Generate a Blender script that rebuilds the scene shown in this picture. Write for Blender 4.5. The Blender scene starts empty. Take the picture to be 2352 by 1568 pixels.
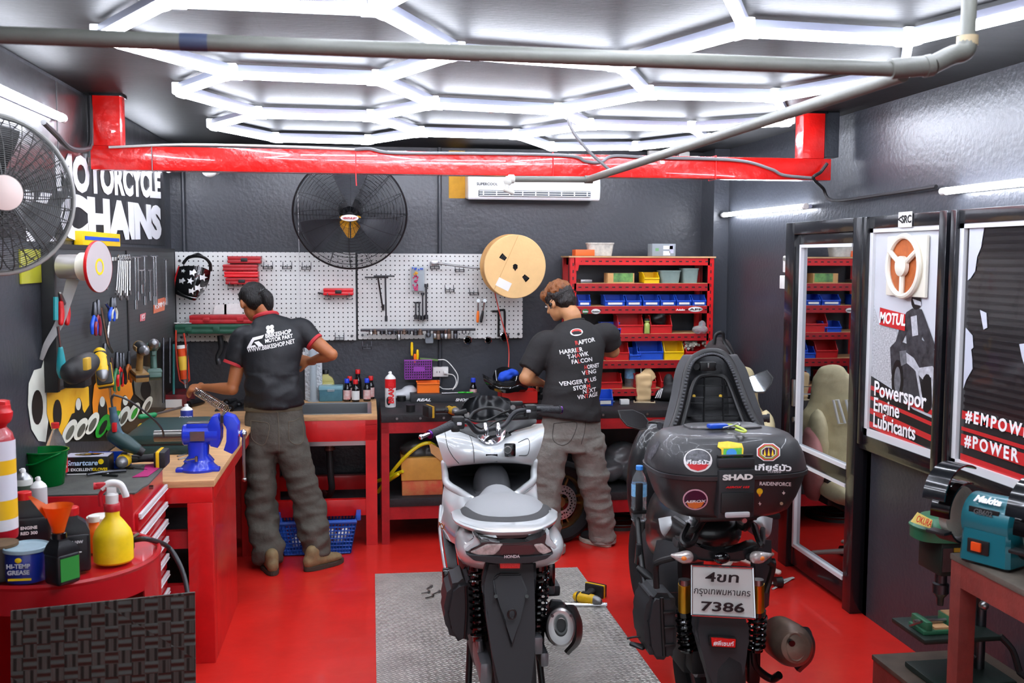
import bpy,bmesh,math,random
from mathutils import Vector,Matrix,noise
from mathutils.bvhtree import BVHTree
R=random.Random(7)
sc=bpy.context.scene
col=sc.collection
PI=math.pi
# ---------------------------------------------------------------- camera
EYE=Vector((0,0,1.85));FPX=2320.0
_a,_p,_r=[math.radians(v) for v in (8.15,4.75,.2)]
CF=Vector((math.sin(_a)*math.cos(_p),math.cos(_a)*math.cos(_p),-math.sin(_p)))
_x=Vector((math.cos(_a),-math.sin(_a),0));_u=_x.cross(CF)
CX=math.cos(_r)*_x + math.sin(_r)*_u
CU=-math.sin(_r)*_x + math.cos(_r)*_u
cam=bpy.data.cameras.new('camera');cam.sensor_width=36;cam.lens=FPX*36/2352
cam.clip_start=.05
cam.dof.use_dof=True;cam.dof.focus_distance=5.4;cam.dof.aperture_fstop=5.6
co=bpy.data.objects.new('camera',cam);col.objects.link(co);sc.camera=co
co.matrix_world=Matrix.Translation(EYE) @ Matrix((CX,CU,-CF)).transposed().to_4x4()
# ---------------------------------------------------------------- world, exposure
w=bpy.data.worlds.new('world');sc.world=w;w.use_nodes=True
w.node_tree.nodes['Background'].inputs[0].default_value=(.86,.93,1,1)
w.node_tree.nodes['Background'].inputs[1].default_value=1.1
sc.view_settings.view_transform='Standard';sc.view_settings.look='None'
sc.view_settings.exposure=0.25;sc.view_settings.gamma=1;sc.view_settings.use_curve_mapping=False
TUBE=46.0
def P(px,py,**k):
    "the point of the room seen at a place of the photograph, on the plane X=, Y= or Z="
    d=CF*FPX + CX*(px-1176) - CU*(py-784)
    i='XYZ'.index(list(k)[0]);v=list(k.values())[0]
    q=EYE + d*((v-EYE[i])/d[i])
    if i == 2 and .7 < v < 1 and q.y > 7.06:      # a bench top ends at the wall
        q=P(px,py,Y=7.06);q.z=v
    return q
# ---------------------------------------------------------------- materials
_m={}
def lin(c):
    if isinstance(c,str):
        c=c.lstrip('#');c=[int(c[i:i+2],16)/255 for i in (0,2,4)]
        c=[v/12.92 if v <= .04045 else ((v+.055)/1.055)**2.4 for v in c]
    return (c[0],c[1],c[2],1)
def M(name,c='#808080',rough=.5,metal=0,bump=0,bs=60,var=0,vs=6,coat=0,trans=0,alpha=1,emit=None,es=1,spec=None,c2=None,stretch=None,ior=None):
    if name in _m:return _m[name]
    m=bpy.data.materials.new(name);m.use_nodes=True;nt=m.node_tree;N=nt.nodes;L=nt.links
    b=N['Principled BSDF'];I=b.inputs
    I['Base Color'].default_value=lin(c);I['Roughness'].default_value=rough;I['Metallic'].default_value=metal
    I['Coat Weight'].default_value=coat;I['Transmission Weight'].default_value=trans;I['Alpha'].default_value=alpha
    if spec is not None:I['Specular IOR Level'].default_value=spec
    if ior:I['IOR'].default_value=ior
    if emit:I['Emission Color'].default_value=lin(emit);I['Emission Strength'].default_value=es
    if bump or var:
        tc=N.new('ShaderNodeTexCoord');src=tc.outputs['Object']
        if stretch:
            mp=N.new('ShaderNodeMapping');mp.inputs['Scale'].default_value=stretch;L.new(src,mp.inputs[0]);src=mp.outputs[0]
    if var:
        n=N.new('ShaderNodeTexNoise');n.inputs['Scale'].default_value=vs;n.inputs['Detail'].default_value=6;n.inputs['Roughness'].default_value=.65
        L.new(src,n.inputs['Vector'])
        r=N.new('ShaderNodeValToRGB');r.color_ramp.elements[0].position=.3;r.color_ramp.elements[1].position=.72
        a=lin(c);e=lin(c2) if c2 else tuple(min(1,v*(1+var)) for v in a[:3])+(1,)
        d=a if c2 else tuple(v*(1-var) for v in a[:3])+(1,)
        r.color_ramp.elements[0].color=d;r.color_ramp.elements[1].color=e
        L.new(n.outputs['Fac'],r.inputs[0]);L.new(r.outputs[0],I['Base Color'])
    if bump:
        n=N.new('ShaderNodeTexNoise');n.inputs['Scale'].default_value=bs;n.inputs['Detail'].default_value=4
        L.new(src,n.inputs['Vector'])
        bp=N.new('ShaderNodeBump');bp.inputs['Strength'].default_value=bump;bp.inputs['Distance'].default_value=.02
        L.new(n.outputs['Fac'],bp.inputs['Height']);L.new(bp.outputs[0],I['Normal'])
    _m[name]=m;return m
def node(m,t):return m.node_tree.nodes.new(t)
# ---------------------------------------------------------------- mesh builder
def frame(d,up=(0,0,1)):
    d=Vector(d).normalized();up=Vector(up)
    if abs(d.dot(up)) > .97*up.length:up=Vector((0,1,0)) if abs(d.y) < .9 else Vector((1,0,0))
    x=up.cross(d).normalized();return x,d.cross(x),d
def spl(pts,k=6):
    pts=[Vector(p) for p in pts];out=[]
    if len(pts) < 3 or k < 2:return pts
    q=[pts[0]*2-pts[1]]+pts+[pts[-1]*2-pts[-2]]
    for i in range(1,len(q)-2):
        for j in range(k):
            t=j/k;a,b,c,d=q[i-1:i+3]
            out.append(.5*((2*b)+(c-a)*t+(2*a-5*b+4*c-d)*t*t+(3*b-a-3*c+d)*t**3))
    out.append(pts[-1]);return out
class B:
    def __init__(s,mat=None):s.bm=bmesh.new();s.X=mat or Matrix()
    def V(s,p):return s.bm.verts.new(s.X @ Vector(p))
    def face(s,vs):
        try:return s.bm.faces.new(vs)
        except ValueError:return None
    def bx(s,x0,x1,y0,y1,z0,z1,bev=0,seg=2,rot=None,taper=None):
        c=Vector(((x0+x1)/2,(y0+y1)/2,(z0+z1)/2));h=Vector(((x1-x0)/2,(y1-y0)/2,(z1-z0)/2))
        vs=[]
        for k in (-1,1):
            t=1 if (k < 0 or not taper) else taper
            for i,j in ((-1,-1),(1,-1),(1,1),(-1,1)):
                p=Vector((i*h.x*t,j*h.y*t,k*h.z))
                if rot is not None:p=rot @ p
                vs.append(s.V(c+p))
        fs=[s.face([vs[i] for i in f]) for f in ((3,2,1,0),(4,5,6,7),(0,1,5,4),(1,2,6,5),(2,3,7,6),(3,0,4,7))]
        if bev:
            es=list({e for f in fs for e in f.edges})
            bmesh.ops.bevel(s.bm,geom=es,offset=min(bev,min(h)*.95),segments=seg,affect='EDGES',profile=.6)
        return s
    def c(s,ctr,size,bev=0,rot=None,seg=2,taper=None):
        x,y,z=ctr;a,b,d=[v/2 for v in size]
        return s.bx(x-a,x+a,y-b,y+b,z-d,z+d,bev,seg,rot,taper)
    def rings(s,rs,cap=True,closed=True,loop=False):
        L=[[s.V(p) for p in r] for r in rs];n=len(L[0])
        idx=range(len(L) if loop else len(L)-1)
        for i in idx:
            a,b=L[i],L[(i+1) % len(L)]
            for j in range(n if closed else n-1):
                k=(j+1) % n;s.face([a[j],a[k],b[k],b[j]])
        if cap and not loop:
            s.face(L[0][::-1]);s.face(L[-1])
        return s
    def cyl(s,p0,p1,r0,r1=None,n=16,cap=True,sy=1):
        r1=r0 if r1 is None else r1;p0=Vector(p0);p1=Vector(p1);x,y,d=frame(p1-p0)
        return s.rings([[p+x*(r*math.cos(2*PI*i/n))+y*(r*sy*math.sin(2*PI*i/n)) for i in range(n)] for p,r in ((p0,r0),(p1,r1))],cap)
    def tube(s,pts,r,n=8,k=6,cap=True,loop=False,flat=1):
        pts=spl(pts,k) if not loop else [Vector(p) for p in pts]
        m=len(pts);rs=[];px=None
        for i,p in enumerate(pts):
            if loop:d=pts[(i+1) % m]-pts[i-1]
            else:d=pts[min(i+1,m-1)]-pts[max(i-1,0)]
            if d.length < 1e-9:d=Vector((0,0,1))
            d.normalize()
            if px is None:x,y,_=frame(d)
            else:
                x=px-d*px.dot(d)
                if x.length < 1e-6:x=frame(d)[0]
                x.normalize();y=d.cross(x)
            px=x;rr=r[min(int(i*len(r)/m),len(r)-1)] if isinstance(r,(list,tuple)) else r
            rs.append([p+x*(rr*math.cos(2*PI*j/n))+y*(rr*flat*math.sin(2*PI*j/n)) for j in range(n)])
        return s.rings(rs,cap,True,loop)
    def limb(s,st,n=20,side=(1,0,0),k=5,caps=True):
        "st: list of (point, (ra along side, rb across)); smooth skin through them with round ends"
        pts=spl([a for a,_ in st],k);ra=spl([Vector((q[0],q[1],0)) for _,q in st],k);m=len(pts);rs=[]
        def ring(p,d,a,b):
            y=d.cross(Vector(side))
            if y.length < 1e-3:y=d.cross(Vector((0,1,0)))
            y.normalize();x=y.cross(d)
            return [p+x*(a*math.cos(2*PI*j/n))+y*(b*math.sin(2*PI*j/n)) for j in range(n)]
        for i,p in enumerate(pts):
            d=(pts[min(i+1,m-1)]-pts[max(i-1,0)]).normalized();q=ra[i]
            if i == 0 and caps:
                for t in (80,55,28):rs.append(ring(p-d*min(q[0],q[1])*math.sin(math.radians(t)),d,q[0]*math.cos(math.radians(t)),q[1]*math.cos(math.radians(t))))
            rs.append(ring(p,d,q[0],q[1]))
            if i == m-1 and caps:
                for t in (28,55,80):rs.append(ring(p+d*min(q[0],q[1])*math.sin(math.radians(t)),d,q[0]*math.cos(math.radians(t)),q[1]*math.cos(math.radians(t))))
        return s.rings(rs,True)
    def lathe(s,prof,o=(0,0,0),axis=(0,0,1),n=28,sx=1,sy=1,cap=True):
        o=Vector(o);x,y,d=frame(axis)
        return s.rings([[o+d*h+x*(max(r,1e-4)*sx*math.cos(2*PI*i/n))+y*(max(r,1e-4)*sy*math.sin(2*PI*i/n)) for i in range(n)] for r,h in prof],cap)
    def ell(s,c,r,rot=None,n=18,m=10):
        c=Vector(c);rs=[]
        for i in range(m+1):
            t=-PI/2+PI*i/m;q=max(math.cos(t),.01)
            ring=[]
            for j in range(n):
                v=Vector((r[0]*q*math.cos(2*PI*j/n),r[1]*q*math.sin(2*PI*j/n),r[2]*math.sin(t)))
                if rot is not None:v=rot @ v
                ring.append(c+v)
            rs.append(ring)
        return s.rings(rs)
    def poly(s,pts,o,x,y,th=.002,bev=0):
        "2-D outline on the plane (o; x, y), thickness th towards x cross y"
        o=Vector(o);x=Vector(x);y=Vector(y);n=x.cross(y).normalized()*th
        a=[s.V(o+x*p[0]+y*p[1]) for p in pts];b=[s.V(o+x*p[0]+y*p[1]+n) for p in pts];m=len(pts)
        fs=[s.face(a[::-1]),s.face(b)]+[s.face([a[i],a[(i+1) % m],b[(i+1) % m],b[i]]) for i in range(m)]
        if bev:bmesh.ops.bevel(s.bm,geom=list({e for f in fs if f for e in f.edges}),offset=bev,segments=2,affect='EDGES',profile=.6)
        return s
    def grid(s,f,nu,nv,thick=0):
        L=[[s.V(f(i/nu,j/nv)) for j in range(nv+1)] for i in range(nu+1)]
        for i in range(nu):
            for j in range(nv):s.face([L[i][j],L[i+1][j],L[i+1][j+1],L[i][j+1]])
        if thick:
            bmesh.ops.recalc_face_normals(s.bm,faces=s.bm.faces[:])
            bmesh.ops.solidify(s.bm,geom=s.bm.faces[:],thickness=thick)
        return s
    def sheet(s,P3,off):
        P3=[Vector(p) for p in P3];off=Vector(off);n=len(P3)
        a=[s.V(p) for p in P3];c=[s.V(p+off) for p in P3];s.face(a[::-1]);s.face(c)
        for i in range(n):s.face([a[i],a[(i+1) % n],c[(i+1) % n],c[i]])
        return s
    def torus(s,c,axis,R0,r,n=32,m=8,sx=1,sy=1):
        c=Vector(c);x,y,d=frame(axis)
        return s.tube([c+x*(R0*sx*math.cos(2*PI*i/n))+y*(R0*sy*math.sin(2*PI*i/n)) for i in range(n)],r,m,loop=True)
_root={}
def finish(me,ang=38):
    if len(me.polygons):
        me.polygons.foreach_set('use_smooth',[True]*len(me.polygons))
        me.set_sharp_from_angle(angle=math.radians(ang))
def part(name,b,m,parent=None,label=None,ang=38,kind=None):
    if isinstance(b,B):
        bmesh.ops.recalc_face_normals(b.bm,faces=b.bm.faces[:])
        me=bpy.data.meshes.new(name);b.bm.to_mesh(me);b.bm.free();finish(me,ang)
    else:me=b
    o=bpy.data.objects.new(name,me);col.objects.link(o)
    if me.materials:me.materials[0]=m
    else:me.materials.append(m)
    if parent is not None:
        mt=_root.get(parent.name)
        if mt is not None:me.transform(mt.inverted());_root[o.name]=mt
        o.parent=parent
    if label:o['label']=label
    if kind:o['kind']=kind
    return o
def tag(o,label,cat,group=None,kind=None):
    o['label']=label;o['category']=cat
    if group:o['group']=group
    if kind:o['kind']=kind
    return o
def thing(name,label,cat,loc=(0,0,0),rz=0,group=None,local=False,rot=None):
    o=bpy.data.objects.new(name,None);col.objects.link(o);o.empty_display_size=.05
    o.location=loc;o.rotation_euler=rot or (0,0,rz)
    if not local:_root[o.name]=Matrix.Translation(Vector(loc)) @ (Matrix.Rotation(rz,4,'Z'))
    return tag(o,label,cat,group)
def struct(name,b,m):o=part(name,b,m);o['kind']='structure';return o
def one(name,b,m,label,cat,group=None,loc=None,ang=38):
    "a thing that is one mesh; its origin moves to its foot"
    o=part(name,b,m,ang=ang);me=o.data
    xs=[v.co for v in me.vertices]
    p=Vector(((min(v.x for v in xs)+max(v.x for v in xs))/2,(min(v.y for v in xs)+max(v.y for v in xs))/2,min(v.z for v in xs)))
    me.transform(Matrix.Translation(-p));o.location=p;_root[o.name]=Matrix.Translation(p)
    return tag(o,label,cat,group)
def dup(o,loc=None,rz=None,label=None,group=None,parent=None,rot=None):
    c=o.copy();col.objects.link(c)
    if parent is not None:c.parent=parent
    if loc is not None:c.location=loc
    if rz is not None:c.rotation_euler=(0,0,rz)
    if rot is not None:c.rotation_euler=rot
    if label:c['label']=label
    if group:c['group']=group
    for ch in list(o.children):dup(ch,parent=c)
    return c
def text(s,size,o,x,y,m,parent,name='lettering',bold=0,sx=1,align='CENTER',shear=0,th=.0015,label=None,sub=3,onto=None,depth=None,space=1,lift=.003):
    cu=bpy.data.curves.new('t','FONT');cu.body=s;cu.size=size;cu.align_x=align;cu.align_y='CENTER'
    cu.offset=bold*size;cu.shear=shear;cu.extrude=0 if onto else th/2;cu.resolution_u=sub;cu.space_character=space
    ob=bpy.data.objects.new('t',cu);me=bpy.data.meshes.new_from_object(ob)
    bpy.data.objects.remove(ob);bpy.data.curves.remove(cu)
    x=Vector(x).normalized();y=Vector(y).normalized();n=x.cross(y).normalized();o=Vector(o)
    if onto:
        bm=bmesh.new();bm.from_mesh(me)
        for _ in range(2):
            bmesh.ops.subdivide_edges(bm,edges=[e for e in bm.edges if e.calc_length() > .012],cuts=1,use_grid_fill=False)
        bmesh.ops.triangulate(bm,faces=bm.faces[:]);bm.to_mesh(me);bm.free()
    for v in me.vertices:
        p=o+x*(v.co.x*sx)+y*v.co.y+n*(v.co.z+th/2)
        if onto:
            d=Vector(depth or -n);h,nn,_,_=onto.ray_cast(p-d*.3,d)
            p=h-d.normalized()*lift if h else p
        v.co=p
    return part(name,me,m,parent,label)
def bvh(o):
    me=o.data;mt=_root.get(o.name,Matrix())
    return BVHTree.FromPolygons([mt @ v.co for v in me.vertices],[list(p.vertices) for p in me.polygons])
def fuse(b,voxel=.012,it=6,fac=.5,wr=None):
    "melt the overlapping solids into one skin; wr(co, normal) may displace it"
    bmesh.ops.recalc_face_normals(b.bm,faces=b.bm.faces[:])
    me=bpy.data.meshes.new('f');b.bm.to_mesh(me);b.bm.free()
    o=bpy.data.objects.new('f',me);col.objects.link(o)
    r=o.modifiers.new('r','REMESH');r.mode='VOXEL';r.voxel_size=voxel;r.use_smooth_shade=True
    if it:q=o.modifiers.new('s','SMOOTH');q.iterations=it;q.factor=fac
    dg=bpy.context.evaluated_depsgraph_get();out=bpy.data.meshes.new_from_object(o.evaluated_get(dg))
    bpy.data.objects.remove(o);bpy.data.meshes.remove(me)
    if wr:
        ns=[v.normal.copy() for v in out.vertices]
        for v,n in zip(out.vertices,ns):v.co += n*wr(v.co.copy(),n)
    out.materials.clear();finish(out,70)
    return out
# palette
RED=M('red_paint','#c81518',.32,bump=.05,bs=25,var=.18,vs=5,coat=.3)
DRED=M('dull_red_paint','#a5121a',.4,bump=.08,bs=40,var=.25,vs=9)
BLK=M('black_plastic','#131314',.45,bump=.03,bs=300)
GBL=M('gloss_black','#08080a',.12,coat=.5)
MBL=M('matte_black_plastic','#26272a',.55,bump=.06,bs=500)
RUB=M('black_rubber','#18181a',.8,bump=.1,bs=200)
CHR=M('chrome','#d8d8dc',.14,1)
STL=M('steel','#9a9a9a',.3,1,var=.15,vs=20)
DST=M('dark_steel','#55565a',.38,1)
WHT=M('white_plastic','#e4e4e0',.4)
WTX=M('white_ink','#f0f0f0',.6)
RTX=M('red_ink','#d6131a',.5)
BTX=M('black_ink','#0c0c0c',.6)
YEL=M('yellow_plastic','#f2c500',.4,var=.1)
BLU=M('blue_plastic','#1c4fc4',.35,var=.1)
RPL=M('red_plastic','#c8161a',.38,var=.1)
GRN=M('green_plastic','#0c8a3c',.35)
ORG=M('orange_plastic','#f0700e',.4)
CARD=M('cardboard','#c79a62',.85,bump=.05,var=.12,vs=8)
WOOD=M('plywood','#c79a6b',.6,var=.22,vs=4,stretch=(2,14,14),bump=.03)
CLR=M('clear_plastic','#f4f8ff',.06,trans=.95,ior=1.2)
FROST=M('frosted_plastic','#dfe9ee',.3,trans=.7,ior=1.15)
YTX=M('yellow_ink','#f5d000',.5)
# ---------------------------------------------------------------- room shell
wall=M('wall_black_paint','#34373d',.36,bump=.12,bs=40,var=.18,vs=2.2)
cl=M('ceiling_paint','#151617',.55,bump=.12,bs=30,var=.6,vs=2.5,stretch=(1,5,1),spec=.22)
def ceil_seams(m):
    nt=m.node_tree;N=nt.nodes;L=nt.links;b=N['Principled BSDF']
    tc=N.new('ShaderNodeTexCoord');br=N.new('ShaderNodeTexBrick');br.offset=0
    br.inputs['Scale'].default_value=1;br.inputs['Brick Width'].default_value=2.4;br.inputs['Row Height'].default_value=1.2
    br.inputs['Mortar Size'].default_value=.003;br.inputs['Color1'].default_value=(1,1,1,1);br.inputs['Color2'].default_value=(1,1,1,1);br.inputs['Mortar'].default_value=(.15,.15,.15,1)
    mp=N.new('ShaderNodeMapping');mp.inputs['Location'].default_value=(.35,.25,0)
    L.new(tc.outputs['Object'],mp.inputs[0]);L.new(mp.outputs[0],br.inputs['Vector'])
    mx=N.new('ShaderNodeMix');mx.data_type='RGBA';mx.blend_type='MULTIPLY';mx.inputs[0].default_value=1
    src=b.inputs['Base Color'].links[0].from_socket
    L.new(src,mx.inputs[6]);L.new(br.outputs[0],mx.inputs[7]);L.new(mx.outputs[2],b.inputs['Base Color'])
ceil_seams(cl)
XL,XR,YB,YF,ZC=-1.33,2.55,7.22,-1.6,2.62
fl=M('red_floor_paint','#d2261e',.3,bump=.06,bs=14,var=.12,vs=3,coat=.25)
struct('floor',B().bx(XL-.15,XR+.15,YF-1.4,YB+.15,-.1,0),fl)
struct('ceiling',B().bx(XL-.15,XR+.15,YF,YB+.15,ZC,ZC+.12),cl)
struct('wall_left',B().bx(XL-.15,XL,YF,YB+.15,0,ZC),wall)
struct('wall_back',B().bx(XL,XR,YB,YB+.15,0,ZC),wall)
# right wall: openings for door (Y 4.85-5.75), poster window, shutter window
DX=2.5
b=B()
b.bx(XR,XR+.15,YF,2.4,0,ZC);b.bx(XR,XR+.15,2.4,4.86,0,.93);b.bx(XR,XR+.15,2.4,5.76,2.06,ZC)
b.bx(XR,XR+.15,5.76,YB+.15,0,ZC);b.bx(XR,XR+.15,4.05,4.16,.93,2.06);b.bx(XR,XR+.15,4.8,4.88,0,2.06)
struct('wall_right',b,wall)
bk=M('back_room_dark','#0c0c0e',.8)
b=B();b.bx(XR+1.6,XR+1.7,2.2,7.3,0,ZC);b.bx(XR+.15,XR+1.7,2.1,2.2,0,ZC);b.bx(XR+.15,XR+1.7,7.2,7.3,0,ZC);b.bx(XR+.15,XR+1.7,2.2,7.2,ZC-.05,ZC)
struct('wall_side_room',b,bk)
# ledges of the plaster over the door frame, seams, back corner pilaster
struct('trim_1',B().bx(2.44,XR,6.95,YB,0,ZC),wall)
# ---------------------------------------------------------------- hexagonal tube lights on the ceiling
tubeM=M('lit_tube','#ffffff',.5,emit='#eef3ff',es=TUBE)
tcase=M('tube_case','#aab0c4',.3)
hexc=thing('hexagonal_ceiling_light','honeycomb of glowing white light tubes fixed under the grey ceiling','ceiling light',(.4,4.5,ZC-.06))
V={0:(228,90),1:(390,5),2:(530,173),3:(410,214),4:(868,187),5:(591,265),6:(486,292),7:(853,272),8:(995,243),9:(632,321),10:(846,326),11:(965,308),12:(1187,314),13:(1283,258),14:(1264,341),15:(1352,291),17:(1486,220),18:(1422,155),19:(1711,75),20:(2087,96),21:(1781,227),22:(1588,297),23:(1461,340),24:(2075,176),25:(1812,283),26:(1622,323),27:(865,25),29:(1052,127),28:(985,-42),30:(1655,-45),31:(2400,20),32:(370,-120)}
V={k:P(*v,Z=ZC-.055) for k,v in V.items()}
E_='0-1 0-2 2-3 2-4 3-5 5-6 5-7 6-9 9-10 10-11 7-11 7-8 4-8 4-29 8-13 11-12 12-14 12-15 13-15 13-17 14-23 15-22 17-18 17-21 18-29 18-19 19-20 20-24 21-24 21-25 22-25 22-26 23-26 27-29 27-1 27-28 19-30 20-31'.split()
# the honeycomb goes on over the camera, one more row
v28,v30=V[28],V[30]
V[33]=v28+Vector((.58,-.02,0));V[34]=v30+Vector((-.29,-.48,0));V[35]=v28+Vector((-.3,-.5,0));V[36]=v30+Vector((.6,-.1,0))
V[37]=V[35]+Vector((.1,-.55,0));V[38]=V[34]+Vector((-.3,-.5,0));V[39]=V[37]+Vector((.6,0,0));V[40]=V[38]+Vector((.9,.1,0));V[41]=V[37]+Vector((-.5,-.3,0))
E_ += ['28-33','33-30','28-35','30-36','30-34','35-37','34-38','37-39','38-40','37-41','40-36','33-39']
for e in E_:
    i,j=map(int,e.split('-'));a,c=V[i].copy(),V[j].copy();d=(c-a).normalized();a += d*.028;c -= d*.028
    t=part('tube',B().cyl(a,c,.0145,n=10),tubeM,hexc,'glowing white tube')
    s=d.cross(Vector((0,0,1))).normalized();cc=(a+c)/2;rot=Matrix((s,d,Vector((0,0,1)))).transposed()
    part('tube_case',B().c(cc+Vector((0,0,.028)),(.03,(c-a).length,.026),.004,rot=rot),tcase,t)
jm=M('joint_plastic','#e8ecf4',.2,emit='#eef3ff',es=2.5)
for k,v in V.items():
    dirs=[]
    for e in E_:
        i,j=map(int,e.split('-'))
        if k in (i,j):dirs.append((V[j if i == k else i]-v).normalized())
    b=B()
    for d in dirs:b.cyl(v,v+d*.045,.019,n=8)
    b.c(v+Vector((0,0,.02)),(.05,.05,.05),.006)
    if dirs:part('joint',b,jm,hexc)
def bar_light(p0,p1,name,label,dr=(0,0,1),r=.015):
    p0,p1=Vector(p0),Vector(p1);d=(p1-p0).normalized()
    t=thing('tube_light',label,'tube light',(p0+p1)/2,group=None)
    part('tube',B().cyl(p0+d*.03,p1-d*.03,r,n=12),tubeM,t,'glowing white tube')
    part('end_cap',B().cyl(p0,p0+d*.035,r*1.15,n=12),WHT,t);part('end_cap',B().cyl(p1,p1-d*.035,r*1.15,n=12),WHT,t)
    dr=Vector(dr)
    part('mounting_rail',B().cyl(p0+dr*.025,p1+dr*.025,.012,n=8),tcase,t)
    return t
bar_light((2.5,6.93,2.155),(2.5,5.55,2.15),'a','lit white tube on the black right wall, just under the red beam end',(1,0,0))
bar_light((2.5,4.16,2.145),(2.5,2.95,2.145),'b','bright white tube over the shutter window at the right edge',(1,0,0))
bar_light((-1.29,4.64,2.44),(-1.29,3.4,2.44),'c','thick lit white tube on the left wall above the big blurred fan',(-1,0,0),.017)
bar_light((-1.29,7.0,2.415),(-1.29,5.75,2.41),'d','short-looking lit tube on the left wall behind the red beam, over the big white lettering',(-1,0,0),.015)
# ---------------------------------------------------------------- red beam frame
beamM=M('beam_red','#d8140f',.22,bump=.25,bs=18,var=.1,vs=4,coat=.5)
bt=thing('steel_beam','glossy red steel beam hung across the room below the honeycomb lights','beam',(.55,5.16,2.27))
part('cross_beam',B().bx(-1.30,2.43,5.1,5.2,2.262,2.375,.004),beamM,bt)
part('hanger_post',B().bx(-1.285,-1.16,5.1,5.2,2.375,ZC,.003),beamM,bt)
part('hanger_post',B().bx(2.27,2.39,5.1,5.2,2.375,ZC,.003),beamM,bt)
part('top_plate',B().bx(-1.295,-1.15,5.09,5.21,ZC-.012,ZC),GBL,bt);part('top_plate',B().bx(2.26,2.4,5.09,5.21,ZC-.012,ZC),GBL,bt)
one('wall_stub',B().bx(2.4,2.48,5.12,5.2,2.385,ZC,.004),wall,'short dark grey stub hanging beside the right red post','stub')
CAB=M('grey_cable','#6e6e70',.55);DCB=M('dark_cable','#2c2c2e',.5)
def cable(name,pts,r,m,label,cat='cable',k=8,**kw):return one(name,B().tube(pts,r,8,k),m,label,cat,**kw)
Yc=5.085
cable('beam_cable',[P(250,338,Y=Yc),P(420,332,Y=Yc),P(640,336,Y=Yc),P(815,343,Y=Yc)],.006,M('pale_cable','#b8b8b4',.5),'thin pale cable lying along the left half of the red beam top')
cable('beam_cable',[P(815,343,Y=Yc),P(850,342,Y=Yc),P(905,351,Y=Yc),P(1080,352,Y=Yc),P(1300,357,Y=Yc),P(1345,370,Y=Yc),P(1380,372,Y=Yc),P(1410,358,Y=Yc),P(1500,362,Y=Yc),P(1690,368,Y=Yc),P(1770,388,Y=Yc),P(1800,402,Y=Yc),P(1868,409,Y=Yc)],.008,CAB,'grey cable drooping over the front of the red beam towards its right end')
cable('hanging_cable',[P(1302,262,Y=4.95),P(1315,300,Y=4.97),P(1350,345,Y=5.0),P(1400,390,Y=5.03)],.008,CAB,'dark grey cable dropping from the ceiling lights to the beam middle')
cable('wall_cable',[P(1900,375,Y=5.07),P(1885,395,Y=5.07),P(1868,409,Y=5.07),P(1890,432,X=2.47),P(1915,460,X=2.5),P(2040,445,X=2.52),P(2150,428,X=2.52)],.009,DCB,'dark cable running from the right beam end along the wall to the right tube light')
cable('lamp_cable',[P(100,280,X=-1.28),P(130,310,X=-1.28),P(160,340,X=-1.27),P(195,343,X=-1.27),P(208,325,X=-1.28),P(206,215,X=-1.3)],.012,DCB,'thick black cable looping from the left wall tube up beside the red post')
for i,(px,lab) in enumerate(((350,'leftmost wire tie round the red beam'),(817,'wire tie with a dangling red end round the beam above the fan'),(1270,'wire tie round the beam in front of the air conditioner'),(1644,'wire tie round the beam above the right shelf'))):
    x=P(px,380,Y=5.1).x
    b=B().tube([(x,5.094,2.258),(x,5.094,2.38),(x,5.206,2.38),(x,5.206,2.258)],.0022,5,1,loop=True)
    if i == 1:b.tube([(x,5.09,2.26),(x+.003,5.085,2.2)],.003,5)
    one('wire_tie',b,RTX if i else CAB,lab,'wire tie')
# ---------------------------------------------------------------- water pipe
PVC=M('grey_pipe','#64665f',.5,bump=.05,bs=80,var=.12,vs=12)
pp=thing('water_pipe','grey plastic water pipe crossing the top of the room with a branch to a tap','pipe',(1,2.2,2.3))
zp=2.29
A=P(-60,78,Z=zp);Bq=P(2085,160,Z=zp);Cq=Bq+(Bq-A).normalized()*.075
print('pipe',A,Bq)
rp=.0175
part('main_pipe',B().cyl(A,Bq,rp,n=20),PVC,pp)
E1=P(2222,95,Y=Bq.y+.02);
part('elbow',B().tube([Bq+Vector((.06,0,.012)),P(2185,128,Y=Bq.y+.01),P(2215,118,Y=Bq.y+.015),E1],.023,16,6),PVC,pp)
part('tee',B().cyl(Bq-(Bq-A).normalized()*.045,Bq+Vector((.045,0,.01)),.0235,n=18).cyl(Bq+Vector((.04,0,.008)),Bq+Vector((.058,0,.012)),.026,n=18),PVC,pp)
part('upright_pipe',B().cyl(E1,(E1.x+.002,E1.y,ZC),rp,n=16),PVC,pp)
part('joint_ring',B().cyl(E1+Vector((0,0,-.01)),E1+Vector((0,0,.012)),.0245,n=16),M('joint_glue','#a89878',.6),pp)
En=P(1352,412,Y=4.98);S0=Bq+Vector((-.0,.02,-.008))
part('branch_pipe',B().cyl(S0,En,rp,n=16),PVC,pp)
Tp=P(1180,411,Y=4.98)
part('end_pipe',B().cyl(En,Tp,.0155,n=14).cyl(En-Vector((.02,0,0)),En+Vector((.02,0,0)),.02,n=14),PVC,pp)
part('tap',B().lathe([(.016,0),(.022,.005),(.022,.03),(.016,.035)],Tp+Vector((-.03,0,0)),(1,0,0)).ell(Tp+Vector((-.03,-.005,-.01)),(.022,.02,.025)).cyl(Tp+Vector((-.035,-.005,-.01)),Tp+Vector((-.035,-.008,-.062)),.012,n=12).cyl(Tp+Vector((-.05,-.01,-.05)),Tp+Vector((0,-.01,-.07)),.011,n=12),M('tap_plastic','#b8b8b0',.45),pp)
part('tape_band',B().cyl(A+(Bq-A)*.195,A+(Bq-A)*.222,rp*1.04,n=20),M('blue_tape','#39435c',.6),pp,'dark blue tape band')
ck=P(1143,232,Z=ZC)
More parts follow.
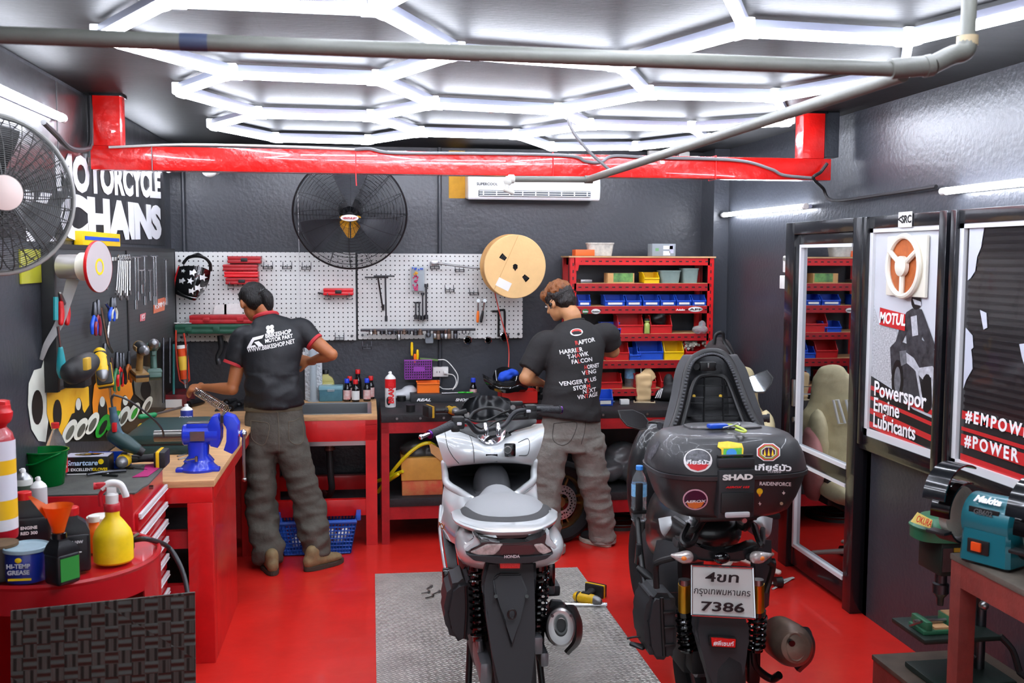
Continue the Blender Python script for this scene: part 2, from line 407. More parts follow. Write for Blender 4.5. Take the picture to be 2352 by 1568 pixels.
one('ceiling_hook',B().tube([ck,ck+Vector((0,0,-.03)),ck+Vector((-.03,0,-.055)),ck+Vector((-.04,0,-.05))],.006,8,5),STL,'small metal hook in the ceiling between the honeycomb tubes','hook')
# ---------------------------------------------------------------- conduits on the back wall
one('conduit_pipe',B().cyl((-1.24,7.19,0.9),(-1.24,7.19,ZC),.012,n=10),wall,'black conduit in the back left corner','conduit')
x=P(1010,500,Y=7.2).x;one('conduit_pipe',B().cyl((x,7.2,.95),(x,7.2,ZC),.014,n=10),wall,'black conduit down the back wall between fan and air conditioner','conduit')
x=P(1624,500,Y=7.2).x;one('conduit_pipe',B().cyl((x,7.2,.95),(x,7.2,ZC),.012,n=10),wall,'black conduit down the back wall beside the red shelf','conduit')
b=B()
for px in (1482,1565):p=P(px,352,Y=7.17);b.c(p,(.09,.05,.07),.008)
jb=P(1505,354,Y=7.17);one('junction_box',B().c(jb,(.11,.05,.07),.008),WHT,'white junction box high on the back wall, left of two above the beam','box','junction boxes')
jb=P(1570,358,Y=7.17);one('junction_box',B().c(jb,(.08,.05,.06),.008),WHT,'smaller white junction box high on the back wall, right of two above the beam','box','junction boxes')
# camera dome
q=P(481,393,Y=6.95)
t=thing('security_camera','small white dome security camera on the back wall under the beam','camera',q)
part('mount',B().cyl((q.x,7.22,q.z+.03),(q.x,6.98,q.z+.03),.035,n=14).bx(q.x-.06,q.x+.06,7.1,7.2,q.z+.1,q.z+.13),WHT,t)
part('dome',B().ell(q,(.048,.05,.04)).c(q+Vector((0,0,.025)),(.1,.06,.03),.01),WHT,t)
part('lens',B().cyl(q+Vector((0,-.045,.012)),q+Vector((0,-.056,.01)),.016,n=14),GBL,t)
# ---------------------------------------------------------------- air conditioner
ac=thing('air_conditioner','white wall air conditioner on the back wall behind the red beam','air conditioner',(1.16,7.1,2.27))
a0=P(1075,458,Y=7.0);a1=P(1377,458,Y=7.0);zt=P(1226,352,Y=7.0).z;z0=a0.z
x0,x1=a0.x,a1.x
acm=M('ac_white','#eceef0',.3,coat=.3)
prof=[(7.215,z0+.02),(7.0,z0),(6.985,z0+.015),(6.975,z0+.06),(6.98,z0+.1),(7.0,zt-.02),(7.03,zt),(7.215,zt)]
part('housing',B().poly([(y,z) for y,z in prof],(x0,0,0),(0,1,0),(0,0,1),x1-x0,bev=.008),acm,ac)
part('vent_slot',B().bx(x0+.07,x1-.07,6.966,6.99,z0+.022,z0+.065,.006),M('vent_dark','#3a4046',.5),ac)
b=B()
for k in range(3):b.bx(x0+.075,x1-.075,6.958,6.97,z0+.025+k*.015,z0+.029+k*.015)
for k in range(9):b.bx(x0+.1+k*(x1-x0-.2)/8,x0+.106+k*(x1-x0-.2)/8,6.958,6.97,z0+.025,z0+.06)
part('louvre',b,acm,ac)
text('SUPERCOOL',.026,(x0+.13,6.972,z0+.105),(1,0,0),(0,0,1),BTX,ac,bold=.02)
one('painted_patch',B().bx(x0-.115,x0,7.214,7.219,z0+.02,zt+.03),M('ochre_paint','#d29a24',.7,var=.25),'ochre unpainted strip of wall left of the air conditioner','wall patch')
# ---------------------------------------------------------------- wall fans
def guard(b,c,ax,up,R0,dep,wires,ribs,r=.0014):
    ax=Vector(ax).normalized();x=ax.cross(Vector(up)).normalized();y=x.cross(ax)
    def pt(rr,t,s):
        h=dep*s*math.sqrt(max(0,1-(rr/R0)**2.6));return c+x*(rr*math.cos(t))+y*(rr*math.sin(t))+ax*h
    for k in range(wires):
        rr=R0*(.18+.82*(k+1)/wires)
        b.tube([pt(rr,2*PI*i/48,1) for i in range(48)],r,4,loop=True)
    for k in range(0,wires,3):
        rr=R0*(.25+.75*(k+1)/wires)
        b.tube([pt(rr,2*PI*i/40,-1) for i in range(40)],r,4,loop=True)
    b.tube([c+x*(R0*math.cos(2*PI*i/64))+y*(R0*math.sin(2*PI*i/64)) for i in range(64)],.006,6,loop=True)
    for k in range(ribs):
        t=2*PI*k/ribs
        for s in (1,-1):b.tube([pt(R0*q,t+.12*(1-q),s) for q in (.12,.35,.6,.8,.93,1)],r*1.3,4,1)
def blade(c,ax,up,t0,R0,w=.5):
    ax=Vector(ax).normalized();x=ax.cross(Vector(up)).normalized();y=x.cross(ax)
    def f(u,v):
        rr=R0*(.16+.72*u);t=t0+(v-.5)*(w+.5*u*(1-u)+.25*u);return c+x*(rr*math.cos(t))+y*(rr*math.sin(t))+ax*((v-.5)*.06*(1-.5*u))
    return B().grid(f,8,8,.003)
def fan(c,ax,R0,dep,name,label,gm,bm_,hubm,wallp,wires=42,ribs=16,up=(0,0,1)):
    c=Vector(c);ax=Vector(ax).normalized()
    t=thing('wall_fan',label,'fan',c)
    b=B();guard(b,c,ax,up,R0,dep,wires,ribs);part('guard',b,gm,t)
    for k in range(3):part('blade',blade(c,ax,up,PI/2+2*PI*k/3,R0),bm_,t)
    part('motor',B().lathe([(.02,0),(.075,.01),(.085,.06),(.07,.13),(.03,.16)],c-ax*.07,-ax,n=24),gm,t)
    part('hub',B().lathe([(.001,.06),(.03,.055),(.045,.03),(.048,-.03)],c,ax,n=24),gm,t)
    part('wall_arm',B().tube([c-ax*.17,c-ax*.2+Vector((0,0,-.03)),Vector(wallp)],.018,10,6).c(Vector(wallp),(.12,.05,.16) if abs(ax.y) > .6 else (.05,.12,.16),.01),gm,t)
    return t,c,ax
fc=P(804,492,Y=6.78);ax=Vector((-.02,-.95,-.26))
t,c,ax=fan(fc,ax,.372,.085,'f','large black round wall fan on the back wall behind the red beam',M('fan_black_wire','#1a1b1e',.35,.3),M('blade_black','#3c3e44',.4),BLK,(fc.x,7.2,fc.z+.12),wires=40)
x=Vector((1,0,0));y=Vector((0,-.26,.95)).normalized();o=c+ax*.098
b=B().lathe([(.04,0),(.058,.004),(.0575,.01),(.001,.012)],o,ax,n=32,sy=.36)
bd=part('badge',b,WHT,t,'white oval badge')
text('VENTUS JET',.017,o+ax*.013,(1,0,0),y,M('badge_red','#b3122a',.5),bd,bold=.03,shear=.2)
b=B()
for s in (-1,1):b.poly([(s*.006,0),(s*.07,-.02),(s*.068,-.08),(s*.02,-.16),(s*.004,-.165)][::s],c-ax*.03,x,y,.02,.003)
part('yellow_bracket',b,M('fan_yellow','#e8a820',.5),t,'yellow plates under the hub')
part('switch_cord',B().tube([(c.x-.36,7.15,c.z+.2),(c.x-.352,7.14,1.6),P(697,810,Y=7.1)],.002,5).cyl(P(697,808,Y=7.1),P(697,820,Y=7.1),.008,n=8),M('cord_white','#c8c8c8',.6),t)
fc=P(-12,446,Y=3.12);axf=(EYE-fc);axf=Vector((.62,-.75,.02)).normalized()
t,c,ax=fan(fc,axf,.225,.07,'g','big blurred round fan at the left edge with a pale pink hub cap',M('fan_grey_wire','#3a3a38',.4,.3),M('blade_dark','#1c1c1e',.35),BLK,(XL+.02,fc.y+.1,fc.z-.05),wires=30,ribs=36)
part('hub_cap',B().lathe([(.05,0),(.05,.006),(.03,.012),(.001,.014)],c+ax*.068,ax,n=28),M('pale_pink','#d8c4bc',.5),t,'pale pink round cap')
b=B().torus(c,ax,.228,.008,48,8);part('guard_rim',b,M('rim_grey','#8d8d88',.4),t)
# ---------------------------------------------------------------- door and windows on the right wall
FRM=M('black_aluminium','#15161a',.22,coat=.3,bump=.03,bs=30)
ALU=M('white_aluminium','#d8dadc',.35)
MIR=M('mirror_glass','#b8bcc0',.02,1)
xf=2.5
b=B()
b.bx(xf-.02,XR+.02,5.66,5.78,0,2.06,.004).bx(xf-.02,XR+.02,4.84,4.93,0,2.06,.004).bx(xf-.02,XR+.02,4.93,5.66,1.99,2.06,.004)
dr=struct('door_1',b,FRM);dr['label']='black framed glass door reflecting the shelves'
part('door_leaf',B().bx(xf,xf+.035,5.61,5.66,.03,1.99,.003).bx(xf,xf+.035,4.93,4.97,.03,1.99,.003).bx(xf,xf+.035,4.97,5.61,1.93,1.99,.003).bx(xf,xf+.035,4.97,5.61,.03,.14,.003).bx(xf,xf+.035,4.97,5.61,.66,.74,.003),FRM,dr)
part('glass',B().bx(xf+.014,xf+.02,4.97,5.61,.14,1.93),MIR,dr,'mirror-like dark glass')
b=B()
for z0,z1 in ((.14,.66),(.74,1.93)):
    b.bx(xf-.006,xf+.014,5.59,5.612,z0,z1).bx(xf-.006,xf+.014,4.968,5.59,z1-.018,z1).bx(xf-.006,xf+.014,4.968,5.59,z0,z0+.02)
part('glazing_bead',b,ALU,dr)
part('door_handle',B().bx(xf-.02,xf,5.615,5.645,.98,1.14,.006).cyl((xf-.012,5.63,.9),(xf+.005,5.63,.9),.016,n=14),STL,dr)
def window(n,y0,y1,lab,z0=.955,z1=2.0):
    w_=struct('window_%d' % n,B().bx(xf,XR,y0,y1,z0-.05,z0,.003).bx(xf,XR,y0,y1,z1,z1+.06,.003).bx(xf-.015,XR+.02,y0-.06,y0,z0-.05,z1+.06,.003).bx(xf-.015,XR+.02,y1,y1+.04,z0-.05,z1+.06,.003),FRM)
    w_['label']=lab
    part('white_frame',B().bx(xf+.005,xf+.03,y1-.03,y1,z0,z1).bx(xf+.005,xf+.03,y0,y0+.012,z0,z1).bx(xf+.005,xf+.03,y0,y1,z0,z0+.035).bx(xf+.005,xf+.03,y0,y1,z1-.02,z1),ALU,w_)
    return w_
w1=window(1,4.15,4.80,'window filled by the engine oil poster')
w2=window(2,2.4,4.02,'window covered by a black slatted film')
part('sill_panel',B().bx(xf,XR+.02,2.34,4.84,.88,.91,.003),FRM,w1)
# poster
pw=M('poster_white','#c9ccd2',.25,coat=.2)
ps=thing('window_poster','engine oil poster with a rider and big white words in the middle window','poster',(2.52,4.47,.99))
YY=Vector((0,-1,0));ZZ=Vector((0,0,1))
xp=xf+.022
part('sheet',B().bx(xp,xp+.004,4.162,4.77,.99,1.98),pw,ps)
pdk=M('poster_black','#1a1a1c',.3,coat=.2,var=.2);prd=M('poster_red','#c52a2c',.3,coat=.2);pgr=M('poster_grey','#8a8c90',.35,var=.7,vs=14,stretch=(1,5,9),c2='#d4d6d8');pdg=M('poster_dark_grey','#3a3a3e',.35,var=.8,vs=25)
def pl(pts,d=0):return B().poly(pts,(xp-.0008-d,4.77,0),YY,ZZ,.0007)
W_=.608
part('hill',pl([(0,1.62),(.06,1.52),(.14,1.56),(.24,1.5),(.4,1.44),(W_,1.42),(W_,1.2),(0,1.25)]),pgr,ps)
part('black_band',pl([(0,1.26),(.2,1.22),(.4,1.15),(W_,1.13),(W_,.99),(0,.99)],.001),pdk,ps)
for z,h in ((1.19,.022),(1.14,.018),(1.07,.028),(1.0,.03)):part('red_stripe',pl([(0,z),(W_,z-.045),(W_,z-.045+h),(0,z+h)],.002),prd,ps)
pk0=M('poster_ink','#141416',.35);plt_=M('poster_light','#b8bac0',.35,var=.3,vs=30);pmd=M('poster_mid','#6a6c70',.35,var=.5,vs=30)
def pe(u,v,a,c,k=14):return [(u+a*math.cos(2*PI*i/k),v+c*math.sin(2*PI*i/k)) for i in range(k)]
for n_,m_,g in (('bike_shape',pdg,[(.18,1.42),(.24,1.46),(.35,1.45),(.42,1.49),(.55,1.46),(W_,1.4),(W_,1.2),(.5,1.16),(.4,1.2),(.3,1.16),(.24,1.2),(.2,1.3)]),('rider_body',pdg,[(.32,1.6),(.37,1.62),(.45,1.62),(.52,1.53),(.58,1.45),(.52,1.44),(.46,1.5),(.44,1.42),(.34,1.42),(.32,1.5),(.27,1.43),(.23,1.45),(.27,1.54)]),
    ('helmet',pk0,pe(.4,1.655,.042,.04)),('visor',plt_,[(.37,1.665),(.44,1.655),(.45,1.635),(.39,1.64)]),('peak',plt_,[(.36,1.69),(.42,1.7),(.47,1.68),(.42,1.68)]),('jersey',plt_,[(.36,1.58),(.41,1.59),(.43,1.5),(.38,1.49)]),('wheel_shape',pk0,pe(.26,1.27,.055,.1)),('wheel_shape',pmd,pe(.26,1.27,.03,.065)),
    ('fender',plt_,[(.33,1.41),(.4,1.39),(.45,1.35),(.56,1.37),(.6,1.33),(.48,1.3),(.4,1.34),(.34,1.36)]),('wheel_shape',pk0,pe(.52,1.24,.05,.09)),('fork',plt_,[(.42,1.33),(.44,1.33),(.5,1.18),(.48,1.18)]),('fork',plt_,[(.55,1.33),(.57,1.33),(.59,1.19),(.57,1.19)]),('number_plate',pmd,[(.27,1.41),(.33,1.42),(.34,1.36),(.29,1.34)])):
    part(n_,pl(g,.003+.0006*len(ps.children)*.1),m_,ps)
part('brand_panel',pl([(.075,1.525),(.315,1.51),(.315,1.59),(.075,1.61)],.006),prd,ps)
text('MOTUL',.075,(xp-.0074,4.77-.195,1.558),YY,ZZ-.06*YY*-1,WTX,ps,bold=.03,shear=.1,sx=.95)
for s,z,sz in (('Powerspor',1.2,.105),('Engine',1.12,.098),('Lubricants',1.04,.098)):
    text(s,sz,(xp-.0062,4.77-.04,z),YY,ZZ,WTX,ps,bold=.018,align='LEFT',sx=.98 if s[0] != 'P' else 1.02)
# exhaust fan set in the poster window
ef=thing('exhaust_fan','square cream exhaust fan with orange blades fitted into the poster window','exhaust fan',(xp,4.42,1.6))
cr=M('cream_plastic','#e8e4d4',.4)
fy,fz=4.435,1.84
e0=P(2047,543,X=xp);e1=P(2133,684,X=xp);e2=P(2047,684,X=xp);print('exh',e0,e1,e2)
fy=(e0.y+e1.y)/2;fz=(e0.z+e1.z)/2;hw=(e0.y-e1.y)/2;hh=(e0.z-e1.z)/2;hh=hw*1.02 if False else hh
part('plate',B().bx(xp-.02,xp-.004,fy-hw,fy+hw,fz-hh,fz+hh,.006),cr,ef)
def elr(r,rr,n=40):return [Vector((xp-.03,fy+hw*r*math.cos(2*PI*i/n),fz+hw*r*math.sin(2*PI*i/n))) for i in range(n)]
part('ring',B().tube(elr(.8,0),.014,8,loop=True),cr,ef)
part('opening',B().cyl((xp-.023,fy,fz),(xp-.019,fy,fz),hw*.78,n=36),M('fan_orange','#b05a24',.5,var=.2,vs=30),ef,'orange brown blades')
b=B()
for a in (90,210,330):
    a=math.radians(a+180);b.cyl((xp-.034,fy+hw*.2*math.cos(a),fz+hw*.2*math.sin(a)),(xp-.034,fy+hw*.8*math.cos(a),fz+hw*.8*math.sin(a)),.013,n=8)
b.lathe([(hw*.27,0),(hw*.27,.02),(hw*.2,.026),(.001,.028)],(xp-.028,fy,fz),(-1,0,0))
part('spokes',b,cr,ef)
# shutter film window
ft=thing('window_film','black slatted film with torn white corners and red slogan stripes on the right window','window film',(2.52,3.2,.99))
part('sheet',B().bx(xp,xp+.004,2.4,3.99,.99,1.98),M('film_brown','#2d2a2b',.16,coat=.3,var=.25,vs=3,stretch=(1,1,25),spec=.7),ft)
b=B()
for k in range(26):b.bx(xp-.0025,xp,2.4,3.97,1.2+k*.031,1.2+k*.031+.012)
part('slat_lines',b,M('film_dark','#1c191b',.2,coat=.3),ft)
def fl_(pts,d=0):return B().poly(pts,(xp-.0035-d,3.97,0),YY,ZZ,.0007)
tw=M('torn_white','#c4c8d4',.4)
part('torn_corner',fl_([(0,1.98),(.1,1.98),(.085,1.9),(.06,1.86),(.05,1.8),(.02,1.77),(0,1.76)]),tw,ft)
part('torn_patch',fl_([(0,1.56),(.05,1.53),(.06,1.48),(.045,1.47),(.055,1.43),(.06,1.39),(.02,1.34),(0,1.3)]),tw,ft)
part('torn_patch',fl_([(.095,1.64),(.14,1.63),(.15,1.57),(.125,1.56)]),tw,ft)
part('torn_patch',fl_([(.36,1.52),(.42,1.53),(.42,1.4),(.38,1.47)]),tw,ft)
for z0,h in ((1.17,.035),(1.12,.016),(1.055,.05),(.99,.03)):part('red_stripe',fl_([(0,z0),(1.55,z0-.02),(1.55,z0+h-.02),(0,z0+h)],.001),prd,ft)
text('#EMPOWER YOUR',.072,(xp-.0052,3.94,1.185),YY,ZZ-.05*YY*-1,WTX,ft,bold=.03,align='LEFT',space=1.35)
text('#POWER YOUR RIDE',.072,(xp-.0052,3.94,1.08),YY,ZZ,WTX,ft,bold=.03,align='LEFT',space=1.35)
# SRC sticker, wall switch
q=P(2074,504,X=xf-.016)
t=one('sticker',B().bx(xf-.018,xf-.0155,q.y-.06,q.y+.06,q.z-.036,q.z+.036),WHT,'white sticker with black letters on the frame above the poster window','sticker')
t.location.x=xf-.005;_root[t.name]=Matrix.Translation(t.location)
text('<SRC',.05,(xf-.0075,q.y,q.z),YY,ZZ,BTX,t,bold=.03,th=.0008)
q=P(1797,595,X=2.5);q2=P(1792,640,X=2.5)
t=thing('wall_remote','slim white remote in a holder on the black wall beside the door','remote control',(2.55,q.y,q2.z))
part('remote',B().bx(2.515,2.55,q.y-.03,q.y+.03,q.z-.08,q.z+.02,.008),WHT,t);part('holder',B().bx(2.5,2.55,q.y-.035,q.y+.035,q2.z-.06,q2.z+.02,.004),WHT,t)
b=B().c((2.509,q.y,q.z),(.004,.02,.02),.001);part('display',b,M('lcd','#8c9088',.3),t)
# ---------------------------------------------------------------- work benches
ZB=.845
def dots(m,sp,r,dark=(.01,.01,.01,1),plane='XZ'):
    nt=m.node_tree;N=nt.nodes;L=nt.links;bs=N['Principled BSDF']
    tc=N.new('ShaderNodeTexCoord');s=N.new('ShaderNodeSeparateXYZ');L.new(tc.outputs['Object'],s.inputs[0]);o=[]
    for ax in plane:
        q=N.new('ShaderNodeMath');q.operation='PINGPONG';q.inputs[1].default_value=sp/2;L.new(s.outputs[ax],q.inputs[0])
        p=N.new('ShaderNodeMath');p.operation='POWER';p.inputs[1].default_value=2;L.new(q.outputs[0],p.inputs[0]);o.append(p)
    a=N.new('ShaderNodeMath');L.new(o[0].outputs[0],a.inputs[0]);L.new(o[1].outputs[0],a.inputs[1])
    c=N.new('ShaderNodeMath');c.operation='LESS_THAN';c.inputs[1].default_value=r*r;L.new(a.outputs[0],c.inputs[0])
    mx=N.new('ShaderNodeMix');mx.data_type='RGBA';L.new(c.outputs[0],mx.inputs[0])
    if bs.inputs['Base Color'].links:L.new(bs.inputs['Base Color'].links[0].from_socket,mx.inputs[6])
    else:mx.inputs[6].default_value=bs.inputs['Base Color'].default_value
    mx.inputs[7].default_value=dark;L.new(mx.outputs[2],bs.inputs['Base Color']);return m
topR=M('rubber_bench_top','#1d1d1f',.62,bump=.15,bs=60,var=.4,vs=8)
t=thing('workbench','long red bench with black rubber top and bolted black edge below the right shelf','workbench',(1.2,6.8,0))
x0,x1,y0,y1=.08,2.2,6.44,7.16
part('bench_top',B().bx(x0,x1,y0,y1,ZB-.05,ZB,.004),topR,t)
b=B()
for k in range(15):b.cyl((x0+.1+k*.15,y0,ZB-.025),(x0+.1+k*.15,y0-.006,ZB-.025),.008,n=10)
part('bolts',b,STL,t,kind='stuff')
part('apron',B().bx(x0,x1,y0+.004,y0+.05,ZB-.12,ZB-.05),DRED,t)
for lx in (x0,x1-.05):
    for ly in (y0+.004,y1-.06):part('leg',B().bx(lx,lx+.05,ly,ly+.05,0,ZB-.05),DRED,t)
zs=P(1000,1143,Y=y0).z;print('lower shelf z',zs)
part('lower_shelf',B().bx(x0+.05,x1-.05,y0+.01,y1,zs-.055,zs,.004),topR,t)
part('lower_rail',B().bx(x0+.05,x1-.05,y0+.02,y0+.06,zs-.14,zs-.055),DRED,t)
# sink bench
t=thing('workbench','red bench with a plywood top and steel sink in front of the left mechanic','workbench',(-.3,6.8,0))
x0,x1=-.69,.055
zw=ZB
part('bench_top',B().bx(x0,x1,y0,6.52,zw-.03,zw,.003).bx(x0,x1,7.0,7.2,zw-.03,zw,.003).bx(x0,-.63,6.52,7.0,zw-.03,zw).bx(-.0,x1,6.52,7.0,zw-.03,zw),WOOD,t)
part('apron',B().bx(x0,x1,y0+.003,y0+.05,zw-.165,zw-.03,.003),RED,t)
for lx in (x0,x1-.075):
    for ly in (y0+.003,7.1):part('leg',B().bx(lx,lx+.072,ly,ly+.07,0,zw-.03),RED,t)
z1=P(760,1186,Y=y0).z;z2=P(760,1149,Y=y0).z;print('bar',z1,z2)
part('front_bar',B().bx(x0+.07,x1-.075,y0+.006,y0+.06,z1,z2,.003),RED,t)
part('rear_bar',B().bx(x0+.07,x1-.075,7.1,7.16,z1+.02,z1+.12,.003),RED,t)
snk=M('brushed_steel','#b4b6b8',.28,1,bump=.05,bs=200,stretch=(1,8,8))
s=thing('sink','stainless steel sink let into the plywood bench top with a plastic waste pipe','sink',(-.3,6.7,zw-.2))
b=B().bx(-.63,0,6.5,6.52,zw,zw+.004).bx(-.63,0,7.0,7.02,zw,zw+.004).bx(-.65,-.63,6.5,7.02,zw,zw+.004).bx(0,.02,6.5,7.02,zw,zw+.004)
part('rim',b,snk,s)
part('basin',B().bx(-.63,-.624,6.52,7,zw-.2,zw).bx(-.006,0,6.52,7,zw-.2,zw).bx(-.63,0,6.52,6.526,zw-.2,zw).bx(-.63,0,6.994,7,zw-.2,zw).bx(-.63,0,6.52,7,zw-.206,zw-.2),snk,s)
q=P(757,1030,Y=6.75)
part('drain_fitting',B().lathe([(.03,0),(.045,-.005),(.045,-.02),(.03,-.03),(.03,-.05),(.036,-.052),(.036,-.07),(.02,-.075)],(q.x,6.75,zw-.206)),M('drain_brown','#7a5a50',.4,.4),s)
part('waste_pipe',B().tube([(q.x,6.75,zw-.27),(q.x+.005,6.75,.4),(q.x+.01,6.78,.3),(q.x-.02,6.9,.22),(q.x-.06,7.1,.2)],.022,12),M('pipe_black','#2a2a2a',.5),s)
# left bench
t=thing('workbench','left red bench with plywood top carrying the blue vise','workbench',(-1,5.5,0))
yl=4.62
part('bench_top',B().bx(-1.325,-.69,yl,7.2,zw-.028,zw+.002,.003),WOOD,t)
part('apron',B().bx(-1.3,-.7,yl+.003,yl+.05,zw-.1,zw-.028,.003),RED,t)
part('side_apron',B().bx(-.745,-.7,yl+.05,6.43,zw-.1,zw-.028,.003),RED,t)
part('leg',B().bx(-.81,-.7,yl+.003,yl+.09,0,zw-.1,.003),RED,t)
part('side_panel',B().bx(-.725,-.7,yl+.09,5.42,0,zw-.1),RED,t)
part('leg',B().bx(-.78,-.7,6.3,6.38,0,zw-.1),RED,t)
part('shelf_bar',B().bx(-1.3,-.81,yl+.03,yl+.07,.53,.61).bx(-1.3,-.81,yl+.03,yl+.07,.3,.36),DRED,t)
part('shelf',B().bx(-1.3,-.81,yl+.07,6.3,.3,.32),topR,t)
part('low_panel',B().bx(-1.3,-.78,6.35,6.38,.1,.6),DRED,t)
# ---------------------------------------------------------------- tool chest
t=thing('tool_chest','red tool chest with bright aluminium drawer edges and a grey rubber mat on top','tool chest',(-1.1,4.3,0))
cx0,cx1,cy0,cy1,cz=-1.31,-.895,4.02,4.6,.93
CR=M('chest_red','#b8121c',.35,coat=.3,var=.1)
part('cabinet',B().bx(cx0,cx1-.012,cy0,cy1,.08,cz,.006),CR,t)
part('kick_panel',B().bx(cx0+.02,cx1-.03,cy0+.02,cy1-.02,0,.08),BLK,t)
for k in range(9):
    z=.845-k*.078
    d=part('drawer',B().bx(cx1-.012,cx1,cy0+.03,cy1-.02,z-.068,z,.002),CR,t)
    part('handle',B().bx(cx1,cx1+.012,cy0+.03,cy1-.02,z-.016,z,.003).bx(cx1+.004,cx1+.014,cy0+.03,cy1-.02,z-.022,z-.018,.001),ALU,d,'aluminium edge handle')
part('lock',B().cyl((cx1-.012,cy0+.3,.89),(cx1+.004,cy0+.3,.89),.009,n=12),STL,t)
b=B().bx(cx0+.29,cx0+.335,cy0-.002,cy0+.001,.74,.75)
part('slot',b,BTX,t)
for z in (.72,.69):part('hole',B().cyl((cx0+.31,cy0-.002,z),(cx0+.31,cy0+.001,z),.006,n=10),BTX,t)
one('rubber_mat',B().poly([(0,0),(.4,0),(.405,.02),(.408,.1),(.42,.15),(.415,.56),(.0,.57)],(cx0+.01,cy0+.005,cz),(1,0,0),(0,1,0),.006),M('worn_mat','#4a4b47',.8,var=.4,vs=7,bump=.1),'worn grey rubber mat on the red tool chest','mat')
one('cloth_rag',B().poly([(0,0),(.06,.01),(.075,.2),(.05,.3),(.0,.25),(.02,.12)],(cx1-.075,cy0+.28,cz+.007),(1,0,0),(0,1,0),.003),M('magenta_cloth','#a01060',.8),'strip of magenta cloth on the edge of the tool chest mat','cloth')
# ---------------------------------------------------------------- round drum table and mat in front of it
dc=P(60,1346,Z=.9);print('drum front',dc,P(357,1253,Z=.9),P(290,1214,Z=.9))
dz=.9;dcx,dcy,dr_=-1.0,3.3,.325
dz,dcx,dcy,dr_=.88,-1.0,3.39,.312
t=thing('drum_table','round glossy red steel drum used as a table for oil bottles','drum',(dcx,dcy,0))
part('drum_top',B().lathe([(.001,-.01),(dr_-.012,-.01),(dr_-.01,0),(dr_,.002),(dr_+.004,-.006),(dr_,-.016)],(dcx,dcy,dz),n=64),CR,t)
b=B();n=64
# wall of the drum with a large cut opening towards the room
def seg(a0,a1,z0,z1):
    k=max(2,int((a1-a0)/6));o=[(dcx+dr_*math.cos(math.radians(a0+(a1-a0)*i/k)),dcy+dr_*math.sin(math.radians(a0+(a1-a0)*i/k))) for i in range(k+1)]
    q=[(dcx+(dr_-.006)*math.cos(math.radians(a0+(a1-a0)*i/k)),dcy+(dr_-.006)*math.sin(math.radians(a0+(a1-a0)*i/k))) for i in range(k+1)]
    b.rings([[(o[i][0],o[i][1],z0),(o[i][0],o[i][1],z1),(q[i][0],q[i][1],z1),(q[i][0],q[i][1],z0)] for i in range(k+1)])
seg(0,360,.79,dz-.01);seg(0,360,0,.12);seg(-22,205,.1,.8)
part('drum_wall',b,CR,t)
part('hoop',B().torus((dcx,dcy,.1),(0,0,1),dr_+.002,.008,56),CR,t)
def checker_bump(m,sp=.036):
    nt=m.node_tree;N=nt.nodes;L=nt.links;bs=N['Principled BSDF'];tc=N.new('ShaderNodeTexCoord')
    ck=N.new('ShaderNodeTexChecker');ck.inputs['Scale'].default_value=1/sp;L.new(tc.outputs['Object'],ck.inputs[0])
    ws=[]
    for ax in ('X','Z'):
        w_=N.new('ShaderNodeTexWave');w_.bands_direction=ax;w_.inputs['Scale'].default_value=1/sp*1.6*.32;L.new(tc.outputs['Object'],w_.inputs[0]);ws.append(w_)
    mx=N.new('ShaderNodeMix');mx.data_type='FLOAT';L.new(ck.outputs['Fac'],mx.inputs[0]);L.new(ws[0].outputs['Fac'],mx.inputs[2]);L.new(ws[1].outputs['Fac'],mx.inputs[3])
    bp=N.new('ShaderNodeBump');bp.inputs['Strength'].default_value=1;bp.inputs['Distance'].default_value=.006;L.new(mx.outputs[0],bp.inputs['Height']);L.new(bp.outputs[0],bs.inputs['Normal'])
    return m
mm=checker_bump(M('checker_mat','#3b3833',.6,var=.2,vs=5))
mt=one('floor_mat',B().poly([(0,0),(.5,0),(.497,.875),(.0,.855)],(-1.0,2.86,.004),(.995,.07,0),(0,.1,.995),.012),mm,'black basket-weave rubber sheet standing against the red drum','rubber sheet')
# things on the drum
def bottle(loc,name,label,cat,w,d,h,cap,body,capc=.022,caph=.03,lab=None,group=None,shape='jug',rz=0,txt=None,tm=None,neck=None):
    t=thing(name,label,cat,loc,rz,group,local=True)
    nh=h-caph
    if shape == 'jug':
        b=B();b.bx(-w/2,w/2,-d/2,d/2,0,nh*.7,.012,3)
        b.rings([[(x*s+ox,y*s2,z) for x,y in ((-w/2,-d/2),(w/2,-d/2),(w/2,d/2),(-w/2,d/2))] for s,s2,ox,z in ((.96,.94,0,nh*.66),(.97,.94,0,nh*.72),(.75,.8,-.02*w,nh*.86),(.42,.6,-.1*w,nh*.95),(.4,.6,-.1*w,nh))])
        bm=b;cx=-.1*w
    else:
        b=B().lathe([(w*.46,0),(w*.5,.006),(w*.5,nh*.66),(w*.47,nh*.74),(w*.3,nh*.86),(neck or w*.26,nh*.92),(neck or w*.26,nh)],sy=d/w,n=28);cx=0
    part('body',b,body,t)
    part('cap',B().lathe([(capc,0),(capc,caph*.9),(capc*.9,caph)],(cx,0,nh),n=20),cap,t)
    if lab:
        if shape == 'jug':part('label',B().bx(-w*.4,w*.4,-d/2-.001,-d/2+.002,nh*.1,nh*.6),lab,t)
        else:part('label',B().lathe([(w*.503,nh*.12),(w*.503,nh*.62)],sy=d/w,n=28,cap=False),lab,t)
    if txt:
        for i,(s,sz,z,tmm) in enumerate(txt):text(s,sz,(0,-d/2-.003,nh*z),(1,0,0),(0,0,1),tmm,t,bold=.03,th=.001)
    return t
OIL=M('oil_bottle_black','#17181b',.35,bump=.03)
DG=M('label_dark','#2a2b2e',.5,var=.3,vs=30)
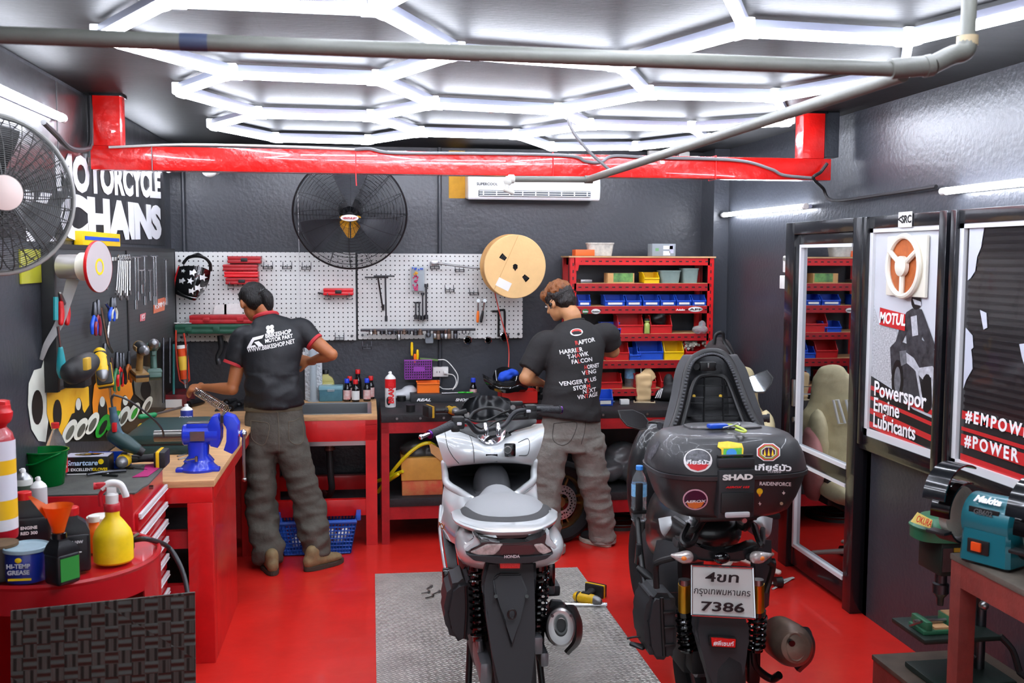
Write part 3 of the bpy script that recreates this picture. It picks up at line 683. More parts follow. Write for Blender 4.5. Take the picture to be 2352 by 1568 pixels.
q=P(70,1265,Z=dz);bottle(q,'oil_bottle','black oil bottle with red cap behind the blue grease tin','bottle',.13,.075,.2,RPL,OIL,.023,.025,txt=[('ENGINE',.014,.5,WTX),('RED 300',.014,.4,WTX)],rz=.25)
q=P(175,1308,Z=dz);bottle(q,'oil_bottle','black oil bottle with red cap right of the orange funnel','bottle',.085,.07,.2,RPL,OIL,.022,.025,txt=[('4T 10W',.012,.55,WTX),('OIL',.02,.4,WTX)],rz=.3)
q=P(140,1342,Z=dz);fb=bottle(q+Vector((-.0,.02,0)),'oil_bottle','open black oil bottle with the orange funnel in its neck','bottle',.078,.07,.155,GBL,OIL,.022,.018,lab=M('label_green','#2f8a3a',.4),rz=.9)
q=fb.location+Vector((-.006,-.005,.145))
b=B().lathe([(.014,0),(.022,.03),(.04,.085),(.044,.09)],q,n=24,cap=False)
b.grid(lambda u,v:q+Vector((-.028-.055*u+.012*v,.02*(v-.5)*(2-2*u),.055+.065*u+.02*v*(1-u))),6,3)
bmesh.ops.solidify(b.bm,geom=b.bm.faces[:],thickness=.002)
one('funnel',b,ORG,'orange plastic funnel stuck in an open black oil bottle','funnel')
q=P(52,1338,Z=dz);t=thing('grease_tin','blue tin of grease with pale lid at the drum front','tin',q+Vector((0,.045,0)),local=True)
part('body',B().lathe([(.06,0),(.061,.01),(.061,.085),(.06,.09)]),M('tin_blue','#152c8c',.3,coat=.4),t)
part('lid',B().lathe([(.062,.088),(.066,.09),(.066,.1),(.062,.102),(.058,.098),(.001,.098)]),M('lid_pale_blue','#9cb8c4',.4,var=.15,vs=20),t)
text('HI-TEMP',.018,(-.005,-.063,.055),(1,0,0),(0,0,1),M('silver_ink','#c8ccd8',.4),t,bold=.03);text('GREASE',.018,(-.005,-.063,.036),(1,0,0),(0,0,1),_m['silver_ink'],t,bold=.03);part('label_strip',B().bx(-.035,.03,-.064,-.06,.012,.018),YTX,t);part('label_spot',B().ell((-.005,-.061,.072),(.01,.003,.008)),YTX,t)
q=P(8,1335,Z=dz);t=thing('paint_tin','old brown-lidded dark tin at the left edge of the drum','tin',q+Vector((-.02,.04,0)),local=True)
part('body',B().lathe([(.05,0),(.05,.1)]),M('tin_dark','#23201e',.4),t);part('lid',B().lathe([(.052,.1),(.052,.108),(.046,.106),(.001,.106)]),M('lid_brown','#6a5236',.6,var=.3,vs=20),t)
# yellow spray bottle
q=P(254,1296,Z=dz);t=thing('spray_bottle','yellow spray bottle with red and white trigger head on the drum','spray bottle',q+Vector((0,.04,0)),rz=.15,local=True)
part('body',B().lathe([(.056,0),(.061,.006),(.061,.07),(.06,.074),(.06,.08),(.054,.1),(.035,.128),(.022,.145),(.022,.165)],n=36),M('spray_yellow','#f0cc10',.45,var=.12,vs=15),t)
part('collar',B().lathe([(.024,.163),(.025,.168),(.025,.184),(.022,.188)]),M('collar_red','#b8202c',.4),t)
b=B().lathe([(.019,.186),(.02,.215),(.014,.222)]).c((0,0,.228),(.03,.022,.025),.006).tube([(-.03,0,.236),(-.005,0,.252),(.025,0,.246),(.04,0,.215),(.042,0,.205)],.011,10)
part('trigger_head',b,WHT,t);part('trigger',B().tube([(-.018,0,.236),(-.034,0,.215),(-.032,0,.18)],.007,8).c((-.03,0,.246),(.035,.02,.02),.005).lathe([(.01,0),(.012,.012)],(-.04,0,.245),(-1,0,0)),M('trigger_red','#c01828',.4),t)
q=P(232,1250,Z=dz);t=bottle(q,'jar','cream jar with dirty white lid behind the yellow spray bottle','jar',.088,.088,.1,M('lid_cream','#d6d0c2',.6,var=.2,vs=20),M('jar_cream','#8a7f5a',.5),.044,.03,shape='round',neck=.04)
q=P(205,1272,Z=dz);bottle(q+Vector((.01,.03,0)),'bottle','orange bottle half hidden left of the yellow spray bottle','bottle',.06,.05,.12,WHT,ORG,.018,.02,shape='round')
def can(loc,name,label,r,h,body,top=WHT,lab=None,txt=None,group=None,nozzle=WHT,cat='spray can',capped=False,rz=0):
    t=thing(name,label,cat,loc,rz,group,local=True)
    part('body',B().lathe([(r*.95,0),(r,.004),(r,h*.8),(r*.98,h*.81)],n=28),body,t)
    if lab:part('label',B().lathe([(r*1.01,h*.08),(r*1.01,h*.7)],n=28,cap=False),lab,t)
    if capped:part('cap',B().lathe([(r*.95,h*.8),(r*.95,h*.93),(r*.8,h)],n=24),top,t)
    else:
        part('shoulder',B().lathe([(r,h*.8),(r*.85,h*.85),(r*.5,h*.9),(r*.35,h*.92)],n=24),top,t)
        part('nozzle',B().lathe([(r*.3,h*.91),(r*.3,h*.96),(r*.2,h)],n=14).bx(-r*.35,0,-.004,.004,h*.95,h*.985),nozzle,t)
    for s,sz,z,m_,x,y in (txt or []):text(s,sz,(0,-r-.002,h*z),x,y,m_,t,bold=.04,th=.001)
    return t
can(P(92,1215,Z=dz),'spray_can','white and grey spray can standing behind the black oil bottles',.028,.19,M('can_grey','#b8b8b8',.4),WHT)
can(P(75,1200,Z=dz)+Vector((-.03,.01,0)),'spray_can','spray can with pale cone top at the back of the drum',.032,.2,M('can_pale','#c4c8c0',.35),STL,lab=M('label_teal','#3a4a3a',.5))
q=P(52,1180,Z=dz);bottle(P(40,1196,Z=dz),'tin','small black tin below the green bucket','tin',.07,.07,.12,BLK,GBL,.03,.01,shape='round',neck=.03)
# fire extinguisher on the wall, near
t=thing('fire_extinguisher','blurred red, yellow and white striped canister with red nozzle at the left edge','extinguisher',(-1.145,3.3,.98))
b=B().lathe([(.05,0),(.052,.01),(.052,.3),(.045,.33),(.02,.36),(.018,.38)],(-1.145,3.3,.97));part('body',b,M('can_red','#a81422',.3,coat=.3),t)
for z,h,m_ in ((.03,.035,'#d8d8dc'),(.065,.06,'#e6b41a'),(.125,.08,'#d4d6e0'),(.205,.045,'#e6b41a'),(.25,.06,'#d0d0d8')):
    part('label_band',B().lathe([(.0526,z),(.0526,z+h)],(-1.145,3.3,.97),cap=False),M('band'+m_[1:],m_,.4),t)
part('nozzle',B().tube([(-1.145,3.3,1.33),(-1.125,3.28,1.36),(-1.125,3.28,1.39)],[.03,.035,.03],12).c((-1.165,3.3,1.38),(.12,.05,.05),.015),RPL,t)
part('bracket',B().bx(-1.33,-1.19,3.28,3.32,1.1,1.13),BLK,t)
# blow gun and hose
t=thing('air_hose','black air hose with a blow gun, falling off the drum edge','hose',P(300,1240,Z=dz+.03))
part('hose',B().tube([P(308,1240,Z=dz+.03),P(340,1238,Z=dz+.035),P(385,1255,Y=3.6),P(412,1295,Y=3.55),P(428,1345,Y=3.5),P(436,1420,Y=3.45),P(440,1600,Y=3.4)],.0085,10),M('hose_black','#232629',.45),t)
q=P(297,1248,Z=dz+.02);part('blow_gun',B().tube([q,q+Vector((-.01,0,-.012)),q+Vector((-.015,-.01,-.05)) if 0 else q+Vector((-.012,.0,-.014))],.012,10,2).c(q,(.03,.03,.04),.006),BLK,t);part('lever',B().tube([q+Vector((0,0,.014)),q+Vector((.03,.01,.03))],.006,8,1),STL,t)
# things on the tool chest
zc=cz+.006
q=P(94,1122,Z=zc);bc=q+Vector((0,.075,0));t=thing('bucket','translucent green plastic bucket on the tool chest with yellow stick inside','bucket',bc,local=True)
gb=M('bucket_green','#07702f',.25,trans=.35,ior=1.2)
b=B().lathe([(.062,0),(.065,.004),(.083,.135),(.088,.137),(.088,.142),(.082,.142),(.06,.008),(.001,.008)],n=36,cap=False);part('pail',b,gb,t)
part('handle',B().tube([(-.086,0,.13),(-.075,-.06,.1),(-.02,-.09,.1),(.04,-.085,.125),(.07,-.05,.135)],.004,8),gb,t)
one('stick',B().cyl(P(36,1034,Y=bc.y-.02),bc+Vector((.03,.03,.05)),.008,n=10),YEL,'yellow plastic stick leaning in the green bucket','stick')
q=Vector((-1.283,4.36,zc));t=thing('cola_bottle','clear plastic bottle with red cap and red label behind the green bucket','bottle',q,local=True)
part('body',B().lathe([(.03,0),(.042,.01),(.043,.1),(.04,.13),(.025,.17),(.013,.195),(.012,.21)],n=28),CLR,t);part('label',B().lathe([(.0435,.02),(.0435,.088)],n=28,cap=False),M('cola_red','#c81a24',.4),t)
part('barcode',B().bx(-.01,.012,-.0455,-.0435,.03,.07),WHT,t);part('cap',B().lathe([(.016,.205),(.016,.226),(.014,.228)]),RPL,t)
text('Coca',.02,(.03,-.04,.05),(1,.5,0),(0,0,1),WTX,t,shear=.3)
def bin_(loc,w,d,h,m,label,group=None,rz=0,name='parts_bin',tagm=None,fr=.45):
    t=thing(name,label,'storage bin',loc,rz,group,local=True);th=.0035
    b=B()
    b.bx(-w/2,w/2,0,d,0,th);b.bx(-w/2,w/2,d-th,d,0,h);b.bx(-w/2*.94,w/2*.94,0,th,th,h*fr)
    for s in (-1,1):
        x0,x1=(s*w/2,s*(w/2-th));pts=[(0,0),(d,0),(d,h),(d*.3,h),(0,h*.55 if fr < .5 else h*.9),(-d*.04,h*fr)]
        b.poly(pts,(min(x0,x1),0,0),(0,1,0),(0,0,1),th)
    part('shell',b,m,t)
    part('front_lip',B().bx(-w/2*1.02,w/2*1.02,-.008,.004,h*fr-.006,h*fr+.004,.002),m,t)
    part('rim',B().bx(-w/2-.005,-w/2+.004,d*.28,d,h-.006,h+.002,.001).bx(w/2-.004,w/2+.005,d*.28,d,h-.006,h+.002,.001),m,t)
    if tagm:part('label_card',B().bx(-w*.36,w*.36,-.0085,-.004,h*.12,h*fr-.01),tagm,t)
    return t
bin_(Vector((-1.12,4.5,zc)),.17,.085,.06,BLU,'blue open parts bin behind the glove box on the tool chest')
q0=P(143,1080,Z=zc);q1=P(243,1078,Z=zc);gx=(q0+q1)/2;gx.y=4.385;gx.x=P(198,1078,Y=4.385).x
t=thing('glove_box','black cardboard box of gloves with white lettering on the tool chest mat','box',gx,local=True)
gw=(q1-q0).length
part('carton',B().bx(-gw/2,gw/2,0,.095,0,.075,.003),M('carton_black','#121214',.35),t);part('top_panel',B().bx(-gw/2+.004,gw/2-.004,.004,.091,.074,.077),M('panel_lilac','#b8b8cc',.4),t);part('slot_film',B().ell((-.0,.055,.077),(.06,.03,.003)),GBL,t)
text('Smartcare',.03,(-.015,-.001,.05),(1,0,0),(0,0,1),M('ink_pale_blue','#c0d8f4',.5),t,bold=.02,shear=.15,th=.002);text('ILE EXCELLENT',.017,(-.03,-.001,.022),(1,0,0),(0,0,1),WTX,t,bold=.02,th=.002);text('GLOVES',.017,(.055,-.001,.022),(1,0,0),(0,0,1),YTX,t,bold=.02,th=.002)
part('round_seal',B().cyl((.06,.002,.055),(.06,-.002,.055),.011,n=20),YTX,t);part('edge_line',B().bx(-gw/2,gw/2,-.0015,0,.002,.006),WTX,t)
DY=M('tool_yellow','#e8b80a',.42,var=.12,vs=40);DB=M('tool_black','#1a1a1b',.55,bump=.08,bs=300)
def lay(x,z):x,z=Vector(x).normalized(),Vector(z).normalized();return Matrix((x,z.cross(x),z)).transposed().to_euler()
def cordless(loc,rot,label,kind='driver',ym=DY,bm_=DB,batt=True,group=None):
    t=thing('cordless_drill',label,'power tool',loc,0,group,local=True,rot=rot)
    part('housing',B().limb([((-.055,0,0),(.028,.03)),((0,0,0),(.03,.032)),((.04,0,0),(.027,.028))],side=(0,1,0)),ym,t)
    part('chuck',B().lathe([(.026,.04),(.026,.055),(.02,.075),(.012,.088),(.006,.09)],axis=(1,0,0)),M('chuck_grey','#8a8a8c',.35,.7),t)
    part('rear_cap',B().lathe([(.029,.04),(.031,.05),(.02,.07)],axis=(-1,0,0)).bx(-.03,.02,-.034,.034,-.012,.012,.004),bm_,t)
    part('grip',B().limb([((-.02,0,-.02),(.022,.018)),((-.028,0,-.07),(.02,.016)),((-.035,0,-.12),(.024,.018))],side=(1,0,0)),bm_,t)
    part('trigger',B().c((.0,0,-.04),(.014,.018,.028),.004),bm_,t)
    if batt:
        p_=part('battery',B().bx(-.085,.03,-.035,.035,-.175,-.125,.01),bm_,t);part('battery_band',B().bx(-.087,.032,-.037,.037,-.15,-.135,.004),ym,p_)
    return t
cordless(P(286,1056,Z=zc+.035),lay((0,-1,0),(-1,-.05,0)),'yellow and black cordless driver lying on the tool chest beside the glove box')
t=thing('corded_drill','dark green corded drill standing on its nose at the back of the tool chest','power tool',P(270,985,Y=4.5))
GD=M('drill_green','#1c3b3a',.45)
pts=[P(258,935,Y=4.5),P(262,960,Y=4.5),P(268,990,Y=4.5),P(280,1010,Y=4.5)]
part('grip',B().tube(pts,[.016,.019,.022,.026],12),M('drill_blue_grey','#3c5a6a',.45),t);part('motor_body',B().limb([(P(262,1000,Y=4.5),(.034,.032)),(P(290,1018,Y=4.5),(.036,.034)),(P(312,1030,Y=4.5),(.028,.026))],side=(0,1,0)),GD,t)
part('chuck',B().cyl(P(312,1030,Y=4.5),P(330,1040,Y=4.5),.024,.017),DB,t);part('trigger',B().c(P(263,981,Y=4.475),(.018,.02,.04),.004),RPL,t)
part('power_cord',B().tube([P(258,935,Y=4.5),P(256,915,Y=4.5),P(265,908,Y=4.5),P(300,922,Y=4.52),P(350,960,Y=4.6),P(372,985,Y=4.7),P(376,1003,Y=4.75)],.0045,8),DCB,t)
t=one('locking_pliers',B().tube([P(200,1090,Z=zc+.01),P(235,1084,Z=zc+.01),P(290,1080,Z=zc+.01)],[.006,.009,.007],8).tube([P(235,1090,Z=zc+.006),P(270,1092,Z=zc+.006)],.005,8),DST,'dark steel pliers lying on the rubber mat before the glove box','pliers')
one('thin_screwdriver',B().cyl(P(308,1075,Z=zc+.004),P(338,1078,Z=zc+.004),.002,n=8).cyl(P(292,1074,Z=zc+.005),P(308,1075,Z=zc+.005),.005,n=8),DST,'thin small tool lying on the mat near its right edge','screwdriver')
# ---------------------------------------------------------------- people
def fit_text(s,a,b,h,m,parent,nrm=(0,-1,0),onto=None,depth=None,red=None,m2=None,**kw):
    "lettering stretched between two points a and b, h tall"
    a,b=Vector(a),Vector(b);x=(b-a).normalized();n=Vector(nrm);y=n.cross(x).normalized()
    o=text(s,1,(0,0,0),(1,0,0),(0,1,0),m,None,**{k:v for k,v in kw.items() if k in ('bold','shear','sub','space')},name=kw.get('name','lettering'))
    me=o.data;xs=[v.co.x for v in me.vertices];ys=[v.co.y for v in me.vertices]
    if red is not None:
        # colour the faces whose centre lies in the chosen letter
        q=text(s[:red],1,(0,0,0),(1,0,0),(0,1,0),m,None,align='LEFT') if red else None
        q2=text(s[:red+1],1,(0,0,0),(1,0,0),(0,1,0),m,None,align='LEFT')
        w0=max(v.co.x for v in q.data.vertices) if q else -.1;w1=max(v.co.x for v in q2.data.vertices)
        for z in (q,q2):
            if z:bpy.data.objects.remove(z)
        x0_=min(xs)
        me.materials.append(m2)
        off=x0_-0.03
        for p in me.polygons:
            c=p.center.x-off
            if w0-.01 < c < w1+.03:p.material_index=1
    sx=(b-a).length/(max(xs)-min(xs));sy=h/(max(ys)-min(ys));cx=(max(xs)+min(xs))/2;cy=(max(ys)+min(ys))/2;c=(a+b)/2
    if onto:
        bm=bmesh.new();bm.from_mesh(me)
        for v in bm.verts:v.co=Vector(((v.co.x-cx)*sx,(v.co.y-cy)*sy,0))
        bmesh.ops.remove_doubles(bm,verts=bm.verts[:],dist=1e-5);bmesh.ops.dissolve_degenerate(bm,edges=bm.edges[:],dist=1e-5)
        bmesh.ops.triangulate(bm,faces=bm.faces[:])
        for _ in range(3):
            es=[e for e in bm.edges if e.calc_length() > .008]
            if es:bmesh.ops.subdivide_edges(bm,edges=es,cuts=1);bmesh.ops.triangulate(bm,faces=bm.faces[:])
        d=None if depth == 'eye' else Vector(depth or -n).normalized()
        for v in bm.verts:
            p=c+x*v.co.x+y*v.co.y
            if depth == 'eye':d=(p-EYE).normalized()
            h_=onto.ray_cast(p-d*.4,d)[0];v.co=(h_-d*.0035) if h_ else p
        bm.to_mesh(me);bm.free()
    else:
        for v in me.vertices:v.co=c+x*((v.co.x-cx)*sx)+y*((v.co.y-cy)*sy)+n*v.co.z
    mt=_root.get(parent.name)
    if mt is not None:me.transform(mt.inverted())
    o.parent=parent;return o
SKIN=M('skin','#a8683f',.5,bump=.03,bs=250,var=.08,vs=12)
SKIN2=M('skin_light','#c08a5e',.5,bump=.03,bs=250,var=.08,vs=12)
def hand(b,w_,d,n,side,curl=35,L=1.0,spread=1):
    "w_ wrist, d pointing direction, n palm normal (the way the fingers close), side +1/-1 = which side the thumb is on"
    d=Vector(d).normalized();n=Vector(n);n=(n-d*n.dot(d)).normalized();s=d.cross(n)*side
    w_=Vector(w_)
    b.limb([(w_-d*.03,(.026,.02)),(w_+d*.02,(.033,.017)),(w_+d*.06,(.041,.015)),(w_+d*.085,(.038,.013))],side=s,n=14)
    for i,(o_,ln) in enumerate(((.031,.072),(.011,.08),(-.01,.075),(-.03,.058))):
        p=w_+d*.08+s*o_;pts=[(p,(.0095,.0095))];a=0;dd=d
        for f in (.45,.3,.25):
            a += math.radians(curl);dd=d*math.cos(a)+n*math.sin(a);p=p+dd*ln*f*L;pts.append((p,(.0088,.0085)))
        b.limb(pts,side=s,n=10,k=3)
    p=w_+d*.02+s*.03;b.limb([(p,(.014,.013)),(p+s*.028+d*.025+n*.012,(.0115,.011)),(p+s*.034+d*.052+n*.03,(.01,.009))],side=n,n=10,k=3)
def headshape(b,c,f,up,sc_=1):
    c=Vector(c);f=Vector(f).normalized();r=f.cross(Vector(up)).normalized();u=r.cross(f)
    rot=Matrix((r,f,u)).transposed()
    def at(x,y,z):return c+r*x*sc_+f*y*sc_+u*z*sc_
    b.ell(at(0,-.012,.02),(.074*sc_,.092*sc_,.088*sc_),rot);b.ell(at(0,.02,-.035),(.058*sc_,.066*sc_,.07*sc_),rot)
    b.ell(at(0,.05,-.08),(.03*sc_,.03*sc_,.025*sc_),rot)
    b.limb([(at(0,.083,.005),(.009,.009)),(at(0,.1,-.028),(.014,.012))],side=r,n=10,k=3)
    b.ell(at(0,.076,-.06),(.024*sc_,.012*sc_,.008*sc_),rot)
    b.ell(at(0,.07,.018),(.05*sc_,.012*sc_,.01*sc_),rot)
    for s in (-1,1):
        b.ell(at(s*.077,-.005,-.012),(.01*sc_,.02*sc_,.032*sc_),rot)
    return at,rot
def cloth(amp,fr,seed=0,zdir=(0.2,0,1),fade=None):
    zd=Vector(zdir).normalized()
    def f(p,n):
        q=Vector((p.x*fr*.45+seed,p.y*fr*.45,p.z*fr));v=noise.noise(q)+.5*noise.noise(q*2.1+Vector((3,1,7)))
        v2=1-abs(noise.noise(Vector((p.x*fr*.5,p.y*fr*.5,p.z*fr*.8+seed))))*2
        k=fade(p) if fade else 1
        return amp*k*(v*.7+v2*.5)
    return f
def shoe(heel,toe,m,sole,parent,label,h=.075,w=.05):
    heel=Vector(heel);toe=Vector(toe);d=(toe-heel);d.z=0;L=d.length;d.normalize();s=d.cross(Vector((0,0,1)))
    b=B();b.limb([(heel+d*.02+Vector((0,0,.055)),(w*.72,.045)),(heel+d*L*.35+Vector((0,0,.055)),(w*.82,.043)),(heel+d*L*.7+Vector((0,0,.045)),(w*.95,.032)),(toe-d*.03+Vector((0,0,.04)),(w*.8,.026))],side=s,n=16)
    b.limb([(heel+d*.045+Vector((0,0,.05)),(w*.75,w)),(heel+d*.05+Vector((0,0,.11)),(w*.8,w*.9))],side=s,n=16,k=3)
    u=part('shoe',fuse(b,.008,4),m,parent,label)
    pts=[]
    for i in range(24):
        a=2*PI*i/24;q=math.cos(a);ww=w*(1.0 if q > 0 else .85)
        pts.append(((L/2+.012)*q*1.0,ww*1.08*(abs(math.sin(a))**.8)*(1 if math.sin(a) > 0 else -1)))
    part('sole',B().poly(pts,(heel+toe)/2*Vector((1,1,0)) if 0 else Vector(((heel.x+toe.x)/2,(heel.y+toe.y)/2,.001)),d,s*-1 if d.cross(s).z < 0 else s,.026,.004),sole,u)
    return u
def hair_bump(m,sx=(40,40,6)):
    return m
HAIR=M('black_hair','#0c0a09',.42,bump=.6,bs=3,stretch=(60,60,9),spec=.4)
HAIR2=M('brown_hair','#0e0b0a',.4,bump=.6,bs=3,stretch=(50,50,12),var=.5,vs=.35,c2='#20130c')
# ---- mechanic on the left
Y1=6.22
J=dict(neck=P(611,728,Y=6.3),head=P(582,694,Y=6.36),shL=P(561,776,Y=6.24),shR=P(690,757,Y=6.26),elL=P(534,893,Y=6.2),elR=P(762,814,Y=6.22),wrL=P(468,889,Y=6.36),wrR=P(712,829,Y=6.4))
waist=P(629,932,Y=6.14)
b=B()
b.limb([(waist-Vector((0,0,.1)),(.13,.08)),(waist,(.12,.08)),(P(632,840,Y=6.17),(.13,.08)),(P(628,775,Y=6.22),(.14,.075)),(J['neck']-Vector((0,0,.03)),(.06,.055)),(J['neck']+Vector((-.01,0,.05)),(.05,.05)),(J['head']-Vector((0,0,.02)),(.05,.055))],side=(1,0,0))
for sh,el,wr,kk in (('shL','elL','wrL',-1),('shR','elR','wrR',1)):
    b.limb([(J[sh],(.05,.05)),(J[sh]*.5+J[el]*.5,(.043,.045)),(J[el]+(J[sh]-J[el])*.12,(.038,.038))],side=(0,1,0))
    b.limb([(J[el],(.037,.038)),(J[el]*.7+J[wr]*.3,(.041,.037)),(J[wr]*.7+J[el]*.3,(.03,.027)),(J[wr],(.026,.021))],side=(0,1,0));b.ell(J[el],(.038,.038,.038))
hand(b,J['wrL'],(-1,.25,-.08),(.2,.5,-1),-1,38)
hand(b,J['wrR'],(-1,.5,.05),(-.1,.8,-.4),1,30)
at,rot=headshape(b,J['head'],(-.42,.82,-.5),(-.2,.4,1))
for a,c in ((P(603,1010,Y=6.14),P(614,1283,Y=6.02)),(P(665,1010,Y=6.14),P(727,1275,Y=6.04))):
    b.limb([(a,(.07,.08)),((a+c)/2+Vector((0,.04,0)),(.05,.05)),(c,(.035,.035))])
p1=part('person',fuse(b,.0075,3),SKIN);tag(p1,'mechanic with tied black hair in a red-collared black shirt, holding a coil spring','person')
for s in (-1,1):
    e_=part('eye',B().ell(at(s*.03,.079,.002),(.012,.006,.007),rot),WHT,p1);part('iris',B().ell(at(s*.03,.084,.002),(.006,.003,.006),rot),BLK,e_)
# shirt
SH1=M('shirt_black','#17191d',.55,bump=.12,bs=25,spec=.35)
b=B()
b.limb([(P(630,932,Y=6.15),(.172,.118)),(P(628,900,Y=6.15),(.163,.115)),(P(624,850,Y=6.17),(.162,.115)),(P(625,800,Y=6.2),(.178,.115)),(P(625,768,Y=6.24),(.18,.1)),(P(615,742,Y=6.28),(.105,.075)),(P(612,733,Y=6.3),(.07,.06))],side=(1,0,-.12),caps=False)
cuffL=P(536,836,Y=6.215);cuffR=P(722,785,Y=6.235)
def sleeve(b,sh,cf,r0,r1,inn):b.limb([(sh+inn,(r0*.9,r0*.85)),(sh,(r0,r0)),((sh+cf)/2,(r0*.93,r0*.95)),(cf,(r1,r1))],side=(0,1,0),caps=False)
sleeve(b,J['shL'],cuffL,.075,.058,Vector((.06,0,-.0)));sleeve(b,J['shR'],cuffR,.073,.057,Vector((-.06,0,-.0)))
b.ell(J['shL']+Vector((.012,0,.0)),(.07,.075,.068));b.ell(J['shR']+Vector((-.012,0,0)),(.07,.075,.068))
zw1=waist.z
s1=part('shirt',fuse(b,.0095,5,wr=cloth(.016,12,3,fade=lambda p:1.2 if p.z < zw1+.2 else .35)),SH1,p1)
def cuff(b,c,d,r,w=.018):
    d=Vector(d).normalized();b.lathe([(r,0),(r*1.03,.002),(r*1.03,w),(r,w+.001)],c-d*w*.6,d,n=28,cap=True)
cr1=M('collar_red_cloth','#b3262e',.7)
b=B();cuff(b,cuffL,cuffL-J['shL'],.06);part('cuff',b,cr1,s1,'red sleeve cuff')
b=B();cuff(b,cuffR,cuffR-J['shR'],.059);part('cuff',b,cr1,s1,'red sleeve cuff')
nk=J['neck']+Vector((-.0,0,.004));b=B().torus(nk,(-.25,.35,1),.068,.014,32,8,1,.92);part('collar',b,cr1,s1,'red collar')
T1=bvh(s1);q=lambda x,y:P(x,y,Y=6.1)
WT1=M('shirt_print','#e8e8e8',.6)
fit_text('BBIKESHOP',q(609,772),q(667,762),.026,WT1,s1,onto=T1,depth=(0,1,0),bold=.03)
fit_text('MOTOR PART',q(609,783),q(671,772),.024,WT1,s1,onto=T1,depth=(0,1,0),bold=.03)
fit_text('WWW.BBIKESHOP.NET',q(567,805),q(676,784),.026,WT1,s1,onto=T1,depth=(0,1,0),bold=.02)
def decal(pts,m,parent,tree,name='emblem',fwd=(0,1,0),Yp=6.1,pf=None,lab=None):
    pf=pf or (lambda x,y:P(x,y,Y=Yp));d=None if fwd == 'eye' else Vector(fwd).normalized()
    bm=bmesh.new();vs=[bm.verts.new(pf(*p)) for p in pts];bm.faces.new(vs);bmesh.ops.triangulate(bm,faces=bm.faces[:])
    for _ in range(3):
        es=[e for e in bm.edges if e.calc_length() > .012]
        if es:bmesh.ops.subdivide_edges(bm,edges=es,cuts=1);bmesh.ops.triangulate(bm,faces=bm.faces[:])
    for v in bm.verts:
        if fwd == 'eye':d=(v.co-EYE).normalized()
        h_=tree.ray_cast(v.co-d*.3,d)[0]
        if h_:v.co=h_-d*.0035
    me=bpy.data.meshes.new(name);bm.to_mesh(me);bm.free();return part(name,me,m,parent,lab)
for g in ([(579,776),(606,769),(602,777),(576,784)],[(566,799),(577,779),(586,777),(575,797)],[(583,786),(594,783),(606,793),(595,796)],[(568,796),(586,792),(588,796),(566,801)]):decal(g,WT1,s1,T1)
for a in range(4):
    cx,cy=619+6*math.cos(a*PI/2+.6),757+6*math.sin(a*PI/2+.6);decal([(cx+5*math.cos(t*PI/4),cy+5*math.sin(t*PI/4)) for t in range(8)],WT1,s1,T1,'clover_leaf')
# trousers
TR1=M('trousers_grey_olive','#4a473f',.85,bump=.25,bs=30,var=.18,vs=9)
def trousers(stL,stR,pel,amp,sd,zk,vox=.011,crotch=None):
    b=B()
    b.limb(pel,side=(1,0,0),caps=False);b.limb(stL,side=(1,0,0),caps=False);b.limb(stR,side=(1,0,0),caps=False)
    if crotch is not None:b.ell(crotch,(.1,.1,.09))
    return fuse(b,vox,5,wr=cloth(amp,15,sd,fade=lambda p:(1.5 if p.z < zk else (1.0 if p.z < zk+.25 else .35))))
t1=part('trousers',trousers(
    [(P(603,1000,Y=6.16),(.1,.115)),(P(598,1060,Y=6.14),(.09,.105)),(P(600,1130,Y=6.12),(.082,.09)),(P(602,1190,Y=6.1),(.09,.085)),(P(613,1235,Y=6.05),(.087,.085)),(P(615,1289,Y=6.02),(.078,.08))],
    [(P(664,1000,Y=6.16),(.1,.115)),(P(680,1060,Y=6.14),(.095,.105)),(P(698,1120,Y=6.13),(.087,.09)),(P(713,1180,Y=6.1),(.086,.085)),(P(721,1225,Y=6.06),(.088,.085)),(P(728,1278,Y=6.04),(.07,.078))],
    [(P(628,928,Y=6.16),(.165,.11)),(P(630,960,Y=6.16),(.172,.118)),(P(633,1000,Y=6.15),(.182,.125)),(P(636,1030,Y=6.15),(.17,.12))],.017,11,.5),TR1,p1)
T=bvh(t1);st=M('stitching','#6a6250',.8)
part('belt',B().lathe([(.168,0),(.172,.004),(.172,.03),(.168,.034)],P(628,941,Y=6.16),(0,0,1),n=40,sy=.68),M('belt_cloth','#54503f',.8),t1)
def stitch(pts,m,parent,tree,w=1.2,Yp=6.0):
    P3=[];
    for p in spl([Vector((x,y,0)) for x,y in pts],6):
        o_=P(p.x,p.y,Y=Yp-.1);d=(o_-EYE).normalized();h_=tree.ray_cast(EYE,d)[0]
        if h_:P3.append(h_-d*.002)
    if len(P3) > 2:part('stitching',B().tube(P3,.0016,5,1),m,parent)
stitch([(576,965),(578,1005),(600,1022),(612,1012),(618,975),(596,968),(576,965)],st,t1,T)
stitch([(663,968),(665,1010),(686,1020),(697,1005),(692,962),(675,966),(663,968)],st,t1,T)
stitch([(638,945),(640,980),(641,1015),(641,1045)],st,t1,T)
SHO=M('shoe_tan','#7d6a48',.75,var=.25,vs=20,bump=.1);SOL=M('sole_brown','#3a3026',.8)
q=P(628,1322,Z=0);shoe(q,q+Vector((-.06,.25,0)),SHO,SOL,p1,'tan shoe')
q=P(703,1312,Z=0);shoe(q,q+Vector((.2,.17,0)),SHO,SOL,p1,'tan shoe')
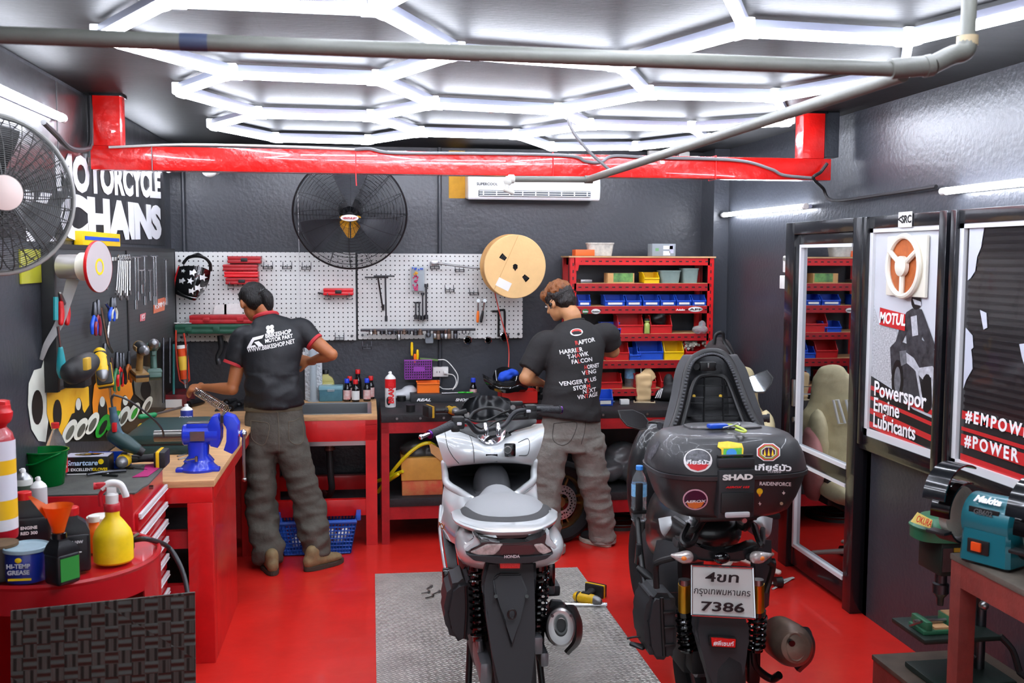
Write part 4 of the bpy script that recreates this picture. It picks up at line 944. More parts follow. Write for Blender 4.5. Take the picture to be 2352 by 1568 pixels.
# hair
b=B()
b.ell(at(0,-.018,.035),(.085,.1,.088),rot);b.ell(at(0,-.055,-.0),(.075,.06,.08),rot);b.ell(at(.0,.045,.075),(.07,.045,.035),rot)
b.limb([(at(.02,-.1,.02),(.03,.03)),(at(.045,-.115,-.02),(.034,.036)),(at(.05,-.1,-.075),(.03,.028)),(at(.045,-.085,-.11),(.012,.012))],side=(1,0,0))
h1=part('hair',fuse(b,.008,3,wr=lambda p,n:.0035*noise.noise(Vector((p.x*90,p.y*40,p.z*22)))),HAIR,p1,'black hair tied at the back')
part('hair_tie',B().torus(at(.022,-.104,.012),at(.045,-.115,-.02)-at(.02,-.1,.02),.03,.006,20,6),BLK,h1)
# ---- mechanic on the right
K=dict(neck=P(1316,735,Y=6.3),head=P(1284,694,Y=6.37),shL=P(1252,790,Y=6.24),shR=P(1392,768,Y=6.28),elL=P(1208,868,Y=6.2),elR=P(1408,806,Y=6.34),wrL=P(1245,880,Y=6.44),wrR=P(1350,800,Y=6.62))
b=B()
w2=P(1312,958,Y=6.17)
b.limb([(w2-Vector((0,0,.1)),(.14,.09)),(w2,(.13,.09)),(P(1318,860,Y=6.18),(.13,.09)),(P(1322,790,Y=6.22),(.14,.08)),(K['neck']-Vector((0,0,.03)),(.065,.06)),(K['neck']+Vector((-.01,0,.04)),(.056,.056)),(K['head']-Vector((0,0,.02)),(.055,.06))])
for sh,el,wr in (('shL','elL','wrL'),('shR','elR','wrR')):
    b.limb([(K[sh],(.052,.052)),(K[sh]*.5+K[el]*.5,(.05,.05)),(K[el]+(K[sh]-K[el])*.12,(.045,.045))],side=(0,1,0))
    b.limb([(K[el],(.044,.044)),(K[el]*.7+K[wr]*.3,(.045,.042)),(K[wr]*.7+K[el]*.3,(.034,.03)),(K[wr],(.028,.023))],side=(0,1,0));b.ell(K[el],(.045,.045,.045))
hand(b,K['wrL'],(.6,.8,-.3),(.3,.1,-1),1,30);hand(b,K['wrR'],(-.5,.8,-.3),(-.3,.1,-1),-1,30)
at2,rot2=headshape(b,K['head'],(-.62,.68,-.42),(-.2,.3,1),1.03)
for a,c in ((P(1268,1010,Y=6.17),P(1272,1262,Y=6.1)),(P(1350,1010,Y=6.17),P(1390,1240,Y=6.24))):
    b.limb([(a,(.07,.08)),((a+c)/2+Vector((0,.04,0)),(.05,.05)),(c,(.035,.035))])
p2=part('person',fuse(b,.0075,3),SKIN2);tag(p2,'mechanic with brown-topped hair in a black shirt printed with red and white words','person')
for s in (-1,1):
    e_=part('eye',B().ell(at2(s*.03,.081,.002),(.012,.006,.007),rot2),WHT,p2);part('iris',B().ell(at2(s*.03,.086,.002),(.006,.003,.006),rot2),BLK,e_)
SH2=M('shirt_black_worn','#1c1b1c',.8,bump=.15,bs=30)
b=B()
b.limb([(P(1309,962,Y=6.15),(.2,.135)),(P(1313,920,Y=6.16),(.183,.13)),(P(1318,860,Y=6.18),(.178,.125)),(P(1320,810,Y=6.21),(.188,.12)),(P(1321,775,Y=6.25),(.185,.105)),(P(1317,748,Y=6.29),(.12,.08)),(P(1316,740,Y=6.3),(.078,.068))],side=(1,0,-.05),caps=False)
c2L=P(1214,850,Y=6.21);c2R=P(1405,795,Y=6.31)
sleeve(b,K['shL'],c2L,.086,.075,Vector((.07,0,0)));sleeve(b,K['shR'],c2R,.08,.07,Vector((-.07,0,0)))
b.ell(K['shL']+Vector((.015,0,0)),(.08,.085,.078));b.ell(K['shR']+Vector((-.015,0,0)),(.08,.085,.078))
s2=part('shirt',fuse(b,.0095,5,wr=cloth(.010,11,8,fade=lambda p:1.2 if p.z < w2.z+.2 else .5)),SH2,p2)
T2=bvh(s2);q=lambda x,y:P(x,y,Y=6.1);RT2=M('shirt_print_red','#c8342e',.6)
for s,xa,xb,y,sl,red in (('RAPTOR',1322,1370,784,4,0),('HARRIER',1286,1338,805,4,5),('T-HAWK',1302,1351,815,4,3),('FALCON',1311,1359,827,3,2),('HORNET',1340,1377,840,2,0),('VENG',1333,1368,853,2,1),('VENGER PLUS',1282,1368,874,6,8),('STORM',1312,1352,886,3,4),('NEXT',1334,1366,894,2,1),('VINTAGE',1321,1371,906,3,3)):
    fit_text(s,q(xa,y+sl),q(xb,y-sl),.026,WT1,s2,onto=T2,depth=(0,1,0),bold=.02,red=red,m2=RT2)
decal([(1328+15*math.cos(t*PI/10),764-1.5*math.cos(t*PI/10)+8*math.sin(t*PI/10)) for t in range(20)],WT1,s2,T2)
decal([(1328+12*math.cos(t*PI/10),762.5-1*math.cos(t*PI/10)+5.5*math.sin(t*PI/10)) for t in range(20)],RT2,s2,T2).location.y -= .002
decal([(1316,765),(1322,762),(1334,761),(1341,766),(1333,768),(1320,769)],SH2,s2,T2).location.y -= .003
nk=K['neck']+Vector((0,0,-.014));part('collar',B().torus(nk,(-.2,.3,1),.072,.01,32,8,1,.92),SH2,s2)
TR2=M('trousers_grey','#77746d',.9,bump=.25,bs=60,var=.15,vs=14)
t2=part('trousers',trousers(
    [(P(1270,1005,Y=6.18),(.11,.12)),(P(1262,1060,Y=6.16),(.095,.11)),(P(1258,1125,Y=6.15),(.08,.09)),(P(1258,1185,Y=6.14),(.072,.08)),(P(1266,1262,Y=6.12),(.07,.078))],
    [(P(1348,1005,Y=6.18),(.11,.12)),(P(1356,1060,Y=6.2),(.1,.11)),(P(1366,1125,Y=6.22),(.09,.095)),(P(1378,1180,Y=6.24),(.082,.085)),(P(1386,1236,Y=6.26),(.075,.08))],
    [(P(1312,950,Y=6.18),(.18,.125)),(P(1311,980,Y=6.18),(.19,.13)),(P(1311,1010,Y=6.18),(.195,.13)),(P(1312,1032,Y=6.18),(.18,.125))],.016,31,.5),TR2,p2)
T=bvh(t2);st2=M('stitching_dark','#3a3834',.8)
stitch([(1272,972),(1270,1008),(1290,1022),(1312,1010),(1325,972),(1300,970),(1272,972)],st2,t2,T)
stitch([(1345,962),(1343,990),(1335,1020)],st2,t2,T)
part('turn_up',B().lathe([(.076,0),(.082,.002),(.084,.045),(.078,.047)],P(1386,1244,Y=6.26),(0,0,1),n=28),M('denim_pale','#8a8780',.9),t2,'pale turned-up hem')
part('turn_up',B().lathe([(.078,0),(.084,.002),(.086,.045),(.08,.047)],P(1268,1267,Y=6.12),(0,0,1),n=28),_m['denim_pale'],t2,'pale turned-up hem')
SH_=M('canvas_black','#1a1a1c',.8);SW=M('sole_white','#c8c0b0',.7,var=.2,vs=30)
q=P(1392,1256,Z=0);shoe(q+Vector((.02,0,0)),q+Vector((-.12,.19,0)),SH_,SW,p2,'black canvas shoe with white sole')
q=P(1272,1280,Z=0);shoe(q,q+Vector((-.05,.25,0)),SH_,SW,p2,'black canvas shoe with white sole')
b=B()
b.ell(at2(0,-.018,.035),(.09,.104,.092),rot2);b.ell(at2(0,-.06,-.005),(.078,.055,.075),rot2);b.ell(at2(0,.05,.075),(.074,.05,.04),rot2)
h2=part('hair',fuse(b,.008,3,wr=lambda p,n:.009*noise.noise(Vector((p.x*45,p.y*45,p.z*30)))),HAIR2,p2,'black hair with brown top')
part('dyed_top',fuse(B().ell(at2(-.012,-.03,.074),(.08,.085,.062),rot2).ell(at2(-.02,.045,.062),(.066,.05,.045),rot2),.008,2,wr=lambda p,n:.012*noise.noise(Vector((p.x*50,p.y*50,p.z*40)))),M('brown_hair_top','#8a5228',.4,bump=.6,bs=3,stretch=(50,50,12),var=.5,vs=.4),h2,'brown dyed top')
part('earphone',B().ell(at2(-.09,.0,-.015),(.009,.009,.012)).cyl(at2(-.088,.005,-.012),at2(-.088,.01,-.04),.004,n=8),BLK,p2);
part('strap',B().tube([at2(-.083,0,.0),at2(-.088,-.05,.012),at2(-.05,-.11,.03),at2(0,-.128,.03),at2(.05,-.112,.03),at2(.088,-.05,.02)],.0025,6),BLK,h2)
# ---------------------------------------------------------------- scooters
def patch(rows,nu=5,nv=5,thick=.006,flipx=None):
    "a smooth panel through rows of (px, py, Y) points of the place"
    g=[[P(x,y,Y=Y) for x,y,Y in r] for r in rows]
    g=[spl(r,nu) for r in g];cols=[spl([g[i][j] for i in range(len(g))],nv) for j in range(len(g[0]))]
    b=B();L=[[b.bm.verts.new(p) for p in c] for c in cols]
    for i in range(len(L)-1):
        for j in range(len(L[0])-1):b.bm.faces.new([L[i][j],L[i+1][j],L[i+1][j+1],L[i][j+1]])
    if thick:
        bmesh.ops.recalc_face_normals(b.bm,faces=b.bm.faces[:])
        # keep the skin where it was built: thicken to the far side
        c=b.bm.faces[:][len(b.bm.faces)//2];toeye=(EYE-c.calc_center_median()).dot(c.normal)
        bmesh.ops.solidify(b.bm,geom=b.bm.faces[:],thickness=thick if toeye > 0 else -thick)
    return b
def subd(b,lv=2):
    bmesh.ops.recalc_face_normals(b.bm,faces=b.bm.faces[:])
    me=bpy.data.meshes.new('f');b.bm.to_mesh(me);b.bm.free();o=bpy.data.objects.new('f',me);col.objects.link(o)
    q=o.modifiers.new('s','SUBSURF');q.levels=lv;q.render_levels=lv
    dg=bpy.context.evaluated_depsgraph_get();out=bpy.data.meshes.new_from_object(o.evaluated_get(dg));bpy.data.objects.remove(o);bpy.data.meshes.remove(me)
    finish(out,60);return out
def cage(secs,xc,lv=2):
    "secs: (Y, [(half x, z) from top centre round to bottom centre])"
    b=B();rs=[]
    for y,pts in secs:
        c=xc(y) if callable(xc) else xc
        rs.append([(c+x,y,z) for x,z in pts]+[(c-x,y,z) for x,z in pts[::-1] if x > 0])
    b.rings(rs);return subd(b,lv)
def wheel(c,R0,wd,ax,rimM,name='wheel',parent=None,spokes=5,disc=None,discR=.11,tread=True):
    c=Vector(c);ax=Vector(ax).normalized()
    w_=part(name,B().lathe([(R0*.68,-wd*.4),(R0*.74,-wd*.46),(R0*.92,-wd*.5),(R0*.985,-wd*.3),(R0,0),(R0*.985,wd*.3),(R0*.92,wd*.5),(R0*.74,wd*.46),(R0*.68,wd*.4),(R0*.68,-wd*.4)],c,ax,n=56,cap=False),RUB,parent) if parent else None
    return w_
def shock(t,top,bot,r=.03,n=9,m=None,name='shock_absorber',cm=None):
    top,bot=Vector(top),Vector(bot);d=bot-top
    s=part(name,B().cyl(top,bot,r*.42,n=12).cyl(top,top+d*.12,r*.95,n=16).cyl(bot,bot-d*.08,r*.9,n=16),m or GBL,t)
    x,y,a=frame(d);pts=[]
    for i in range(n*14+1):
        q=i/(n*14);pts.append(top+d*(.1+.82*q)+x*(r*math.cos(2*PI*n*q))+y*(r*math.sin(2*PI*n*q)))
    part('spring',B().tube(pts,r*.2,6,1),cm or GBL,s);return s
SIL=M('pearl_white_paint','#ccd0d1',.16,.0,coat=.7)
SCR=M('screen_black','#07080b',.22,spec=.25)
SEATG=M('seat_grey','#8b8d8e',.5,bump=.12,bs=300);SEATB=M('seat_black','#232426',.6,bump=.12,bs=300)
LENS=M('lamp_lens','#b8b0ac',.12,.3,coat=.6,var=.4,vs=60);SMK=M('smoked_lens','#1b0d10',.08,coat=.8)
xc=lambda y:.545+.03*(y-3.75)
sct=thing('scooter','pearl white scooter with grey seat, handlebar turned, parked on the chequer plate','scooter',(xc(4.3),4.3,0))
# front shield, dash and screen
part('front_shield',patch([
 [(1005,984,4.9),(1040,980,4.92),(1072,990,4.86),(1130,1012,4.74),(1178,992,4.86),(1214,976,4.95),(1246,972,4.92)],
 [(1001,1000,4.74),(1040,1001,4.72),(1078,1009,4.69),(1130,1028,4.64),(1182,1006,4.71),(1214,999,4.76),(1250,988,4.78)],
 [(1010,1032,4.70),(1045,1034,4.64),(1085,1038,4.62),(1130,1044,4.60),(1180,1037,4.63),(1212,1032,4.67),(1242,1026,4.74)],
 [(1020,1066,4.70),(1050,1066,4.66),(1085,1064,4.64),(1130,1062,4.63),(1180,1062,4.65),(1205,1063,4.68),(1228,1062,4.74)],
 [(1021,1076,4.74),(1050,1070,4.72),(1085,1066,4.72),(1130,1063,4.72),(1180,1063,4.73),(1205,1066,4.74),(1226,1072,4.78)]],thick=.012),SIL,sct)
part('shield_rim',B().limb([(P(1019,1062,Y=4.71),(.014,.02)),(P(1022,1085,Y=4.71),(.016,.02)),(P(1027,1110,Y=4.68),(.018,.02)),(P(1055,1130,Y=4.55),(.02,.02)),(P(1082,1148,Y=4.35),(.02,.02))],n=12),SIL,sct)
part('shield_rim',B().limb([(P(1229,1058,Y=4.75),(.014,.02)),(P(1226,1080,Y=4.75),(.016,.02)),(P(1224,1104,Y=4.7),(.018,.02)),(P(1205,1122,Y=4.55),(.02,.02)),(P(1185,1138,Y=4.35),(.02,.02))],n=12),SIL,sct)
part('storage_panel',patch([
 [(1020,1064,4.735),(1060,1062,4.72),(1125,1060,4.71),(1185,1060,4.73),(1228,1062,4.77)],
 [(1024,1085,4.75),(1062,1088,4.86),(1125,1086,4.9),(1185,1086,4.86),(1224,1080,4.78)],
 [(1030,1110,4.72),(1075,1112,4.78),(1125,1100,4.74),(1175,1110,4.78),(1220,1103,4.76)],
 [(1062,1132,4.55),(1090,1130,4.56),(1125,1115,4.5),(1160,1128,4.56),(1198,1124,4.56)],
 [(1080,1150,4.35),(1100,1145,4.33),(1125,1130,4.3),(1160,1142,4.33),(1184,1142,4.35)]],thick=.01),MBL,sct)
part('tunnel_cover',cage([(y,[(0,z+.02),(w_*.6,z+.015),(w_,z-.03),(w_*1.1,z-.12),(0,z-.13)]) for y,z,w_ in ((4.22,.78,.09),(4.35,.78,.09),(4.5,.80,.08),(4.62,.84,.085),(4.74,.88,.09))],xc),MBL,sct)
# wings beside the seat
part('side_panel',patch([
 [(1024,1100,4.7),(1052,1122,4.58),(1084,1142,4.32)],[(1017,1130,4.68),(1046,1146,4.48),(1078,1158,4.18)],
 [(1014,1168,4.6),(1036,1178,4.3),(1062,1188,4.02)],[(1010,1200,4.5),(1028,1212,4.2),(1046,1222,3.96)],[(1014,1230,4.5),(1030,1240,4.2),(1046,1250,3.96)]]),SIL,sct)
part('side_panel',patch([
 [(1226,1098,4.74),(1206,1120,4.58),(1184,1138,4.34)],[(1232,1112,4.7),(1226,1142,4.5),(1222,1156,4.22)],
 [(1237,1145,4.62),(1240,1160,4.35),(1246,1176,4.05)],[(1240,1180,4.55),(1250,1190,4.3),(1262,1200,4.02)],[(1238,1220,4.5),(1250,1230,4.3),(1262,1235,4.02)]]),SIL,sct)
fbt=part('footboard',patch([[(1016,1195,4.45),(1040,1205,4.4)],[(1018,1240,4.3),(1045,1250,4.25)],[(1026,1290,4.15),(1050,1300,4.1)],[(1032,1330,4.1),(1052,1340,4.05)]],thick=.02),MBL,sct)
b=B()
for k in range(6):b.tube([P(1021+k*2.5,1208+k*11,Y=4.375-k*.03),P(1040+k*1.6,1228+k*10,Y=4.33-k*.03)],.003,5,1)
part('grip_ribs',b,BLK,fbt)
part('edge_strip',B().limb([(P(1012,1165,Y=4.62),(.008,.015)),(P(1010,1215,Y=4.45),(.007,.014)),(P(1018,1280,Y=4.22),(.007,.014)),(P(1028,1335,Y=4.08),(.006,.012))],n=10),SIL,sct)
part('footboard',B().bx(xc(4.4)+.17,xc(4.4)+.235,4.1,4.6,.42,.47,.015),MBL,sct)
part('lower_body',cage([(y,[(0,.72),(w_*.8,.7),(w_,.58),(w_,.45),(w_*.6,.36),(0,.34)]) for y,w_ in ((3.98,.12),(4.1,.17),(4.4,.18),(4.7,.17),(4.85,.12))],xc),MBL,sct)
# outer front fairing and front wheel (away from the camera)
part('front_fairing',cage([(y,[(0,t_),(w_*.7,t_-.02),(w_,(t_+bt_)/2),(w_*.6,bt_+.03),(0,bt_)]) for y,w_,t_,bt_ in ((4.95,.2,.96,.5),(5.0,.2,.96,.5),(5.1,.16,.92,.55),(5.22,.1,.85,.6),(5.28,.04,.78,.66))],xc),SIL,sct)
fw=part('front_wheel',B().lathe([(.17,-.035),(.19,-.045),(.24,-.05),(.262,-.03),(.27,0),(.262,.03),(.24,.05),(.19,.045),(.17,.035),(.17,-.035)],(xc(5.2),5.2,.272),(1,0,0),n=48,cap=False),RUB,sct)
part('rim',B().torus((xc(5.2),5.2,.272),(1,0,0),.165,.02,36,8).cyl((xc(5.2)-.04,5.2,.272),(xc(5.2)+.04,5.2,.272),.035).bx(xc(5.2)-.01,xc(5.2)+.01,5.04,5.36,.262,.282).bx(xc(5.2)-.01,xc(5.2)+.01,5.19,5.21,.11,.43),M('rim_gold','#8a744c',.35,.7),fw)
part('fork',B().cyl((xc(5.1)-.07,5.2,.27),(xc(5)-.07,5.03,.68),.016).cyl((xc(5.1)+.07,5.2,.27),(xc(5)+.07,5.03,.68),.016),GBL,sct)
part('windscreen',patch([[(1058,962,4.93),(1085,966,4.98),(1120,966,5.0),(1155,962,4.99),(1182,950,4.96)],[(1064,930,4.96),(1090,928,5.03),(1120,926,5.06),(1150,926,5.04),(1178,928,5.0)],[(1078,914,5.0),(1098,909,5.07),(1120,908,5.1),(1142,909,5.08),(1166,914,5.03)]],thick=.006),SCR,sct)
part('dash',patch([[(1050,985,4.83),(1085,975,4.9),(1120,968,4.95),(1160,966,4.94),(1198,964,4.9),(1232,962,4.93)],[(1062,992,4.8),(1090,988,4.84),(1125,985,4.86),(1160,984,4.86),(1192,975,4.87),(1232,968,4.9)],[(1085,1000,4.76),(1100,1008,4.74),(1130,1012,4.73),(1158,1006,4.75),(1172,990,4.82),(1222,976,4.88)]],thick=.01),BLK,sct)
part('dash_hood',B().tube([P(1076,962,Y=4.9),P(1090,945,Y=4.95),P(1120,936,Y=4.98),P(1150,941,Y=4.97),P(1170,955,Y=4.93)],.008,8),BLK,sct)
# handlebar
HB=M('handlebar_black','#26272a',.4,.4)
hb=part('handlebar',B().tube([P(1040,973,Y=4.55),P(1068,967,Y=4.6),P(1080,975,Y=4.62),P(1092,990,Y=4.63),P(1105,993,Y=4.65),P(1128,985,Y=4.69),P(1150,982,Y=4.72),P(1165,970,Y=4.76),P(1178,952,Y=4.78),P(1195,943,Y=4.8),P(1240,940,Y=4.84)],.0125,12,5),HB,sct)
for a,c,e,lab in (((1043,974,4.56),(990,996,4.48),(966,1001,4.44),'left'),((1228,940.5,4.84),(1284,941,4.9),(1291,941,4.91),'right')):
    a,c,e=[P(x,y,Y=Y) for x,y,Y in (a,c,e)];d=(c-a).normalized()
    g=part('grip',B().cyl(a,c,.0175,n=16).cyl(c-d*.004,c+d*.003,.021,n=16),M('grip_rubber','#2e2f33',.7,bump=.3,bs=120),hb)
    part('bar_end',B().cyl(c+d*.003,c+d*.012,.02,n=16),M('purple_anodised','#5a2a7a',.25,.8),g,'purple ring')
part('bar_weight',B().cyl(P(988,995,Y=4.47),P(968,1003,Y=4.44),.008,.01,n=12).ell(P(967,1003,Y=4.44),(.012,.012,.012)),CHR,hb)
part('left_switch_block',B().c(P(1052,970,Y=4.57),(.06,.05,.06),.014).c(P(1046,983,Y=4.55),(.04,.03,.035),.01),BLK,hb,'black switch block')
part('right_switch_block',B().c(P(1218,942,Y=4.83),(.06,.055,.06),.014).c(P(1222,952,Y=4.82),(.045,.04,.04),.01),BLK,hb,'black switch block')
for x,y,Y in ((1055,973,4.535),(1214,944,4.79)):part('switch_button',B().c(P(x,y,Y=Y),(.022,.01,.014),.004),M('switch_grey','#c8c8cc',.4),hb)
part('brake_reservoir',B().c(P(1058,947,Y=4.66),(.06,.035,.02),.004,rot=Matrix.Rotation(.25,3,'Y').transposed()),BLK,hb);part('brake_reservoir',B().c(P(1186,926,Y=4.86),(.06,.035,.02),.004),BLK,hb)
part('brake_lever',B().tube([P(1060,958,Y=4.67),P(1035,968,Y=4.63),P(1005,983,Y=4.57)],.006,8),HB,hb);part('brake_lever',B().tube([P(1200,935,Y=4.88),P(1230,932,Y=4.93),P(1270,933,Y=4.98)],.006,8),HB,hb)
for x,y,Y in ((1072,953,4.66),(1178,935,4.82)):
    m_=P(x,y,Y=Y);part('mirror_mount',B().cyl(m_,m_+Vector((0,-.006,0)),.012,n=14).cyl(m_,m_+Vector((.01,.03,0)),.008,n=10),STL,hb)
part('brake_hose',B().tube([P(1075,963,Y=4.66),P(1098,968,Y=4.75),P(1120,965,Y=4.85),P(1150,950,Y=4.85),P(1172,942,Y=4.82)],.006,8),BLK,sct)
part('brake_hose',B().tube([P(1080,970,Y=4.66),P(1110,985,Y=4.78),P(1140,968,Y=4.82),P(1180,958,Y=4.84),P(1210,955,Y=4.85)],.005,8),BLK,sct)
tc_=part('top_clamp',patch([[(1094,992,4.74),(1112,1000,4.7),(1130,1000,4.7),(1146,996,4.72),(1161,986,4.76)],[(1098,1004,4.7),(1112,1012,4.67),(1130,1013,4.67),(1148,1009,4.69),(1160,999,4.73)],[(1106,1012,4.68),(1116,1018,4.66),(1130,1019,4.66),(1146,1016,4.67),(1156,1008,4.7)]],thick=.02),CHR,sct)
for x in (1115,1145):part('riser_bolt',B().limb([(P(x,998,Y=4.66),(.012,.012)),(P(x,985,Y=4.67),(.014,.014)),(P(x-1,974,Y=4.68),(.009,.009))],n=12),CHR,tc_)
k_=part('key_switch',B().c(P(1171,1033,Y=4.62),(.055,.03,.062),.01).cyl(P(1166,1033,Y=4.6),P(1166,1033,Y=4.588),.018,n=20),GBL,sct);part('key_ring',B().torus(P(1166,1033,Y=4.586),(0,1,0),.016,.002,20,6),STL,k_)
part('sticker',patch([[(1126,1030,4.612),(1135,1030,4.612)],[(1126,1040,4.602),(1135,1040,4.602)]],1,1,.001),WHT,sct)
part('chrome_badge',patch([[(1116,1043,4.597),(1143,1043,4.597)],[(1115,1060,4.622),(1142,1060,4.622)]],1,1,.002),M('badge_chrome','#5a5a60',.2,.9,var=.6,vs=90),sct)
# seat
part('seat',cage([(3.87,[(0,.82),(.06,.82),(.1,.81),(.1,.79),(0,.78)]),(3.93,[(0,.85),(.1,.845),(.155,.82),(.155,.795),(0,.78)]),(4.05,[(0,.865),(.11,.86),(.18,.83),(.18,.79),(0,.77)]),(4.18,[(0,.86),(.1,.855),(.165,.83),(.16,.79),(0,.77)]),
 (4.27,[(0,.835),(.07,.83),(.13,.80),(.12,.77),(0,.76)]),(4.36,[(0,.85),(.05,.84),(.09,.8),(.09,.76),(0,.75)]),(4.46,[(0,.84),(.04,.835),(.06,.8),(.06,.76),(0,.75)])],xc),SEATG,sct)
part('seat_trim',cage([(3.80,[(0,.815),(.08,.815),(.13,.80),(.12,.77),(0,.76)]),(3.86,[(0,.83),(.12,.83),(.19,.81),(.18,.765),(0,.76)]),(4.0,[(0,.82),(.15,.84),(.206,.835),(.2,.765),(0,.76)]),(4.12,[(0,.80),(.14,.83),(.19,.825),(.18,.76),(0,.76)]),(4.25,[(0,.78),(.1,.78),(.14,.77),(.13,.75),(0,.75)])],xc),SEATB,sct,'black lower band of the seat')
# rear cowl
part('rear_cowl',cage([(3.66,[(0,.765),(.07,.765),(.13,.75),(.12,.71),(.08,.70),(0,.70)]),(3.74,[(0,.775),(.12,.78),(.2,.755),(.2,.70),(.15,.66),(0,.65)]),(3.88,[(0,.77),(.15,.79),(.225,.765),(.222,.68),(.18,.62),(0,.62)]),(4.05,[(0,.76),(.15,.785),(.21,.76),(.21,.68),(.17,.6),(0,.6)]),(4.25,[(0,.75),(.12,.77),(.185,.74),(.18,.66),(.16,.6),(0,.6)])],xc),SIL,sct)
part('grab_rail',patch([
 [(1056,1168,4.08),(1066,1184,3.88),(1105,1196,3.78),(1175,1199,3.74),(1232,1193,3.78),(1260,1178,3.88),(1256,1164,4.08)],
 [(1046,1170,4.05),(1056,1190,3.82),(1106,1206,3.69),(1175,1209,3.66),(1234,1203,3.69),(1268,1186,3.82),(1270,1168,4.02)],
 [(1036,1176,4.0),(1048,1198,3.76),(1108,1217,3.62),(1175,1220,3.6),(1236,1214,3.62),(1276,1194,3.76),(1281,1176,3.96)],
 [(1038,1184,4.0),(1052,1206,3.77),(1110,1226,3.63),(1175,1229,3.61),(1234,1223,3.63),(1274,1202,3.77),(1279,1184,3.96)]],thick=.014),SIL,sct)
# tail lamps
def pz(x,y,Y=3.62):return P(x,y,Y=Y)
def plate(pts,Y,th,m,name,parent,lab=None,bev=.003):
    P3=[P(x,y,Y=Y if not isinstance(Y,(list,tuple)) else Y[i]) for i,(x,y) in enumerate(pts)]
    b=B();n=len(P3);a=[b.V(p) for p in P3];c=[b.V(p+Vector((0,th,0))) for p in P3]
    fs=[b.face(a[::-1]),b.face(c)]+[b.face([a[i],a[(i+1) % n],c[(i+1) % n],c[i]]) for i in range(n)]
    if bev:bmesh.ops.bevel(b.bm,geom=list({e for f in fs if f for e in f.edges}),offset=bev,segments=2,affect='EDGES')
    return part(name,b,m,parent,lab)
tl=plate([(1090,1228),(1105,1240),(1140,1248),(1175,1247),(1210,1246),(1240,1236),(1254,1222),(1256,1232),(1250,1248),(1266,1258),(1272,1272),(1240,1284),(1175,1290),(1110,1288),(1072,1274),(1080,1262),(1108,1250)],3.6,.07,SMK,'tail_light',sct)
plate([(1080,1268),(1118,1250),(1156,1249),(1148,1262),(1136,1274),(1100,1276)],3.594,.02,LENS,'lens',tl,'clear indicator lens');plate([(1226,1251),(1246,1248),(1268,1266),(1250,1274),(1238,1268)],3.594,.02,LENS,'lens',tl,'clear indicator lens')
plate([(1152,1252),(1222,1250),(1232,1266),(1220,1274),(1150,1275),(1146,1266)],3.592,.02,M('deep_red_lens','#3a0810',.1,coat=.8),'centre_lens',tl)
plate([(1070,1272),(1110,1277),(1175,1281),(1240,1277),(1272,1270),(1255,1284),(1215,1294),(1140,1294),(1090,1288)],3.585,.12,MBL,'lower_cowl',sct)
fit_text('HONDA',pz(1158,1278,3.584),pz(1194,1277,3.584),.011,M('badge_silver','#d0d0d4',.3,.5),sct,bold=.03,name='badge')
plate([(1134,1222),(1218,1222),(1205,1243),(1148,1244)],3.63,.05,GBL,'tail_recess',sct)
plate([(1086,1224),(1100,1240),(1150,1246),(1146,1252),(1108,1250),(1090,1256),(1072,1268),(1066,1262),(1092,1243)],3.61,.05,SIL,'tail_trim',sct);plate([(1262,1218),(1250,1238),(1216,1246),(1228,1250),(1246,1246),(1276,1262),(1280,1256),(1262,1238)][::-1],3.61,.05,SIL,'tail_trim',sct)
# underside: mudguard, reflector, springs, engine cases
plate([(1118,1288),(1232,1288),(1234,1330),(1228,1380),(1222,1440),(1228,1500),(1226,1590),(1142,1590),(1130,1500),(1124,1420),(1110,1370),(1106,1340)],[3.66,3.66,3.63,3.6,3.58,3.56,3.54,3.54,3.56,3.58,3.6,3.63],.05,MBL,'mudguard',sct,bev=.012)
plate([(1146,1318),(1196,1318),(1214,1360),(1196,1420),(1176,1492),(1160,1420),(1138,1370),(1132,1330)],[3.63,3.63,3.6,3.57,3.55,3.57,3.6,3.63],.03,MBL,'mudguard_ridge',sct,bev=.006)
part('mudguard_boss',B().torus(P(1176,1410,Y=3.56),(0,1,.1),.014,.004,20,6,1,1.3),BLK,sct)
for x in (1139,1210):part('mudguard_hole',B().cyl(P(x,1369,Y=3.585),P(x,1369,Y=3.6),.007,n=12),GBL,sct)
rf_=M('reflector_red','#e8120c',.15,coat=.8,bump=.4,bs=400)
rr_=plate([(1144,1285),(1200,1285),(1198,1309),(1146,1309)],3.6,.03,BLK,'reflector_holder',sct);plate([(1148,1289),(1195,1289),(1194,1305),(1149,1305)],3.594,.02,rf_,'reflector',rr_,'red reflector',.001)
shock(sct,P(1096,1285,Y=3.8),P(1104,1470,Y=3.78),.034,10);shock(sct,P(1240,1285,Y=3.8),P(1232,1462,Y=3.8),.034,10)
plate([(1030,1352),(1050,1335),(1078,1330),(1088,1345),(1086,1470),(1066,1480),(1040,1474),(1026,1450),(1018,1410)],3.77,.22,MBL,'air_filter_case',sct,bev=.022)
part('case_seam',B().tube([P(1070,1345,Y=3.768),P(1072,1400,Y=3.768),P(1068,1466,Y=3.768)],.006,8),BLK,sct)
part('engine_block',B().c((xc(3.9)-.03,4.0,.34),(.24,.3,.22),.03).c((xc(3.9)+.1,3.95,.36),(.08,.2,.12),.02),M('engine_dark','#1c1c1e',.5,.4),sct)
part('swing_arm',B().c((xc(3.8)-.12,3.85,.3),(.05,.45,.09),.02).c((xc(3.8)+.12,3.88,.3),(.035,.3,.06),.015),M('cast_alloy','#77787c',.4,.7),sct)
rw=part('rear_wheel',B().lathe([(.15,-.045),(.17,-.055),(.225,-.062),(.248,-.04),(.256,0),(.248,.04),(.225,.062),(.17,.055),(.15,.045),(.15,-.045)],(xc(3.8),3.8,.258),(1,0,0),n=48,cap=False),RUB,sct)
